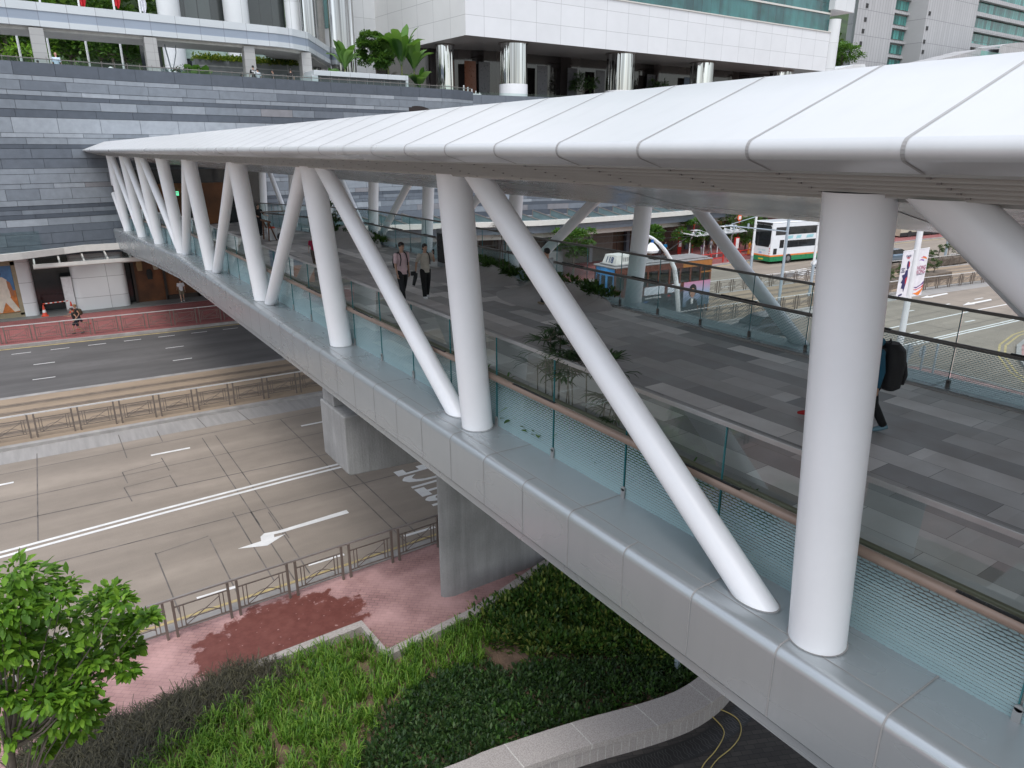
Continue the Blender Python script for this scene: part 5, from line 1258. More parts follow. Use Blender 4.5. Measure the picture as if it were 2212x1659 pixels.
def railing(name, label, f, x0, x1, pitch, z0=.12, group=None, dark_top=False):
    t = thing(name, label, 'railing', (x0, f(x0), z0), group=group); x = x0; n = 0
    while x < x1 and n < 49:
        xm = x+pitch/2; ym = f(xm); a = math.atan2(f(x+pitch)-f(x), pitch)
        for me, nm in ((pmesh, 'railing_panel'), (tmesh2 if dark_top else tmesh, 'top_rail')):
            o = bpy.data.objects.new(nm, me); COL.objects.link(o); o.parent = t; o.location = (xm-x0, ym-f(x0), 0); o.rotation_euler = (0,0,a); o.scale = (pitch/1.475,1,1)
        x += pitch; n += 1
    return t
railing('pedestrian_railing', 'brown steel railing along the near pink footpath kerb, lower left', lerp_curve([(-20,16.0),(8,16.17),(14,16.3)]), 1.095-1.462*12, 13.2, 1.462, .10, dark_top=True)
railing('pedestrian_railing', 'brown steel railing on the tan tramway edge at left, beside the concrete lanes', lerp_curve([(-25,33.2),(-3,32.68),(6.3,32.22),(20,31.75)]), .16-1.525*12, 14, 1.525)
railing('pedestrian_railing', 'railing with white top along the far red footpath in front of the shops', lerp_curve([(-30,51.6),(-3,50.95),(10,50.1),(30,49.3)]), -1.0-1.55*14, 20, 1.55)
railing('pedestrian_railing', 'railing between the tramway and the near lanes, right of the green tram', lerp_curve([(26,31.4),(38,30.9),(46,30.15),(58,29.2),(80,26)]), 27, 72, 1.55)
railing('pedestrian_railing', 'railing on the far side of the tramway behind the tram and lamp posts', lerp_curve([(26,38),(45,37.5),(57,36.6),(80,33.5)]), 27, 78, 1.55)
M_gpole = pm('grey_blue_pole', (.32,.38,.43), .4, var=.05); M_wpole = pm('white_pole', (.72,.74,.75), .35, var=.04)
def pole(px0, y0, px1, Y=None, top=9.5, r=.11, label='', name='lamp_post', grey_base=False, m=M_gpole):
    b = at_z(px0, y0, .05); t = thing(name, label, 'pole', (b.x,b.y,0)); 
    MB().tube([(b.x,b.y,.05),(b.x,b.y,top)], [r,r*.85], 16).build('shaft', m, t, smooth=True)
    if grey_base: MB().tube([(b.x,b.y,.05),(b.x,b.y,2.6)], r*1.03, 16).build('grey_sleeve', M_gpole, t, smooth=True)
    MB().tube([(b.x,b.y,.0),(b.x,b.y,.35)], r*1.5, 16).build('base', M_gpole, t, smooth=True); return t, b
t1, b1 = pole(1618, 615, 1634, label='white tram pole with grey sleeve left of the white bus', m=M_wpole, grey_base=True, name='tram_pole')
t2, b2 = pole(1681, 663, 1707, label='grey blue tram pole carrying the cross arm in front of the bus', name='tram_pole')
mb = MB(); q = at_y(1567, 487, b2.y); mb.tube([(b2.x,b2.y,at_y(1704,500,b2.y).z),(q.x,b2.y,q.z)], .045, 10); mb.tube([(b2.x,b2.y,7.4),(q.x+.6,b2.y,q.z+.05)], .025, 8)
for k in (.9,2.4): mb.box(q.x+k-.05,q.x+k+.05,b2.y-.05,b2.y+.05,q.z-.35,q.z)
mb.build('cross_arm', M_gpole, t2, smooth=True)
pole(1748, 640, 1763, label='white pole with grey sleeve hidden partly by the thickest white column', m=M_wpole, grey_base=True, name='tram_pole')
pole(1905, 575, 1950, label='slender grey pole behind the hanging banners', name='tram_pole', r=.09)
pole(2040, 560, 2075, label='white pole with grey sleeve at the far right beyond the big brace', m=M_wpole, grey_base=True, name='tram_pole', r=.12)
tag(MB().tube([(x, kerbT(x)+2.2, 5.75-.0*x) for x in (10,30,50,90)], .012, 6).build('overhead_wire', pm('wire_black', (.02,.02,.02), .5)), 'thin tram wire strung over the near track', 'wire', 'tram wires over the tracks')
tag(MB().tube([(x, kerbT(x)+5, 5.75) for x in (10,30,50,90)], .012, 6).build('overhead_wire', pm('wire_black', (.02,.02,.02), .5)), 'thin tram wire strung over the far track', 'wire', 'tram wires over the tracks')
# curved white lamp post
Yl = 28.5; pts = [(1465,700),(1465,665),(1462,620),(1457,580),(1448,560),(1438,543),(1425,527),(1410,515),(1392,506)]
lp = [at_y(x, y, Yl) for x, y in pts]; b = lp[0]; cl = thing('curved_lamp', 'white curved lamp post arching in front of the tram, seen through the far balustrade', 'lamp', (b.x,Yl,0))
MB().tube([(b.x,Yl,0)]+[tuple(p) for p in lp], [.14]*4+[.13,.12,.11,.10,.09,.08], 16).build('curved_shaft', M_wpole, cl, smooth=True)
for k, (x, y) in enumerate([(1452,588),(1459,588),(1466,590),(1459,602)]):
    p = at_y(x, y, Yl-.15); mb = MB(); mb.tube([(p.x+.11*math.cos(a), Yl-.16, p.z+.11*math.sin(a)) for a in [j*math.pi/8 for j in range(17)]], .008, 6, caps=False); mb.build('ring_emblem', pm('dark_ring', (.12,.12,.13), .5), cl)
p = lp[-1]+Vector((.75,0,-.1)); mb = MB(); mb.rings([(p.x-.15,Yl,p.z-.95,.42,.32),(p.x-.15,Yl,p.z-.82,.52,.36),(p.x-.15,Yl,p.z-.58,.3,.22),(p.x-.15,Yl,p.z-.4,.08,.08)], 20); mb.build('lamp_head', M_wpole, cl, smooth=True)
MB().tube([(p.x-.1,Yl,p.z-.45),(p.x-.1,Yl,p.z-.2)], .08, 10).build('blue_sensor', pm('blue_plastic', (.01,.12,.4), .4), cl)
# banner pole
bp_ = at_z(1927, 835, 0.05); Yb = bp_.y
bt = thing('banner_pole', 'white pole with two hanging banners over the lanes, right of the thickest column', 'pole', (bp_.x,Yb,0))
MB().tube([(bp_.x,Yb,0),(bp_.x,Yb,8.6)], [.16,.13], 20).build('shaft', M_wpole, bt, smooth=True)
def bq(x, y): q = at_y(x, y, Yb-.05); return (q.x, q.z)
zt_b, zb_b = bq(1986,540)[1], bq(1960,642)[1]
XB = bp_.x
for s, c, nm in ((-1,(.55,.56,.62),'left'),(1,(.56,.56,.6),'right')):
    w_ = .92; x0 = XB+s*.24; x1 = XB+s*(.24+w_); a_, e_ = min(x0,x1), max(x0,x1)
    bn = MB().box(a_, e_, Yb-.01, Yb+.01, zb_b, zt_b).build('banner', pm('banner_cloth_'+nm, (.74,.74,.77), .7), bt)
    arm = MB(); 
    for z in (zt_b+.02, zb_b-.02): arm.tube([(XB,Yb,z),(x1,Yb,z)], .02, 8)
    arm.build('banner_arm', M_wpole, bt)
    if s > 0:
        for tx, zz, sz, col in (('HONG',.60,.26,(.35,.02,.12)),('KONG',.51,.26,(.35,.02,.12)),('ASIA\'S WORLD CITY',.455,.075,(.2,.2,.25))):
            q = text_mesh(tx, sz, pm('banner_ink_%s' % tx[:3], col, .7), 'lettering', bold=.004, parent=bn); q.location = ((a_+e_)/2-XB, -.016, zb_b+(zt_b-zb_b)*zz); q.rotation_euler = (R(90),0,0)
        for k, (col, h0, h1) in enumerate([((.12,.04,.2),.18,.30),((.6,.02,.06),.13,.22),((.8,.22,.03),.05,.17)]):
            z0, z1 = zb_b+(zt_b-zb_b)*h0, zb_b+(zt_b-zb_b)*h1; H_ = z1-z0
            flat([(a_+.01,z0+H_*.1),(a_+.35,z0+H_*.05),(e_-.2,z0+H_*.45),(e_-.01,z1),(e_-.01,z0+H_*.4),(e_-.3,z0+H_*(.15 if k<2 else -.6)),(a_+.3,z0-H_*.22)], pm('banner_swirl_%d' % k, col, .7), 'swirl', bn, Yb-.013-.002*k, .002)
        for k, (col, dx, dz) in enumerate([((.6,.02,.06),.1,.0),((.25,.1,.4),-.05,-.12),((.8,.25,.05),.18,-.04)]):
            zc_ = zb_b+(zt_b-zb_b)*.80+dz; xc_ = (a_+e_)/2+dx; flat([(xc_-.3,zc_+.03),(xc_-.1,zc_+.1),(xc_+.15,zc_+.06),(xc_+.2,zc_-.02),(xc_,zc_+.02),(xc_-.12,zc_+.05)], pm('emblem_%d' % k, col, .7), 'emblem', bn, Yb-.013-.001*k, .002)
    else:
        ink = pm('banner_navy', (.02,.02,.10), .7); redk = pm('banner_red', (.5,.02,.04), .7); Hh = zt_b-zb_b
        def fp(poly, m, k=0): flat([(a_+x*(e_-a_), zb_b+z*Hh) for x, z in poly], m, 'printed_figure', bn, Yb-.014-.002*k, .002)
        fp([(.55,.78+.0),(.66,.8),(.78,.74),(.80,.66),(.70,.60),(.58,.62),(.52,.70)], ink); fp([(.66,.79),(.78,.76),(.82,.68),(.72,.66)], redk, 1)
        fp([(.5,.60),(.72,.6),(.78,.45),(.72,.3),(.6,.12),(.5,.2),(.3,.22),(.36,.32),(.2,.34),(.34,.42),(.2,.5),(.45,.52)], ink); fp([(.58,.42),(.76,.46),(.74,.34),(.64,.28)], redk, 1)
        fp([(.15,.05),(.5,.06),(.55,.1),(.4,.1),(.2,.085)], ink); 
        for tx, zz, sz, xx in (('french',.90,.17,.55),('may',.865,.17,.55),('FESTIVAL',.64,.085,.22),('ARTS',.605,.085,.22),('2024',.57,.085,.22)):
            q = text_mesh(tx if tx != '2024' else 'CABARET', sz, ink if tx != 'may' else redk, 'lettering', bold=.003, parent=bn); q.location = (a_+xx*(e_-a_)-XB, -.016, zb_b+Hh*zz); q.rotation_euler = (R(90),0,0)
# backs of road signs near the banner pole
for k, (px_, py_, w_, lb_) in enumerate([(1953,812,.8,'back of an arrow shaped road sign at the foot of the banner pole'),(1985,815,.62,'back of a round road sign, middle of the three'),(2013,812,.0,'plain grey bollard post right of the two sign backs')]):
    a = at_z(px_, py_, .05); st = thing('road_sign' if w_ else 'sign_post', lb_, 'road sign' if w_ else 'post', (a.x,a.y,.1)); MB().tube([(a.x,a.y,.1),(a.x,a.y,1.75)], .05, 10).build('post', M_gpole, st)
    if k == 0:
        mb = MB(); flat([(a.x-.45,1.0),(a.x+.35,.9),(a.x+.7,1.3),(a.x+.35,1.7),(a.x-.45,1.7)], pm('sign_back_grey', (.35,.38,.4), .5), 'sign_plate', st, a.y+.06, .02)
    if k == 1: flat([(a.x+.32*math.cos(t), 1.4+.32*math.sin(t)) for t in [j*math.pi/10 for j in range(20)]], pm('sign_back_grey', (.35,.38,.4), .5), 'sign_plate', st, a.y+.06, .02)
# planters on the tramway with clipped bushes
for k, (x0, x1, y0, y1, h, lb_) in enumerate([(58.4,69,30.3,31.6,.75,'long brown planter with clipped bushes behind the right hand railing'),(62.5,68.5,34.8,36.2,.8,'brown concrete planter with round bushes between the tram tracks and far lanes'),(73,86,34.2,35.6,.8,'distant brown planter at the far right tramway edge')]):
    pt_ = thing('street_planter', lb_, 'planter', ((x0+x1)/2,(y0+y1)/2,.12)); sh_ = -(.35 if k == 0 else 0)
    MB().box(x0,x1,y0,y1,.12,h).build('planter_box', pm('mossy_brown_planter', (.13,.10,.075), .85, var=.3), pt_, bevel=.03)
    n = int((x1-x0)/1.9)
    for j in range(n):
        cx = x0+.9+j*1.9; tree('clipped_bush', '%s clipped bush of the %s' % (['first','second','third','fourth','fifth','sixth','seventh'][j], ['long planter behind the railing','planter between tracks and far lanes','distant planter at far right'][k]), cx, (y0+y1)/2, h-.05, 1.15+.25*((j*7)%3), .62, 1.1, G_dark, (.1,.06), 60, 12, seed=200+k*10+j, cat='bush', trunk_r=.04, group='clipped bushes in the tramway planters')
# bus shelter
sx0, sx1, sy0, sy1 = 56.6, 64.4, 49.8, 51.8
bs = thing('bus_shelter', 'white bus shelter with a wide lattice roof on the red footpath', 'bus shelter', (58,50.5,.13))
mb = MB(); 
for k in range(4):
    x = sx0+.6+k*2.2; mb2 = MB(); mb2.tube([(x,51.2,.13),(x,51.2,2.3),(x,50.9,2.7)], .07, 10); mb2.build('post', M_wpole, bs, smooth=True)
mb.box(sx0,sx1,sy0,sy1,2.72,2.78); mb.build('glass_roof', mat_glass('shelter_glass', tint=(.55,.58,.6)), bs)
mb = MB()
for k in range(9):
    x = sx0+k*(sx1-sx0)/8; mb.beam((x,sy0-.1,2.85),(x,sy1+.1,3.0), .08, .1)
for y in (sy0,(sy0+sy1)/2,sy1): mb.beam((sx0,y,2.9),(sx1,y,2.9), .08, .1)
for k in range(8): x = sx0+(k+.5)*(sx1-sx0)/8; mb.beam((x-.6,sy0+.3,2.95),(x,sy0+1.0,3.3), .04, .04); mb.beam((x,sy0+1.0,3.3),(x+.6,sy0+.3,2.95), .04, .04)
mb.box(sx0+5,sx0+6,sy0+.9,sy0+1.5,3.4,3.46); mb.box(sx0+6.3,sx0+7.3,sy0+.9,sy0+1.5,3.42,3.48); mb.box(sx0+.3,sx0+1,sy0+.6,sy0+1.2,3.3,3.36)
mb.build('lattice', M_wpole, bs)
M_red = pm('bus_stop_red', (.5,.03,.025), .45); M_orr = pm('bus_stop_orange', (.8,.13,.03), .45)
for k, (px_, py_, h, lb_) in enumerate([(1466,552,3.0,'red bus stop pole with orange disc left of the shelter'),(1494,552,4.1,'orange disc bus stop sign above the left end of the shelter roof'),(1590,545,4.3,'orange disc bus stop sign above the right end of the shelter roof'),(1588,556,2.4,'red route information case on a post right of the shelter')]):
    a = at_z(px_, py_, .13); st = thing('bus_stop_sign', lb_, 'bus stop sign', (a.x,a.y,.13)); MB().tube([(a.x,a.y,.13),(a.x,a.y,h-.5)], .06, 10).build('post', M_red, st)
    if k < 3:
        flat([(a.x+.34*math.cos(t), h-.3+.38*math.sin(t)) for t in [j*math.pi/10 for j in range(20)]], M_orr, 'sign_disc', st, a.y-.05, .06)
        MB().box(a.x-.2,a.x+.2,a.y-.07,a.y-.055,h-.48,h-.12).build('pictogram', pm('sign_white', (.8,.8,.8), .5), st)
        if k == 0: MB().box(a.x-.26,a.x+.26,a.y-.08,a.y+.02,.2,2.1).build('route_panels', M_red, st); MB().box(a.x-.2,a.x+.2,a.y-.1,a.y-.082,1.1,1.7).build('route_plate', pm('sign_white', (.8,.8,.8), .5), st); MB().box(a.x-.2,a.x+.2,a.y-.1,a.y-.082,1.75,2.05).build('route_plate', pm('near_black', (.02,.02,.02), .5), st)
    else: MB().box(a.x-.32,a.x+.32,a.y-.1,a.y+.1,1.0,2.3).build('red_case', M_red, st); MB().box(a.x-.24,a.x+.24,a.y-.12,a.y-.102,1.1,2.2).build('timetable', pm('sign_white', (.8,.8,.8), .5), st)
for k, (x0, lb_) in enumerate([(55.6,'red steel barrier frame on the kerb in front of the shelter, left one'),(60.2,'red steel barrier frame on the kerb in front of the shelter, right one')]):
    t = thing('red_barrier', lb_, 'barrier', (x0,48.5,.13)); mb = MB()
    for x in (x0,x0+1.9,x0+3.8): mb.box(x-.05,x+.05,48.45,48.55,.13,1.15)
    for z in (.6,1.1): mb.box(x0,x0+3.8,48.47,48.53,z-.04,z+.04)
    mb.build('barrier_frame', M_red, t)
# cones with striped bar in the dark shop entrance, signboard
M_con = pm('cone_orange', (.65,.07,.03), .5); M_cw = pm('cone_white', (.75,.75,.75), .5)
def cone(x, y, label, group='traffic cones'):
    t = thing('traffic_cone', label, 'traffic cone', (x,y,.15)); MB().box(x-.22,x+.22,y-.22,y+.22,.15,.2).build('base', M_con, t)
    mb = MB(); z = [.2,.42,.62,.95]; r_ = [.17,.12,.085,.03]
    for i in range(3): mb.rings([(x,y,z[i],r_[i],r_[i]),(x,y,z[i+1],r_[i+1],r_[i+1])], 16, 1 if i == 1 else 0)
    mb.build('cone_body', [M_con,M_cw], t, smooth=True, sharp=60); return t
ca = at_z(98,683,.15); cb = at_z(157,675,.15); cone(ca.x,ca.y,'orange and white traffic cone at the left end of the striped bar'); cone(cb.x,cb.y,'orange and white traffic cone at the right end of the striped bar')
bar = thing('striped_bar', 'red and white striped bar resting between two traffic cones', 'barrier bar', (ca.x,ca.y,1.0)); n = 12
for i in range(n):
    a = ca.lerp(cb, i/n); b = ca.lerp(cb, (i+1)/n); MB().tube([(a.x,a.y,1.02),(b.x,b.y,1.02)], .035, 10).build('stripe', M_con if i % 2 == 0 else M_cw, bar)
a = at_z(160,676,.15); sb = thing('notice_board', 'white notice board leaning by the white pillar behind the cones', 'notice board', (a.x,a.y+.8,.15)); MB().box(a.x-.35,a.x+.25,a.y+.8,a.y+.86,.3,2.6).build('board', M_cw, sb); MB().box(a.x-.38,a.x+.28,a.y+.86,a.y+.9,.15,2.65).build('frame', M_steel, sb)
# flagpoles, lamp and umbrella on the plaza
M_flagr = pm('red_flag_cloth', (.55,.02,.03), .7); M_flagw = pm('white_flag_cloth', (.75,.75,.8), .7)
for k, (x0_, x1_, col, lb_) in enumerate([(46,13,None,'bare flagpole left of the first walkway pillar'),(111,86,None,'bare flagpole beside the man in white at the parapet'),(193,168,M_flagr,'flagpole with the left one of the two red flags'),(267,243,M_flagr,'flagpole with the right one of the two red flags'),(322,312,M_flagw,'flagpole flying a white flag beside the round white columns')]):
    Yf = 69; a = at_y(x0_, 128+k*5, Yf); t = thing('flagpole', lb_, 'flagpole', (a.x,Yf,15.4)); MB().tube([(a.x,Yf,15.4),(a.x,Yf,30)], [.09,.06], 10).build('pole', M_wpole, t, smooth=True)
    if col:
        z0 = at_y(x1_, 30 if k < 4 else 42, Yf).z-.0; mb = MB(); n = 8
        for i in range(n+1):
            for j in range(9): mb.v.append((a.x+.05+.5*j/8*(.7+.3*math.sin(i*.9)), Yf+.12*math.sin(j*1.6+i*.7), z0+.5+i*.32+.1*math.sin(j*.9)))
        for i in range(n):
            for j in range(8): q_ = i*9+j; mb.f.append((q_,q_+1,q_+10,q_+9)); mb.m.append(0)
        mb.build('flag', col, t, smooth=True)
a = at_y(372, 140, 65); t = thing('plaza_lamp', 'grey branching plaza lamp with two hanging shades beside the second walkway pillar', 'lamp', (a.x,65,15.4)); mb = MB(); mb.tube([(a.x,65,15.4),(a.x-.1,65,17.2),(a.x-.5,65,20)], .05, 8); mb.tube([(a.x-.05,65,17),(a.x+.4,65,18.5),(a.x+.5,65,20)], .035, 8); mb.build('branched_stem', M_gpole, t, smooth=True)
for dx in (-.55,.5): MB().rings([(a.x+dx,65,17.0,.28,.28),(a.x+dx,65,17.2,.2,.2),(a.x+dx,65,17.4,.05,.05)], 12).build('shade', M_gpole, t, smooth=True)
for k, (px_, lb_) in enumerate([(345,'white parasol behind the second walkway pillar'),(240,'white parasol low behind the parapet under the dark tree')]):
    a = at_y(px_, 150, 66+k*3); t = thing('parasol', lb_, 'parasol', (a.x,a.y,15.4)); MB().rings([(a.x,a.y,16.75+.1*k,1.3,1.1),(a.x,a.y,17.2+.1*k,.6,.5),(a.x,a.y,17.5+.1*k,.03,.03)], 8).build('canopy', M_cw, t); MB().tube([(a.x,a.y,15.4),(a.x,a.y,17.2)], .03, 8).build('pole', M_steel, t)
mb = MB(); a = at_y(868, 193, 62.6); 
for k, px_ in enumerate((1020,)):
    a = at_y(px_, 198, 63.5); t = thing('white_bench', 'small white slatted rack on the plaza edge left of the wide chrome column', 'rack', (a.x,63.5,15.9))
    for j in range(5): MB().box(a.x-1+j*.45,a.x-.94+j*.45,63.4,63.5,15.6,17.2-.15*j).build('slat', M_cw, t)
    MB().box(a.x-1,a.x+1,63.42,63.48,16.3,16.5).build('rail', M_cw, t)
# workers' trestle, bucket and info pillar on the deck
a = at_z(745, 712-140, 6.85); 
wk_a = at_z(620, 532, 6.5)
def dz_(y): return zd(y)+.0
b = Vector((10.9, 39.5, dz_(39.5)))
q = at_y(590, 545, 39.5)
tr_ = thing('trestle', 'brown work trestle and plank on the deck beside the worker in black', 'trestle', (11.0,39.0,dz_(39)))
px_ = at_z(578,520,6.65); cx, cy = px_.x, px_.y; zz = dz_(cy)
mb = MB(); 
for s in (-1,1): mb.beam((cx-.05,cy+s*.5,zz),(cx,cy+s*.5,zz+1.0), .06, .06); mb.beam((cx+.35,cy+s*.5,zz),(cx,cy+s*.5,zz+1.0), .06, .06)
mb.beam((cx,cy-.8,zz+1.0),(cx,cy+.8,zz+1.0), .1, .08); mb.build('frame', pm('worn_brown_timber', (.16,.07,.035), .7), tr_); MB().box(cx-.2,cx+1.6,cy-.15,cy+.1,zz+1.45,zz+1.49).build('plank', M_bronze, tr_)
a = at_z(590,520,6.65); bk = thing('bucket', 'white plastic bucket on the deck beside the trestle', 'bucket', (a.x,a.y,dz_(a.y))); MB().rings([(a.x,a.y,dz_(a.y)+.01,.22,.22),(a.x,a.y,dz_(a.y)+.62,.27,.27)], 16).build('pail', M_cw, bk, smooth=True, sharp=50); MB().rings([(a.x,a.y,dz_(a.y)+.6,.2,.2),(a.x,a.y,dz_(a.y)+.7,.12,.12)], 12).build('orange_contents', M_con, bk)
a = at_z(612,524,6.65); wb = thing('black_bag', 'black work bag lying on the deck right of the white bucket', 'bag', (a.x,a.y,dz_(a.y))); MB().ball((a.x,a.y,dz_(a.y)+.22),.3,.25,.22,12,8).build('bag_body', pm('black_nylon', (.015,.015,.017), .6), wb, smooth=True); MB().tube([(a.x-.15,a.y,dz_(a.y)+.38),(a.x,a.y,dz_(a.y)+.55),(a.x+.15,a.y,dz_(a.y)+.38)], .02, 6).build('strap', pm('black_nylon', (.015,.015,.017), .6), wb)
cz = at_z(962,577,6.93); ip = thing('display_cabinet', 'slim grey display cabinet standing beside the second thick white column', 'cabinet', (cz.x,cz.y,6.9))
MB().box(cz.x-.08,cz.x+.35,cz.y-.5,cz.y+.5,6.9,8.35).build('cabinet_frame', pm('grey_cabinet', (.25,.26,.27), .4, .3), ip, bevel=.01); MB().box(cz.x-.11,cz.x-.08,cz.y-.4,cz.y+.4,7.1,8.2).build('dark_screen', M_slot, ip)
# ================================================================== VEHICLES
M_tyre = pm('tyre_rubber', (.02,.02,.02), .8); M_vglass = pm('dark_vehicle_glass', (.02,.023,.026), .08, spec=.9); M_hub = pm('wheel_hub', (.3,.3,.3), .4, .6)
def text_on(body, size, m, parent, loc, rz=0, bold=.004, name='lettering'):
    q = text_mesh(body, size, m, name, bold=bold, parent=parent); q.location = loc; q.rotation_euler = (R(90),0,rz); return q
# ---- double-deck tram, built along local +X = rear, front at x=0, near side at y=0
ta = at_z(1327,578,4.25); te = at_z(1527,557,4.25); ang = math.atan2(te.y-ta.y, te.x-ta.x); LT = 8.6; WT = 2.05
tram = thing('double_deck_tram', 'narrow double deck tram with blue front numbered 118 and a portrait advert on its side', 'tram', (ta.x,ta.y,.13), ang)
def lb(name, x0,x1,y0,y1,z0,z1, m, parent=tram, bevel=0): return MB().box(x0,x1,y0,y1,z0,z1).build(name, m, parent, local=True, bevel=bevel)
M_tb = pm('tram_black_livery', (.025,.025,.028), .35); M_tbr = pm('tram_rust_livery', (.10,.032,.02), .35); M_tbl = pm('tram_sky_blue', (.07,.32,.70), .35, var=.2); M_tgr = pm('tram_grey_roof', (.22,.21,.21), .6, var=.2); M_tor = pm('tram_amber_livery', (.33,.13,.03), .4)
HT = 4.12
lb('lower_body', .12, LT, .02, WT-.02, .35, 2.0, M_tb, bevel=.04)
lb('underframe', .6, LT-.6, .2, WT-.2, .1, .36, M_tyre)
mb = MB()
zu0, zu1 = 2.62, 3.62; posts = [.12,.95,1.9,2.85,3.8,4.75,5.7,6.65,7.6,LT-.1]
mb.box(.12,LT,.0,WT,2.0,zu0); mb.box(.12,LT,.0,WT,zu1,HT-.1)
for x in posts: mb.box(x-.07,x+.07,.0,.06,zu0,zu1); mb.box(x-.07,x+.07,WT-.06,WT,zu0,zu1)
mb.build('upper_body', M_tbr, tram, local=True)
M_tglass = mat_glass('tinted_tram_glass', tint=(.42,.44,.45))
for k in range(9): MB().add([(posts[k]+.07,.03,zu0),(posts[k+1]-.07,.03,zu0),(posts[k+1]-.07,.03,zu1),(posts[k]+.07,.03,zu1)], [(0,1,2,3)]).build('upper_window', M_tglass, tram, local=True)
lb('far_side_windows', .2, LT-.1, WT-.09, WT-.07, zu0, zu1, M_vglass)
lb('upper_floor', .2, LT-.1, .05, WT-.05, 2.3, 2.4, M_tyre)
lb('rear_panel', LT-.06, LT, .0, WT, .35, HT-.1, M_tor)
lb('amber_side', 5.9, LT+.004, -.012, .002, zu1, HT-.12, M_tor); lb('amber_side', 7.6, LT+.004, -.014, .0, 3.15, 3.25, M_tor)
mb = MB(); mb.box(-.06,LT+.05,-.04,WT+.04,HT-.12,HT-.02); mb.box(.25,LT-.2,.2,WT-.2,HT-.02,HT+.08); mb.build('roof', M_tgr, tram, local=True, bevel=.05)
# front: blue face, rounded, with two upper windows
mb = MB(); n = 10
prof = [(.14-.16*math.sin(math.pi*k/n)-.0, .0+WT*k/n) for k in range(n+1)]
def shell(z0,z1,m,name,out=0., k0=0, k1=n):
    mb = MB(); 
    for k in range(k0,k1):
        (xa,ya),(xb,yb) = prof[k], prof[k+1]; mb.add([(xa-out,ya,z0),(xb-out,yb,z0),(xb-out,yb,z1),(xa-out,ya,z1)], [(0,3,2,1)])
    return mb.build(name, m, tram, smooth=True, local=True)
shell(.35,HT-.12,M_tbl,'blue_front')
for k0,k1 in ((1,3),(4,6),(7,9)): shell(2.68,3.5,M_vglass,'front_window',.012,k0,k1)
shell(1.05,1.85,M_vglass,'front_window',.012,1,9)
text_on('118', .2, pm('tram_ink', (.02,.05,.15), .5), tram, (-.03,.35,3.72), R(-90)); M_wht = pm('sign_white', (.8,.8,.8), .5)
text_on('Paradise', .3, M_wht, tram, (-.06,1.0,2.42), R(-90)); text_on('tours', .24, M_wht, tram, (-.06,1.0,2.1), R(-90)); lb('headlamp', -.06,-.02,.3,.45,.7,.85,M_wht); lb('headlamp', -.06,-.02,WT-.45,WT-.3,.7,.85,M_wht)
bxn = MB(); bxn.add([(.35,.35,HT+.02),(2.0,.35,HT+.02),(2.0,WT-.35,HT+.02),(.35,WT-.35,HT+.02),(.55,.45,HT+.62),(1.9,.45,HT+.62),(1.9,WT-.45,HT+.62),(.55,WT-.45,HT+.62)], [(0,3,2,1),(4,5,6,7),(0,1,5,4),(1,2,6,5),(2,3,7,6),(3,0,4,7)]); rbx = bxn.build('number_box', pm('pale_cream_box', (.6,.58,.54), .5), tram, local=True)
q = text_mesh('118', .52, pm('tram_ink', (.02,.05,.15), .5), 'lettering', bold=.012, parent=rbx); q.location = (.425,WT/2,HT+.32); q.rotation_euler = (R(72),0,R(-90))
for k in range(7): lb('louvre', .9+k*.14, .96+k*.14, .385, .40, HT+.1, HT+.5, M_tgr, rbx)
lb('pole_base', 4.0,5.2,.7,1.35,HT+.08,HT+.25,M_tyre); MB().tube([(4.6,1.0,HT+.2),(7.0,1.0,HT+1.3)], .03, 8).build('trolley_pole', M_tyre, tram, local=True)
# adverts on the near side (flat prints fixed to the body)
M_adw = pm('white_advert', (.62,.66,.72), .4); lb('white_advert_panel', 2.6,4.35,-.012,.0,2.05,2.58,M_adw); lb('white_advert_panel', 4.65,5.75,-.012,.0,2.05,2.58,M_adw)
text_on('ENDLESS HORIZONS', .15, M_wht, tram, (3.4,-.02,1.85)); text_on('118', .22, M_wht, tram, (2.0,-.02,1.6)); text_on('TOUR', .13, pm('sign_blue', (.05,.2,.6), .5), tram, (2.75,-.02,1.62)); lb('red_mark', 4.7,4.9,-.014,.0,1.8,1.9,M_red)
mt, nt, out = new_mat('portrait_advert_sky'); s_ = sep(nt, coords(nt)); rp_ = N(nt,'ShaderNodeValToRGB'); rp_.color_ramp.elements[0].color = (.10,.16,.22,1); rp_.color_ramp.elements[1].color = (.55,.22,.34,1); e_ = rp_.color_ramp.elements.new(.55); e_.color = (.32,.36,.50,1)
L(nt, math_n(nt,'MULTIPLY',math_n(nt,'SUBTRACT',s_[2],1.0),.62), rp_.inputs[0]); principled(nt, out, rp_.outputs[0], .4)
adv = lb('portrait_advert', 6.1,LT-.02,-.02,-.004,.9,2.6,mt)
Fi = lambda p, m, k=0: flat(p, m, 'printed_portrait', None, -.024-.002*k, .002)
def advp(poly, m, k=0):
    o = flat(poly, m, 'printed_portrait', None, -.024-.002*k, .002); o.parent = adv; return o
cx_ = 6.95
advp([(cx_-.62,.45),(cx_+.62,.45),(cx_+.5,1.25),(cx_+.2,1.45),(cx_-.2,1.45),(cx_-.5,1.25)], M_tb, 0)
advp([(cx_-.1,1.1),(cx_+.1,1.1),(cx_+.12,1.45),(cx_-.12,1.45)], M_wht, 1)
advp([(cx_+.36*math.cos(t), 1.98+.46*math.sin(t)) for t in [j*math.pi/10 for j in range(20)]], pm('printed_black_hair', (.012,.01,.01), .6), 1)
advp([(cx_+.22*math.cos(t), 1.82+.34*math.sin(t)) for t in [j*math.pi/10 for j in range(20)]], pm('printed_face', (.45,.24,.16), .6), 2)
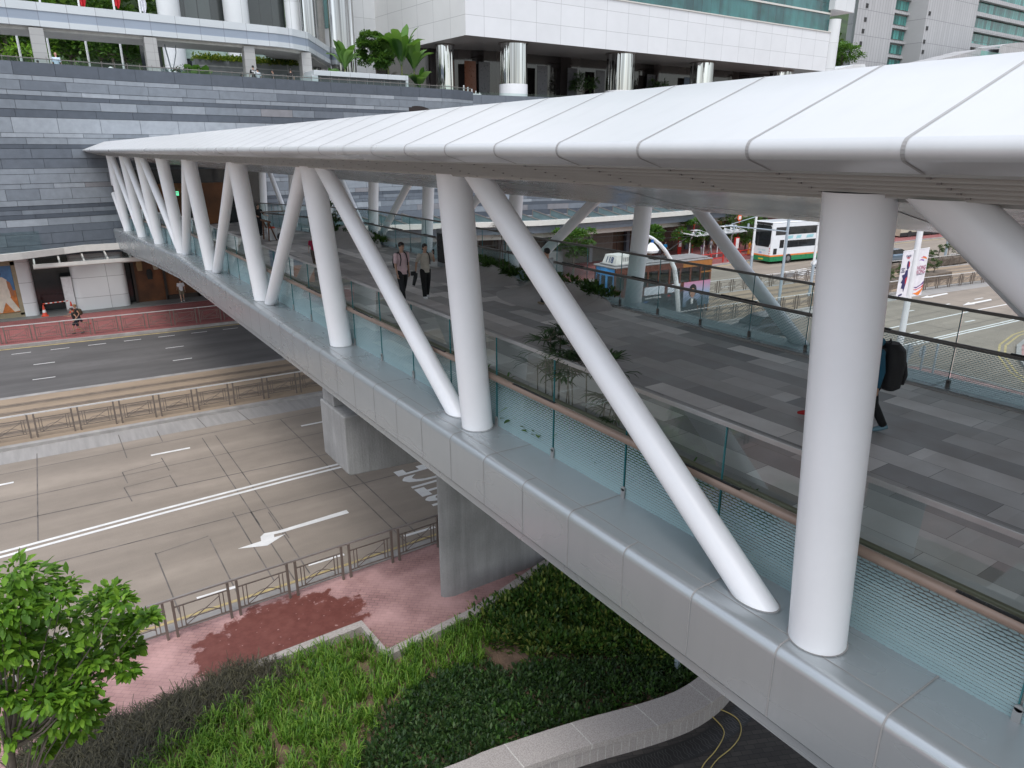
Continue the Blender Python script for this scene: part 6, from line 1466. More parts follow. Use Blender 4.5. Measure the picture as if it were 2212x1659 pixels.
for dx in (-.09,.09): advp([(cx_+dx-.04,1.88),(cx_+dx+.04,1.88),(cx_+dx+.04,1.91),(cx_+dx-.04,1.91)], M_tb, 3)
advp([(cx_-.06,1.62),(cx_+.06,1.62),(cx_+.05,1.65),(cx_-.05,1.65)], pm('printed_lip', (.25,.08,.06), .6), 3); advp([(cx_-.015,1.72),(cx_+.03,1.71),(cx_,1.83)], pm('printed_shade', (.3,.14,.09), .6), 3)
for k in range(8): x = 7.55+k*.12; advp([(x,.95),(x+.09,.95),(x+.09,1.35+.2*((k*5)%3)),(x,1.35+.2*((k*5)%3))], pm('printed_city', (.06,.1,.13), .6), 0)
for k in range(4): lb('amber_stripe', 7.2+k*.33,7.26+k*.33,-.014,.0,.4,.9,M_tor)
lb('door', .25,.85,-.008,.01,.45,1.95,M_vglass); lb('door', 7.7,8.35,-.008,.01,.45,.9,M_vglass)
for k in range(5): lb('lower_window', 1.2+k*1.0, 2.05+k*1.0, -.006, .01, 1.05, 1.5, M_vglass)
for x in (1.9, 6.6): 
    for y in (.15,WT-.25): MB().tube([(x,y,.33),(x,y+.1,.33)], .33, 18).build('wheel', M_tyre, tram, local=True, smooth=True)

# ---- double-deck bus, rear at x=0, near side at y=0, running towards +X
p0 = at_z(1666,566,.25); bus = thing('double_deck_bus', 'white double deck bus with orange and green skirt, seen from behind in the far lane', 'bus', (p0.x-.3,p0.y,0), math.atan2(-.65,6.2)-.02)
W2, L2, H2 = 2.45, 11.2, 4.3
def bb(name, x0,x1,y0,y1,z0,z1, m, bevel=0, parent=bus): return MB().box(x0,x1,y0,y1,z0,z1).build(name, m, parent, local=True, bevel=bevel)
M_bw = pm('bus_white_paint', (.74,.76,.78), .22, var=.03, fine=.01, coat=.3); M_bg = pm('bus_green_skirt', (.02,.22,.09), .3); M_bo = pm('bus_orange_stripe', (.75,.20,.04), .3)
bb('body', 0, L2, 0, W2, .75, H2, M_bw, .12); bb('green_skirt', -.01, L2+.01, -.012, W2+.012, .28, .78, M_bg, .02); bb('orange_stripe', -.015, L2+.01, -.016, W2+.016, .78, .93, M_bo)
bb('upper_side_window', .45, L2-.3, -.012, .02, 2.95, 3.75, M_vglass); bb('lower_side_window', 2.1, L2-.5, -.012, .02, 1.62, 2.35, M_vglass); bb('small_side_window', 1.15,1.75,-.012,.02,1.62,2.45,M_vglass); bb('engine_grille', .35,.85,-.012,.02,1.0,1.6,M_tyre)
for x in [1.9+k*1.35 for k in range(6)]: bb('window_pillar', x, x+.05, -.016, .0, 2.95, 3.75, M_tyre); bb('window_pillar', x+.6, x+.65, -.016, .0, 1.62, 2.35, M_tyre)
flat_r = MB(); flat_r.add([(-.014,.35,1.75),(-.014,W2-.35,1.75),(-.014,W2-.15,2.2),(-.014,W2-.15,3.75),(-.014,W2-.3,3.95),(-.014,.3,3.95),(-.014,.15,3.75),(-.014,.15,2.2)], [tuple(range(8))[::-1]]); flat_r.build('rear_window', M_vglass, bus, local=True)
bb('roof_dark_rear', -.012, .02, .12, W2-.12, 3.97, 4.2, M_tyre); bb('number_plate', -.03,-.01,.9,1.55,.42,.55,pm('yellow_plate',(.6,.45,.04),.5))
for y in (.13,W2-.2): 
    for z in (1.05,1.3,1.55): bb('tail_light', -.02,.0,y,y+.09,z,z+.12,M_red)
for k,(x,w_) in enumerate([(2.0,.9),(3.4,.7),(4.9,1.0),(6.5,.8),(8.2,1.0)]):
    m = MB(); m.add([(x,-.018,2.5),(x+w_,-.018,2.55),(x+w_+.1,-.018,2.85),(x+.1,-.018,2.8)], [(0,1,2,3)]); m.build('pale_blue_graphic', pm('aqua_graphic', (.30,.55,.60), .4), bus, local=True)
q = text_on('2598', .2, pm('sign_blue', (.05,.2,.6), .5), bus, (-.02,1.4,1.12), R(-90)); text_on('CITY TOUR', .2, pm('aqua_graphic', (.30,.55,.60), .4), bus, (-.02,1.2,1.38), R(-90))
for x in (2.6, 8.7):
    for y in (-.02,W2-.3): 
        w_ = MB().tube([(x,y,.48),(x,y+.32,.48)], .48, 24).build('wheel', M_tyre, bus, local=True, smooth=True); MB().tube([(x,y-.012,.48),(x,y+.05,.48)], .26, 18).build('rim', M_hub, w_, local=True)
# ---- cars
def car(name, label, x, y, rz, paint, hat=False):
    t = thing(name, label, 'car', (x,y,0), rz); Lc, Wc = 4.5, 1.78
    pr = [(0,.42,.62),(.05,.62,.80),(.25,.78,.86),(1.0,.90,.88),(1.25,.95,.88),(3.6,.95,.88),(4.25,.82,.86),(4.45,.60,.80),(4.5,.40,.62)]
    mb = MB(); b0 = len(mb.v)
    for (px, zt_, w_) in pr:
        for (sy, z) in ((-.88,.26),(-1,.5),(-1,zt_-.1),(-.86,zt_),(.86,zt_),(1,zt_-.1),(1,.5),(.88,.26)): mb.v.append((px-Lc/2, sy*w_*Wc/1.76, z))
    for i in range(len(pr)-1):
        for k in range(8): a = i*8+k; b = i*8+(k+1)%8; mb.f.append((a,a+8,b+8,b)); mb.m.append(0)
    mb.f.append(tuple(range(8))); mb.m.append(0); mb.f.append(tuple(range(len(mb.v)-8,len(mb.v)))[::-1]); mb.m.append(0)
    mb.build('body', paint, t, smooth=True, local=True, sharp=45)
    g = MB(); cab = [(.95,.93,.80),(1.65,1.38,.68),(3.0,1.42,.68),(3.95,.95,.80)]
    for (px, zt_, w_) in cab:
        for (sy, z) in ((-1,.9),(-.92 if zt_ > 1 else -1,zt_),(.92 if zt_ > 1 else 1,zt_),(1,.9)): g.v.append((px-Lc/2, sy*w_*.98, z))
    for i in range(3):
        for k in range(4): a = i*4+k; b = i*4+(k+1)%4; g.f.append((a,a+4,b+4,b)); g.m.append(0)
    g.build('windows', M_vglass, t, smooth=True, local=True, sharp=30)
    MB().add([(1.7-Lc/2,-.6,1.395),(2.98-Lc/2,-.6,1.435),(2.98-Lc/2,.6,1.435),(1.7-Lc/2,.6,1.395)], [(0,1,2,3)]).build('roof', paint, t, local=True)
    for px in (.85,3.6):
        for y_ in (-.86,.66): w_ = MB().tube([(px-Lc/2,y_,.32),(px-Lc/2,y_+.2,.32)], .32, 20).build('wheel', M_tyre, t, local=True, smooth=True); MB().tube([(px-Lc/2,y_-.012,.32),(px-Lc/2,y_+.212,.32)], .19, 14).build('rim', M_hub, w_, local=True)
    for y_ in (-.62,.42): MB().box(-Lc/2-.01,-Lc/2+.06,y_,y_+.2,.58,.7).build('headlight', M_wht, t, local=True); MB().box(Lc/2-.06,Lc/2+.01,y_,y_+.2,.6,.72).build('tail_light', M_red, t, local=True)
    for y_ in (-.95,.85): MB().ball((-.95,y_+.05,.98),.06,.09,.06,8,6).build('mirror', paint, t, local=True, smooth=True)
    return t
a = at_z(1655,728,0); car('parked_car', 'black car in the near lane behind the frosted balustrade, right of the tram', a.x, a.y+.4, R(-4), pm('black_car_paint', (.012,.013,.016), .12, coat=.8, var=.02))
a = at_z(1770,590,0); car('parked_car', 'white car following the white bus, mostly hidden by the thickest white column', 66.0, 40.3, R(-5), pm('white_car_paint', (.72,.73,.75), .15, coat=.6, var=.02))
a = at_z(1866,552,0); car('parked_car', 'blue grey car on the far lanes beyond the clipped bushes', 74.5, 39.0, R(-6), pm('blue_car_paint', (.12,.17,.22), .2, coat=.6, var=.02))
b3 = thing('distant_bus', 'cream and black coach far along the road at the right edge under the canopy', 'bus', (96,49.5,0), R(-5))
for nm, x0,x1,z0,z1,m in (('body',0,10,.3,3.3,pm('coach_cream',(.45,.42,.33),.3)),('windows',.3,9.7,1.3,2.4,M_vglass),('skirt',0,10,.28,.75,M_tyre)):
    MB().box(x0,x1,-.02 if nm != 'body' else 0,2.4 if nm == 'body' else .05,z0,z1).build(nm, m, b3, local=True, bevel=.05 if nm == 'body' else 0)
for x in (2,7.6): MB().tube([(x,-.05,.48),(x,.25,.48)], .48, 18).build('wheel', M_tyre, b3, local=True, smooth=True)
# ================================================================== PEOPLE  (local frame: +Y is forward, +X is the person's right)
def remeshed(mb, vox, mats, name, parent, smooth_it=6):
    o = mb.build(name, mats, None, local=True); m = o.modifiers.new('r', 'REMESH'); m.mode = 'VOXEL'; m.voxel_size = vox; m.use_smooth_shade = True
    s = o.modifiers.new('s', 'SMOOTH'); s.iterations = smooth_it; s.factor = .5
    dg = bpy.context.evaluated_depsgraph_get(); me = bpy.data.meshes.new_from_object(o.evaluated_get(dg)); old = o.data; bpy.data.objects.remove(o); bpy.data.meshes.remove(old)
    me.materials.clear()
    for x in (mats if isinstance(mats, (list, tuple)) else [mats]): me.materials.append(x)
    for p in me.polygons: p.use_smooth = True; p.material_index = 0
    q = bpy.data.objects.new(name, me); COL.objects.link(q); q.parent = parent; return q
M_hair = pm('black_hair', (.012,.011,.011), .5); M_eye = pm('dark_eye', (.01,.01,.01), .3); M_lips = pm('lip', (.28,.10,.08), .6)
def skin(c=(.45,.27,.19)): return pm('skin_%d' % int(c[0]*100), c, .55, var=.06)
def limb(a, ang_fwd, ang_out, ln):
    """point ln away from a, hanging down, swung forward by ang_fwd and outwards by ang_out"""
    d = Vector((math.sin(R(ang_out)), math.sin(R(ang_fwd)), -math.cos(R(ang_fwd))*math.cos(R(ang_out)))); return a+d.normalized()*ln
def person(label, loc, rz, h=1.7, shirt=(.5,.5,.5), pants=(.02,.02,.02), shoes=(.5,.5,.5), legs=((18,0),(-18,-20)), arms=((-18,10,15),(18,10,25)), skin_c=(.45,.27,.19), hair='short', hair_c=None, sleeve='short', shorts=False, turn=0, lean=0, vox=.02, group=None, fingers=False, wide=1.0, dress=False, arm_pts=None, bald=False):
    s = h/1.72; t = thing('person', label, 'person', loc, rz, group); V = lambda *p: Vector(p)*s
    hipz = .90; pel = V(0,0,hipz); ch = V(0,.04*math.sin(R(lean)),1.28)+V(0,math.sin(R(lean))*.38,0); nk = ch+V(0,math.sin(R(lean))*.16,.17); hd = nk+V(0,.02+math.sin(R(lean))*.1,.16)
    K = {}
    for sd, nm in ((1,0),(-1,1)):
        fa, kn = legs[nm]; hip = pel+V(sd*.095,0,-.02); knee = limb(hip, fa, sd*2, .43*s); ank = limb(knee, fa+kn, sd*1, .42*s); K[nm] = (hip, knee, ank)
    low = min(K[0][2].z, K[1][2].z)-.065*s
    for nm in (0,1): K[nm] = tuple(p-Vector((0,0,low)) for p in K[nm])
    sh_ = Vector((0,0,-low)); pel, ch, nk, hd = pel+sh_, ch+sh_, nk+sh_, hd+sh_
    A = {}
    for sd, nm in ((1,0),(-1,1)):
        fw, out_, el = arms[nm]; shd = ch+V(sd*.185*wide,0,.10)
        if arm_pts and nm in arm_pts: elb = shd+V(*arm_pts[nm][0]); wr = shd+V(*arm_pts[nm][1])
        else: elb = limb(shd, fw, sd*out_, .29*s); wr = limb(elb, fw+el, sd*out_*.4, .25*s)
        A[nm] = (shd, elb, wr)
    def torso(mb, g, z0=-.10, neck=True, w=1):
        L_ = [(pel.x,pel.y,pel.z+z0*s,.155*s*w+g,.105*s+g),(pel.x,pel.y,pel.z+.04*s,.15*s*w+g,.105*s+g),(pel.lerp(ch,.4).x,pel.lerp(ch,.4).y,pel.lerp(ch,.4).z,.135*s*w+g,.10*s+g),(ch.x,ch.y,ch.z,.165*s*w+g,.115*s+g),(ch.x,ch.y,ch.z+.09*s,.165*s*w+g,.095*s+g),(ch.x,ch.y,ch.z+.135*s,.10*s+g,.075*s+g),(nk.x,nk.y,nk.z,.055*s+g,.055*s+g)]
        if neck: L_.append((hd.x,hd.y-.01*s,hd.z-.06*s,.05*s,.055*s))
        mb.rings(L_, 20)
        for nm in (0,1): mb.ball(A[nm][0], .062*s+g, .06*s+g, .06*s+g, 12, 8)
    B = MB(); torso(B, 0)
    B.ball(tuple(hd+V(0,0,.02)), .076*s, .094*s, .115*s, 18, 12); B.ball(tuple(hd+V(0,.028,-.055)), .052*s,.06*s,.055*s,12,8); B.ball(tuple(hd+V(0,.098,-.005)), .012*s,.02*s,.022*s,8,6)
    for sd in (-1,1): B.ball(tuple(hd+V(sd*.078,-.005,.0)), .012*s,.022*s,.032*s,8,6)
    for nm in (0,1):
        hip, knee, ank = K[nm]; B.tube([hip, hip.lerp(knee,.5), knee, knee.lerp(ank,.35), ank], [.088*s,.075*s,.055*s,.055*s,.036*s], 14); B.ball(hip,.09*s,.09*s,.09*s,12,8)
        a, e, w_ = A[nm]; B.tube([a, a.lerp(e,.5), e, e.lerp(w_,.35), w_], [.05*s,.046*s,.038*s,.038*s,.025*s], 12)
        d = (w_-e).normalized(); B.ball(tuple(w_+d*.045*s), .028*s,.035*s,.045*s,10,8)
    sk = skin(skin_c); body = remeshed(B, vox, [sk, M_eye, M_lips], 'body', t)
    # face and fingers added to the same body mesh
    bm = bmesh.new(); bm.from_mesh(body.data)
    def put(mb, mi):
        vs = [bm.verts.new(p) for p in mb.v]
        for f in mb.f:
            try: q = bm.faces.new([vs[i] for i in f]); q.material_index = mi; q.smooth = True
            except ValueError: pass
    E = MB(); 
    for sd in (-1,1): E.ball(tuple(hd+V(sd*.03,.093,.02)), .012*s,.008*s,.008*s,8,6); E.box(hd.x+(sd*.03-.016)*s, hd.x+(sd*.03+.016)*s, hd.y+.088*s, hd.y+.098*s, hd.z+.042*s, hd.z+.049*s)
    put(E,1); E = MB(); E.ball(tuple(hd+V(0,.088,-.052)), .022*s,.008*s,.007*s,8,6); put(E,2)
    for nm in (0,1):
        sd = 1 if nm == 0 else -1; a, e, w_ = A[nm]; d = (w_-e).normalized(); sidev = d.cross(Vector((1,0,0))); sidev = sidev.normalized() if sidev.length > .2 else Vector((0,1,0)); inn = sidev.cross(d).normalized()*(1 if True else 1)
        F = MB()
        for k in range(4):
            b = w_+d*.075*s+sidev*((k-1.5)*.017*s); l = (.07,.08,.075,.058)[k]*s; F.tube([b, b+d*l*.5, b+d*l*.82+inn*(-sd)*l*.25, b+d*l*.95+inn*(-sd)*l*.5], [.0085*s,.008*s,.007*s,.005*s], 6)
        b = w_+d*.03*s+sidev*(-.03*s); F.tube([b, b-sidev*.018*s+d*.03*s, b-sidev*.014*s+d*.055*s], [.010*s,.009*s,.006*s], 6); put(F,0)
    bm.to_mesh(body.data); bm.free()
    # clothing
    C = MB(); torso(C, .014*s, neck=False, w=1.02); 
    sl = 1.0 if sleeve == 'long' else .55
    if sleeve != 'none':
        for nm in (0,1):
            a, e, w_ = A[nm]; q = [a, a.lerp(e,.5), (e if sleeve == 'long' else a.lerp(e,.8))]; rr_ = [.064*s,.062*s,.056*s if sleeve == 'long' else .062*s]
            if sleeve == 'long': q += [w_]; rr_ += [.036*s]
            C.tube(q, rr_, 14)
    if dress: C.rings([(pel.x,pel.y,pel.z+.05*s,.16*s,.12*s),(pel.x,pel.y,pel.z-.35*s,.2*s,.17*s),(pel.x,pel.y,.10*s,.24*s,.2*s)], 18)
    remeshed(C, vox*.95, pm('cloth_%02d%02d%02d' % tuple(int(x*99) for x in shirt), shirt, .85, var=.12, scale=6, bump=.2), 'shirt' if not dress else 'robe', t)
    if not dress:
        C = MB(); C.rings([(pel.x,pel.y,pel.z-.11*s,.16*s,.12*s),(pel.x,pel.y,pel.z+.05*s,.155*s,.112*s),(pel.x,pel.y,pel.z+.10*s,.145*s,.105*s)], 18)
        for nm in (0,1):
            hip, knee, ank = K[nm]; C.ball(hip,.10*s,.10*s,.10*s,12,8)
            if shorts: C.tube([hip, knee.lerp(hip,.15)], [.10*s,.082*s], 14)
            else: C.tube([hip, hip.lerp(knee,.5), knee, knee.lerp(ank,.5), ank+Vector((0,0,.0))], [.10*s,.09*s*wide,.074*s*wide,.068*s*wide,.062*s*wide], 14)
        remeshed(C, vox*.95, pm('trouser_%02d%02d%02d' % tuple(int(x*99) for x in pants), pants, .85, var=.12, scale=6, bump=.2), 'shorts' if shorts else 'trousers', t)
    ms = pm('shoe_%02d%02d%02d' % tuple(int(x*99) for x in shoes), shoes, .6)
    for nm in (0,1):
        hip, knee, ank = K[nm]; tilt = max(0, -(legs[nm][0]+legs[nm][1]))*.5; d = Vector((0, math.cos(R(tilt)), -math.sin(R(tilt)))); m = MB(); c = ank+Vector((0,0,-.03*s)); p = [c-d*.06*s, c+d*.03*s, c+d*.11*s, c+d*.18*s]
        m.tube(p, [.042*s,.046*s,.040*s,.022*s], 12, flat=.95); m.build('shoe', ms, t, smooth=True, local=True)
    if not bald:
        mh = pm('hair_%02d' % int((hair_c or (.012,))[0]*1000), hair_c, .5) if hair_c else M_hair; HM = MB(); c = hd+V(0,-.014,.045); HM.ball(tuple(c), .090*s,.100*s,.098*s,18,12)
        HM.ball(tuple(hd+V(0,.05,.095)), .062*s,.045*s,.032*s,12,8)
        if hair == 'bob': HM.rings([(hd.x,hd.y-.035*s,hd.z-.07*s,.078*s,.06*s),(hd.x,hd.y-.02*s,hd.z+.05*s,.092*s,.085*s)], 16)
        if hair == 'long': HM.rings([(hd.x,hd.y-.07*s,hd.z-.22*s,.07*s,.04*s),(hd.x,hd.y-.04*s,hd.z+.02*s,.09*s,.075*s)], 16)
        if hair == 'bun': HM.ball(tuple(hd+V(0,-.11,.05)), .045*s,.045*s,.045*s,10,8)
        ho = remeshed(HM, .012, mh, 'hair', t, 2)
        for v in ho.data.vertices:              # keep the face clear: pull the front back above the brow
            q = v.co-hd
            if q.y > .055*s and q.z < .055*s: v.co.y = hd.y+.055*s
    return t, dict(hd=hd, ch=ch, pel=pel, A=A, K=K, s=s)
def straps_and_bag(t, J, col=(.012,.012,.014), bag=True, size=1., name='backpack', label='black backpack worn on the back', both=True, sub=True):
    s = J['s']; ch = J['ch']; m = pm('bag_cloth_%02d' % int(col[0]*1000), col, .7, bump=.3)
    loc = t.location; rz = t.rotation_euler[2]
    b = thing(name, label, 'bag', tuple(loc), rz)
    for sd in ((-1,1) if both else (-1,)):
        mb = MB(); x = sd*.10*s; mb.tube([(x,ch.y-.12*s,ch.z-.1*s),(x,ch.y-.11*s,ch.z+.13*s),(x,ch.y,ch.z+.175*s),(x,ch.y+.10*s,ch.z+.11*s),(x*1.1,ch.y+.135*s,ch.z-.02*s),(x*1.3,ch.y+.10*s,ch.z-.20*s)], .022*s, 8, flat=.5); mb.build('strap', m, b, smooth=True, local=True)
    if bag:
        mb = MB(); y = ch.y-.13*s-.11*size; mb.rings([(0,y,ch.z-.40*size*1.0,.13*size,.08*size),(0,y,ch.z-.36*size,.185*size,.135*size),(0,y-.01,ch.z-.1,.20*size,.15*size),(0,y,ch.z+.1*size,.17*size,.13*size),(0,y+.02,ch.z+.17*size,.10*size,.08*size)], 20)
        o = mb.build('bag_body', m, b, smooth=True, local=True); mb = MB(); mb.rings([(0,y-.12*size,ch.z-.32*size,.13*size,.05*size),(0,y-.13*size,ch.z-.2*size,.15*size,.06*size),(0,y-.11*size,ch.z-.05*size,.13*size,.05*size)], 14); mb.build('front_pocket', m, b, smooth=True, local=True)
        MB().tube([(-.05,y+.06,ch.z+.15*size),(0,y+.06,ch.z+.22*size),(.05,y+.06,ch.z+.15*size)], .01, 6).build('grab_loop', m, b, local=True)
    return b
TOWARD = math.pi          # facing -Y, towards the camera end of the deck
fr_ = lambda px, py, z: at_z(px, py, z)
# couple walking towards the camera
a = fr_(872,652,6.93); t, J = person('man in pink t-shirt and black trousers walking beside the woman on the phone', (a.x,a.y,6.93), TOWARD+R(8), 1.72, (.66,.48,.51), (.014,.015,.018), (.6,.6,.6), legs=((16,-4),(-14,-10)), arms=((8,9,14),(-10,10,10)), vox=.016, wide=1.08)
straps_and_bag(t, J, size=.8, label='black backpack with shoulder straps on the man in the pink t-shirt')
a = fr_(921,643,6.93); t, J = person('woman in beige blouse and wide black trousers walking while holding a phone to her ear', (a.x,a.y,6.93), TOWARD+R(2), 1.59, (.50,.46,.40), (.010,.010,.011), (.75,.75,.75), legs=((9,-2),(-7,-6)), arms=((-4,22,8),(0,0,0)), arm_pts={1:((-.10,.06,-.24),(-.015,.17,.03))}, hair='bob', vox=.016, wide=1.12)
w_ = J['A'][1][2]; ph = thing('mobile_phone', 'dark phone held to the ear by the woman in the beige blouse', 'phone', tuple(t.location), t.rotation_euler[2]); MB().box(w_.x+.0,w_.x+.02,w_.y-.0,w_.y+.07,w_.z-.0,w_.z+.15).build('phone_body', M_slot, ph, local=True, bevel=.004)
w_ = J['A'][0][2]; jk = thing('folded_umbrella', 'black folded umbrella and pouch hanging from the hand of the woman on the phone', 'umbrella', tuple(t.location), t.rotation_euler[2]); MB().tube([tuple(w_+Vector((.0,.02,-.03))),tuple(w_+Vector((.03,.02,-.16))),tuple(w_+Vector((.10,.02,-.40)))], [.05,.062,.045], 10).build('furled_cloth', pm('black_nylon', (.015,.015,.017), .6), jk, local=True, smooth=True); MB().box(w_.x+.02,w_.x+.16,w_.y-.02,w_.y+.05,w_.z-.1,w_.z+.02).build('pouch', pm('black_nylon', (.015,.015,.017), .6), jk, local=True)
straps_and_bag(t, J, bag=False, both=False, name='shoulder_bag', label='thin black bag strap over the shoulder of the woman on the phone')
# man in grey shirt walking away behind the long brace
a = at_z(1188,672,6.93); t, J = person('man in grey t-shirt walking away behind the long white brace', (11.95,15.9,6.93), R(10), 1.66, (.42,.44,.46), (.03,.03,.035), (.22,.17,.11), legs=((22,-4),(-20,-40)), arms=((12,8,12),(-16,8,10)), vox=.018)
b = straps_and_bag(t, J, bag=False, both=False, name='sling_bag', label='black sling bag across the back of the man in the grey t-shirt'); ch = J['ch']
MB().tube([(-.13,ch.y-.12,ch.z+.14),(.0,ch.y-.15,ch.z-.05),(.14,ch.y-.14,ch.z-.28)], .022, 8, flat=.5).build('strap', pm('black_nylon', (.015,.015,.017), .6), b, local=True, smooth=True); MB().ball((.16,ch.y-.17,ch.z-.38),.10,.06,.13,12,8).build('pouch', pm('black_nylon', (.015,.015,.017), .6), b, local=True, smooth=True)
# hiker with large pack, and the companion in jeans hidden by the thick column
a = at_z(1888,938,6.93); t, J = person('hiker in black trousers and teal hooded jacket mostly hidden behind the thickest white column', (a.x-.04,a.y+.13,6.93), R(54), 1.74, (.015,.09,.15), (.010,.010,.011), (.16,.28,.34), legs=((-16,-14),(24,-2)), arms=((14,6,18),(-8,8,14)), vox=.014, sleeve='long', lean=8)
bp = straps_and_bag(t, J, size=1.28, label='large black hiking backpack on the hiker in the teal jacket')
hdv = J['hd']; MB().tube([tuple(hdv+Vector((-.10,-.02,-.13))),tuple(hdv+Vector((0,-.13,-.11))),tuple(hdv+Vector((.10,-.02,-.13)))], [.05,.07,.05], 10).build('hood', pm('teal_hood', (.015,.12,.20), .8), t, local=True, smooth=True)
a = at_z(1722,905,6.93); t, J = person('walker in blue jeans and red shoes hidden behind the thickest column, only one foot showing', (a.x+.50,a.y-.22,6.93), R(56), 1.70, (.02,.03,.08), (.018,.035,.10), (.45,.02,.02), legs=((20,-2),(-30,-26)), arms=((-6,3,6),(-6,3,6)), vox=.02)
# child in red and worker in black further along
a = at_z(672,575,6.9); t, J = person('child in dark red top half hidden by the third white column', (a.x+.15,a.y,zd(a.y)+.03), TOWARD, 1.15, (.30,.01,.05), (.08,.06,.05), (.2,.12,.03), vox=.022)
a = at_z(563,507,6.6); t, J = person('worker in black standing by the trestle at the far end of the deck', (a.x,a.y,zd(a.y)+.03), R(200), 1.72, (.012,.012,.013), (.012,.012,.013), (.02,.02,.02), legs=((6,0),(-4,-4)), arms=((20,20,60),(20,20,60)), vox=.025)
# street level
a = at_z(168,721,.13); person('jogger in black vest and dark shorts running on the red footpath, nearer of the two', (a.x,a.y,.14), R(92), 1.68, (.015,.015,.015), (.015,.017,.03), (.05,.05,.06), legs=((24,-30),(-14,-20)), arms=((30,12,70),(-30,12,70)), sleeve='none', shorts=True, vox=.025, hair_c=(.03,.012,.008), lean=6, skin_c=(.42,.23,.15))
a = at_z(173,714,.13); t, J = person('second jogger in black with a small backpack just behind the first', (a.x+.05,a.y+.1,.14), R(92), 1.66, (.015,.02,.015), (.02,.02,.03), (.4,.03,.03), legs=((10,-10),(-26,-50)), arms=((24,12,60),(-24,12,60)), sleeve='none', shorts=True, vox=.025, hair_c=(.22,.12,.04), lean=6, skin_c=(.42,.23,.15)); straps_and_bag(t, J, size=.7, name='small_backpack', label='small brown backpack on the second jogger', col=(.06,.04,.02))
a = at_z(389,646,.15); person('person in white t-shirt and khaki shorts facing the amber shopfront', (a.x,min(a.y,58.2),.16), R(0), 1.7, (.6,.6,.62), (.20,.17,.12), (.6,.6,.6), legs=((8,0),(-8,-6)), shorts=True, vox=.025)
for k, (px_, py_, h, sc, pc, rz, lb_, kw) in enumerate([(1435,557,1.75,(.02,.28,.62),(.02,.25,.55),180,'person in bright blue shirt and shorts left of the red bus stop pole',dict(shorts=True)),(1515,551,1.72,(.09,.02,.09),(.3,.3,.32),150,'person in maroon shirt waiting under the left end of the shelter',{}),(1617,552,1.66,(.5,.19,.02),(.3,.1,.02),200,'person in long orange robe walking left of the white bus',dict(dress=True)),(1534,549,1.68,(.25,.25,.27),(.35,.4,.4),190,'person in grey seated or waiting under the middle of the shelter',{}),(1573,541,1.7,(.02,.02,.03),(.02,.02,.02),170,'person in dark clothes under the right end of the shelter',{}),(1594,536,1.74,(.015,.015,.015),(.02,.02,.02),120,'person in black walking just behind the right end of the shelter',{}),(1322,556,1.6,(.03,.03,.03),(.06,.3,.38),160,'left one of two people with light blue bags walking behind the tram roof',{}),(1336,556,1.6,(.04,.04,.05),(.06,.3,.38),160,'right one of two people with light blue bags walking behind the tram roof',{})]):
    a = at_z(px_, py_, .13); person(lb_, (a.x,a.y,.14), R(rz), h, sc, pc, (.1,.1,.1), vox=.03, **kw)
# tram passengers on the upper deck (children of nothing: each sits in the tram as a thing of its own)
for k, x in enumerate((1.4,2.35,3.3,4.3,5.2,6.1,7.1)):
    loc = Vector((ta.x,ta.y,.13))+Vector((math.cos(ang)*x-math.sin(ang)*.45, math.sin(ang)*x+math.cos(ang)*.45, 1.78)); sc = [(.02,.02,.02),(.35,.06,.05),(.02,.03,.02),(.1,.1,.12),(.03,.03,.04),(.25,.28,.3),(.03,.02,.02)][k]
    person('passenger in %s top at the %s upper window of the tram' % (['black','red','dark green','grey','navy','pale','dark'][k], ['first','second','third','fourth','fifth','sixth','rear'][k]), tuple(loc), ang+R(90+170*0), 1.5, sc, (.02,.02,.02), (.02,.02,.02), legs=((80,-80),(80,-80)), vox=.03, group='passengers on the upper deck of the tram')
# plaza visitors behind the parapet
for k, (px_, py_, rz, sc, hh, lb_, kw) in enumerate([(119,115,0,(.55,.66,.80),1.72,'balding man in pale blue shirt standing at the parapet under the walkway',dict(hair_c=(.2,.16,.14),bald=True,skin_c=(.5,.26,.2))),(546,143,10,(.012,.012,.014),1.75,'man in black t-shirt with white print on the back, at the plaza parapet',{}),(556,149,30,(.6,.62,.66),1.68,'person in white half hidden by the man in the printed black t-shirt',{}),(589,153,100,(.012,.012,.014),1.7,'man in black in profile between the printed t-shirt and the last walkway pillar',{}),(627,150,-20,(.012,.012,.014),1.72,'man in black with a strap across his back beside the last walkway pillar',{}),(521,161,-80,(.1,.1,.1),1.45,'person with long dark hair bending low at the parapet',dict(hair='long')),(81,131,0,(.02,.02,.02),1.5,'top of a dark haired head above the parapet left of the man in pale blue',{})]):
    Yp = lerp_curve(WC)(at_y(px_,py_,60).x)+.95; a = at_y(px_, py_, Yp); t, J = person(lb_, (a.x,Yp,a.z-hh), R(rz), hh, sc, (.03,.03,.04), (.05,.05,.05), legs=((2,0),(-2,0)), vox=.025, **kw)
    if k == 1:
        q = text_mesh('GENTLE', .12, pm('sign_white', (.8,.8,.8), .5), 'shirt_print', bold=.006, parent=t); q.location = (0,J['ch'].y-.155,J['ch'].z+.03); q.rotation_euler = (R(90),0,0); MB().ball((0,J['ch'].y-.15,J['ch'].z-.09),.05,.01,.07,10,8).build('shirt_print', pm('sign_white', (.8,.8,.8), .5), t, local=True)
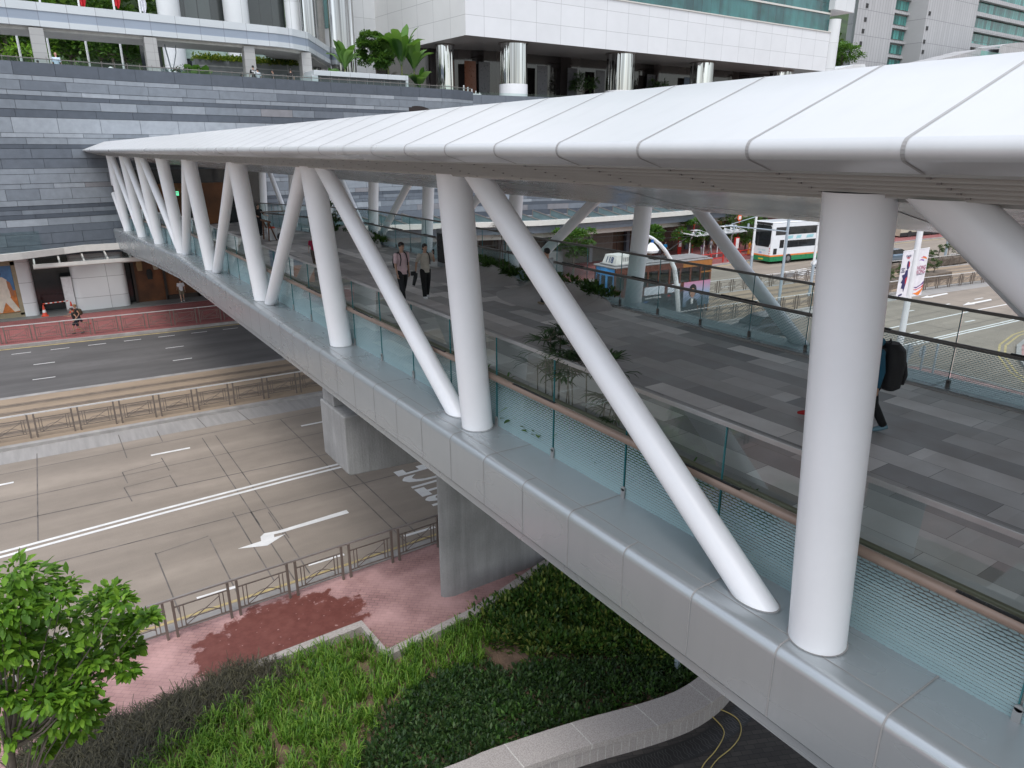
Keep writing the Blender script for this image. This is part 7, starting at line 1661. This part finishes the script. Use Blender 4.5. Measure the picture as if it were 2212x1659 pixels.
# ================================================================== LIGHT, SKY, CAMERA
w = bpy.data.worlds.new('World'); S.world = w; w.use_nodes = True; nt = w.node_tree; nt.nodes.clear()
out = nt.nodes.new('ShaderNodeOutputWorld'); bg = nt.nodes.new('ShaderNodeBackground'); sk = nt.nodes.new('ShaderNodeTexSky')
SUN_EL, SUN_AZ = 62, 215
sk.sky_type = 'NISHITA'; sk.sun_disc = False; sk.sun_elevation = R(SUN_EL); sk.sun_rotation = R(SUN_AZ); sk.air_density = 1.2; sk.dust_density = 1.6; sk.ozone_density = 1.2
hs = nt.nodes.new('ShaderNodeHueSaturation'); hs.inputs['Saturation'].default_value = .42; hs.inputs['Value'].default_value = 1.0
nt.links.new(sk.outputs[0], hs.inputs['Color']); 
tc = nt.nodes.new('ShaderNodeTexCoord'); sx = nt.nodes.new('ShaderNodeSeparateXYZ'); nt.links.new(tc.outputs['Generated'], sx.inputs[0])
mr = nt.nodes.new('ShaderNodeMapRange'); mr.inputs[1].default_value = -.12; mr.inputs[2].default_value = 1; mr.inputs[3].default_value = .62; mr.inputs[4].default_value = 1.5; nt.links.new(sx.outputs[2], mr.inputs[0])
mm = nt.nodes.new('ShaderNodeMix'); mm.data_type = 'RGBA'; mm.blend_type = 'MULTIPLY'; mm.inputs[0].default_value = 1; nt.links.new(hs.outputs[0], mm.inputs[6]); nt.links.new(mr.outputs[0], mm.inputs[7]); nt.links.new(mm.outputs[2], bg.inputs[0]); bg.inputs[1].default_value = .15; nt.links.new(bg.outputs[0], out.inputs[0])
ld = bpy.data.lights.new('sun', 'SUN'); ld.energy = .8; ld.angle = R(25); ld.color = (1,.985,.96); so = bpy.data.objects.new('sun', ld); COL.objects.link(so)
az_ = R(SUN_AZ); d = Vector((math.sin(az_)*math.cos(R(SUN_EL)), math.cos(az_)*math.cos(R(SUN_EL)), math.sin(R(SUN_EL)))); so.rotation_euler = d.to_track_quat('Z', 'Y').to_euler(); so.location = (0,0,60)
cd = bpy.data.cameras.new('camera'); cam = bpy.data.objects.new('camera', cd); COL.objects.link(cam); cam.location = (0,0,H)
cam.rotation_euler = (math.pi/2-PIT, 0, -AZ); cd.sensor_width = 36; cd.lens = 36*FX/2212; cd.clip_start = .1; cd.clip_end = 3000; S.camera = cam
S.view_settings.view_transform = 'Standard'; S.view_settings.look = 'None'; S.view_settings.exposure = 0.74; S.view_settings.gamma = 1
S.cycles.sample_clamp_indirect = 4; S.cycles.transparent_max_bounces = 32; S.cycles.max_bounces = 8; S.cycles.diffuse_bounces = 4; S.cycles.glossy_bounces = 4
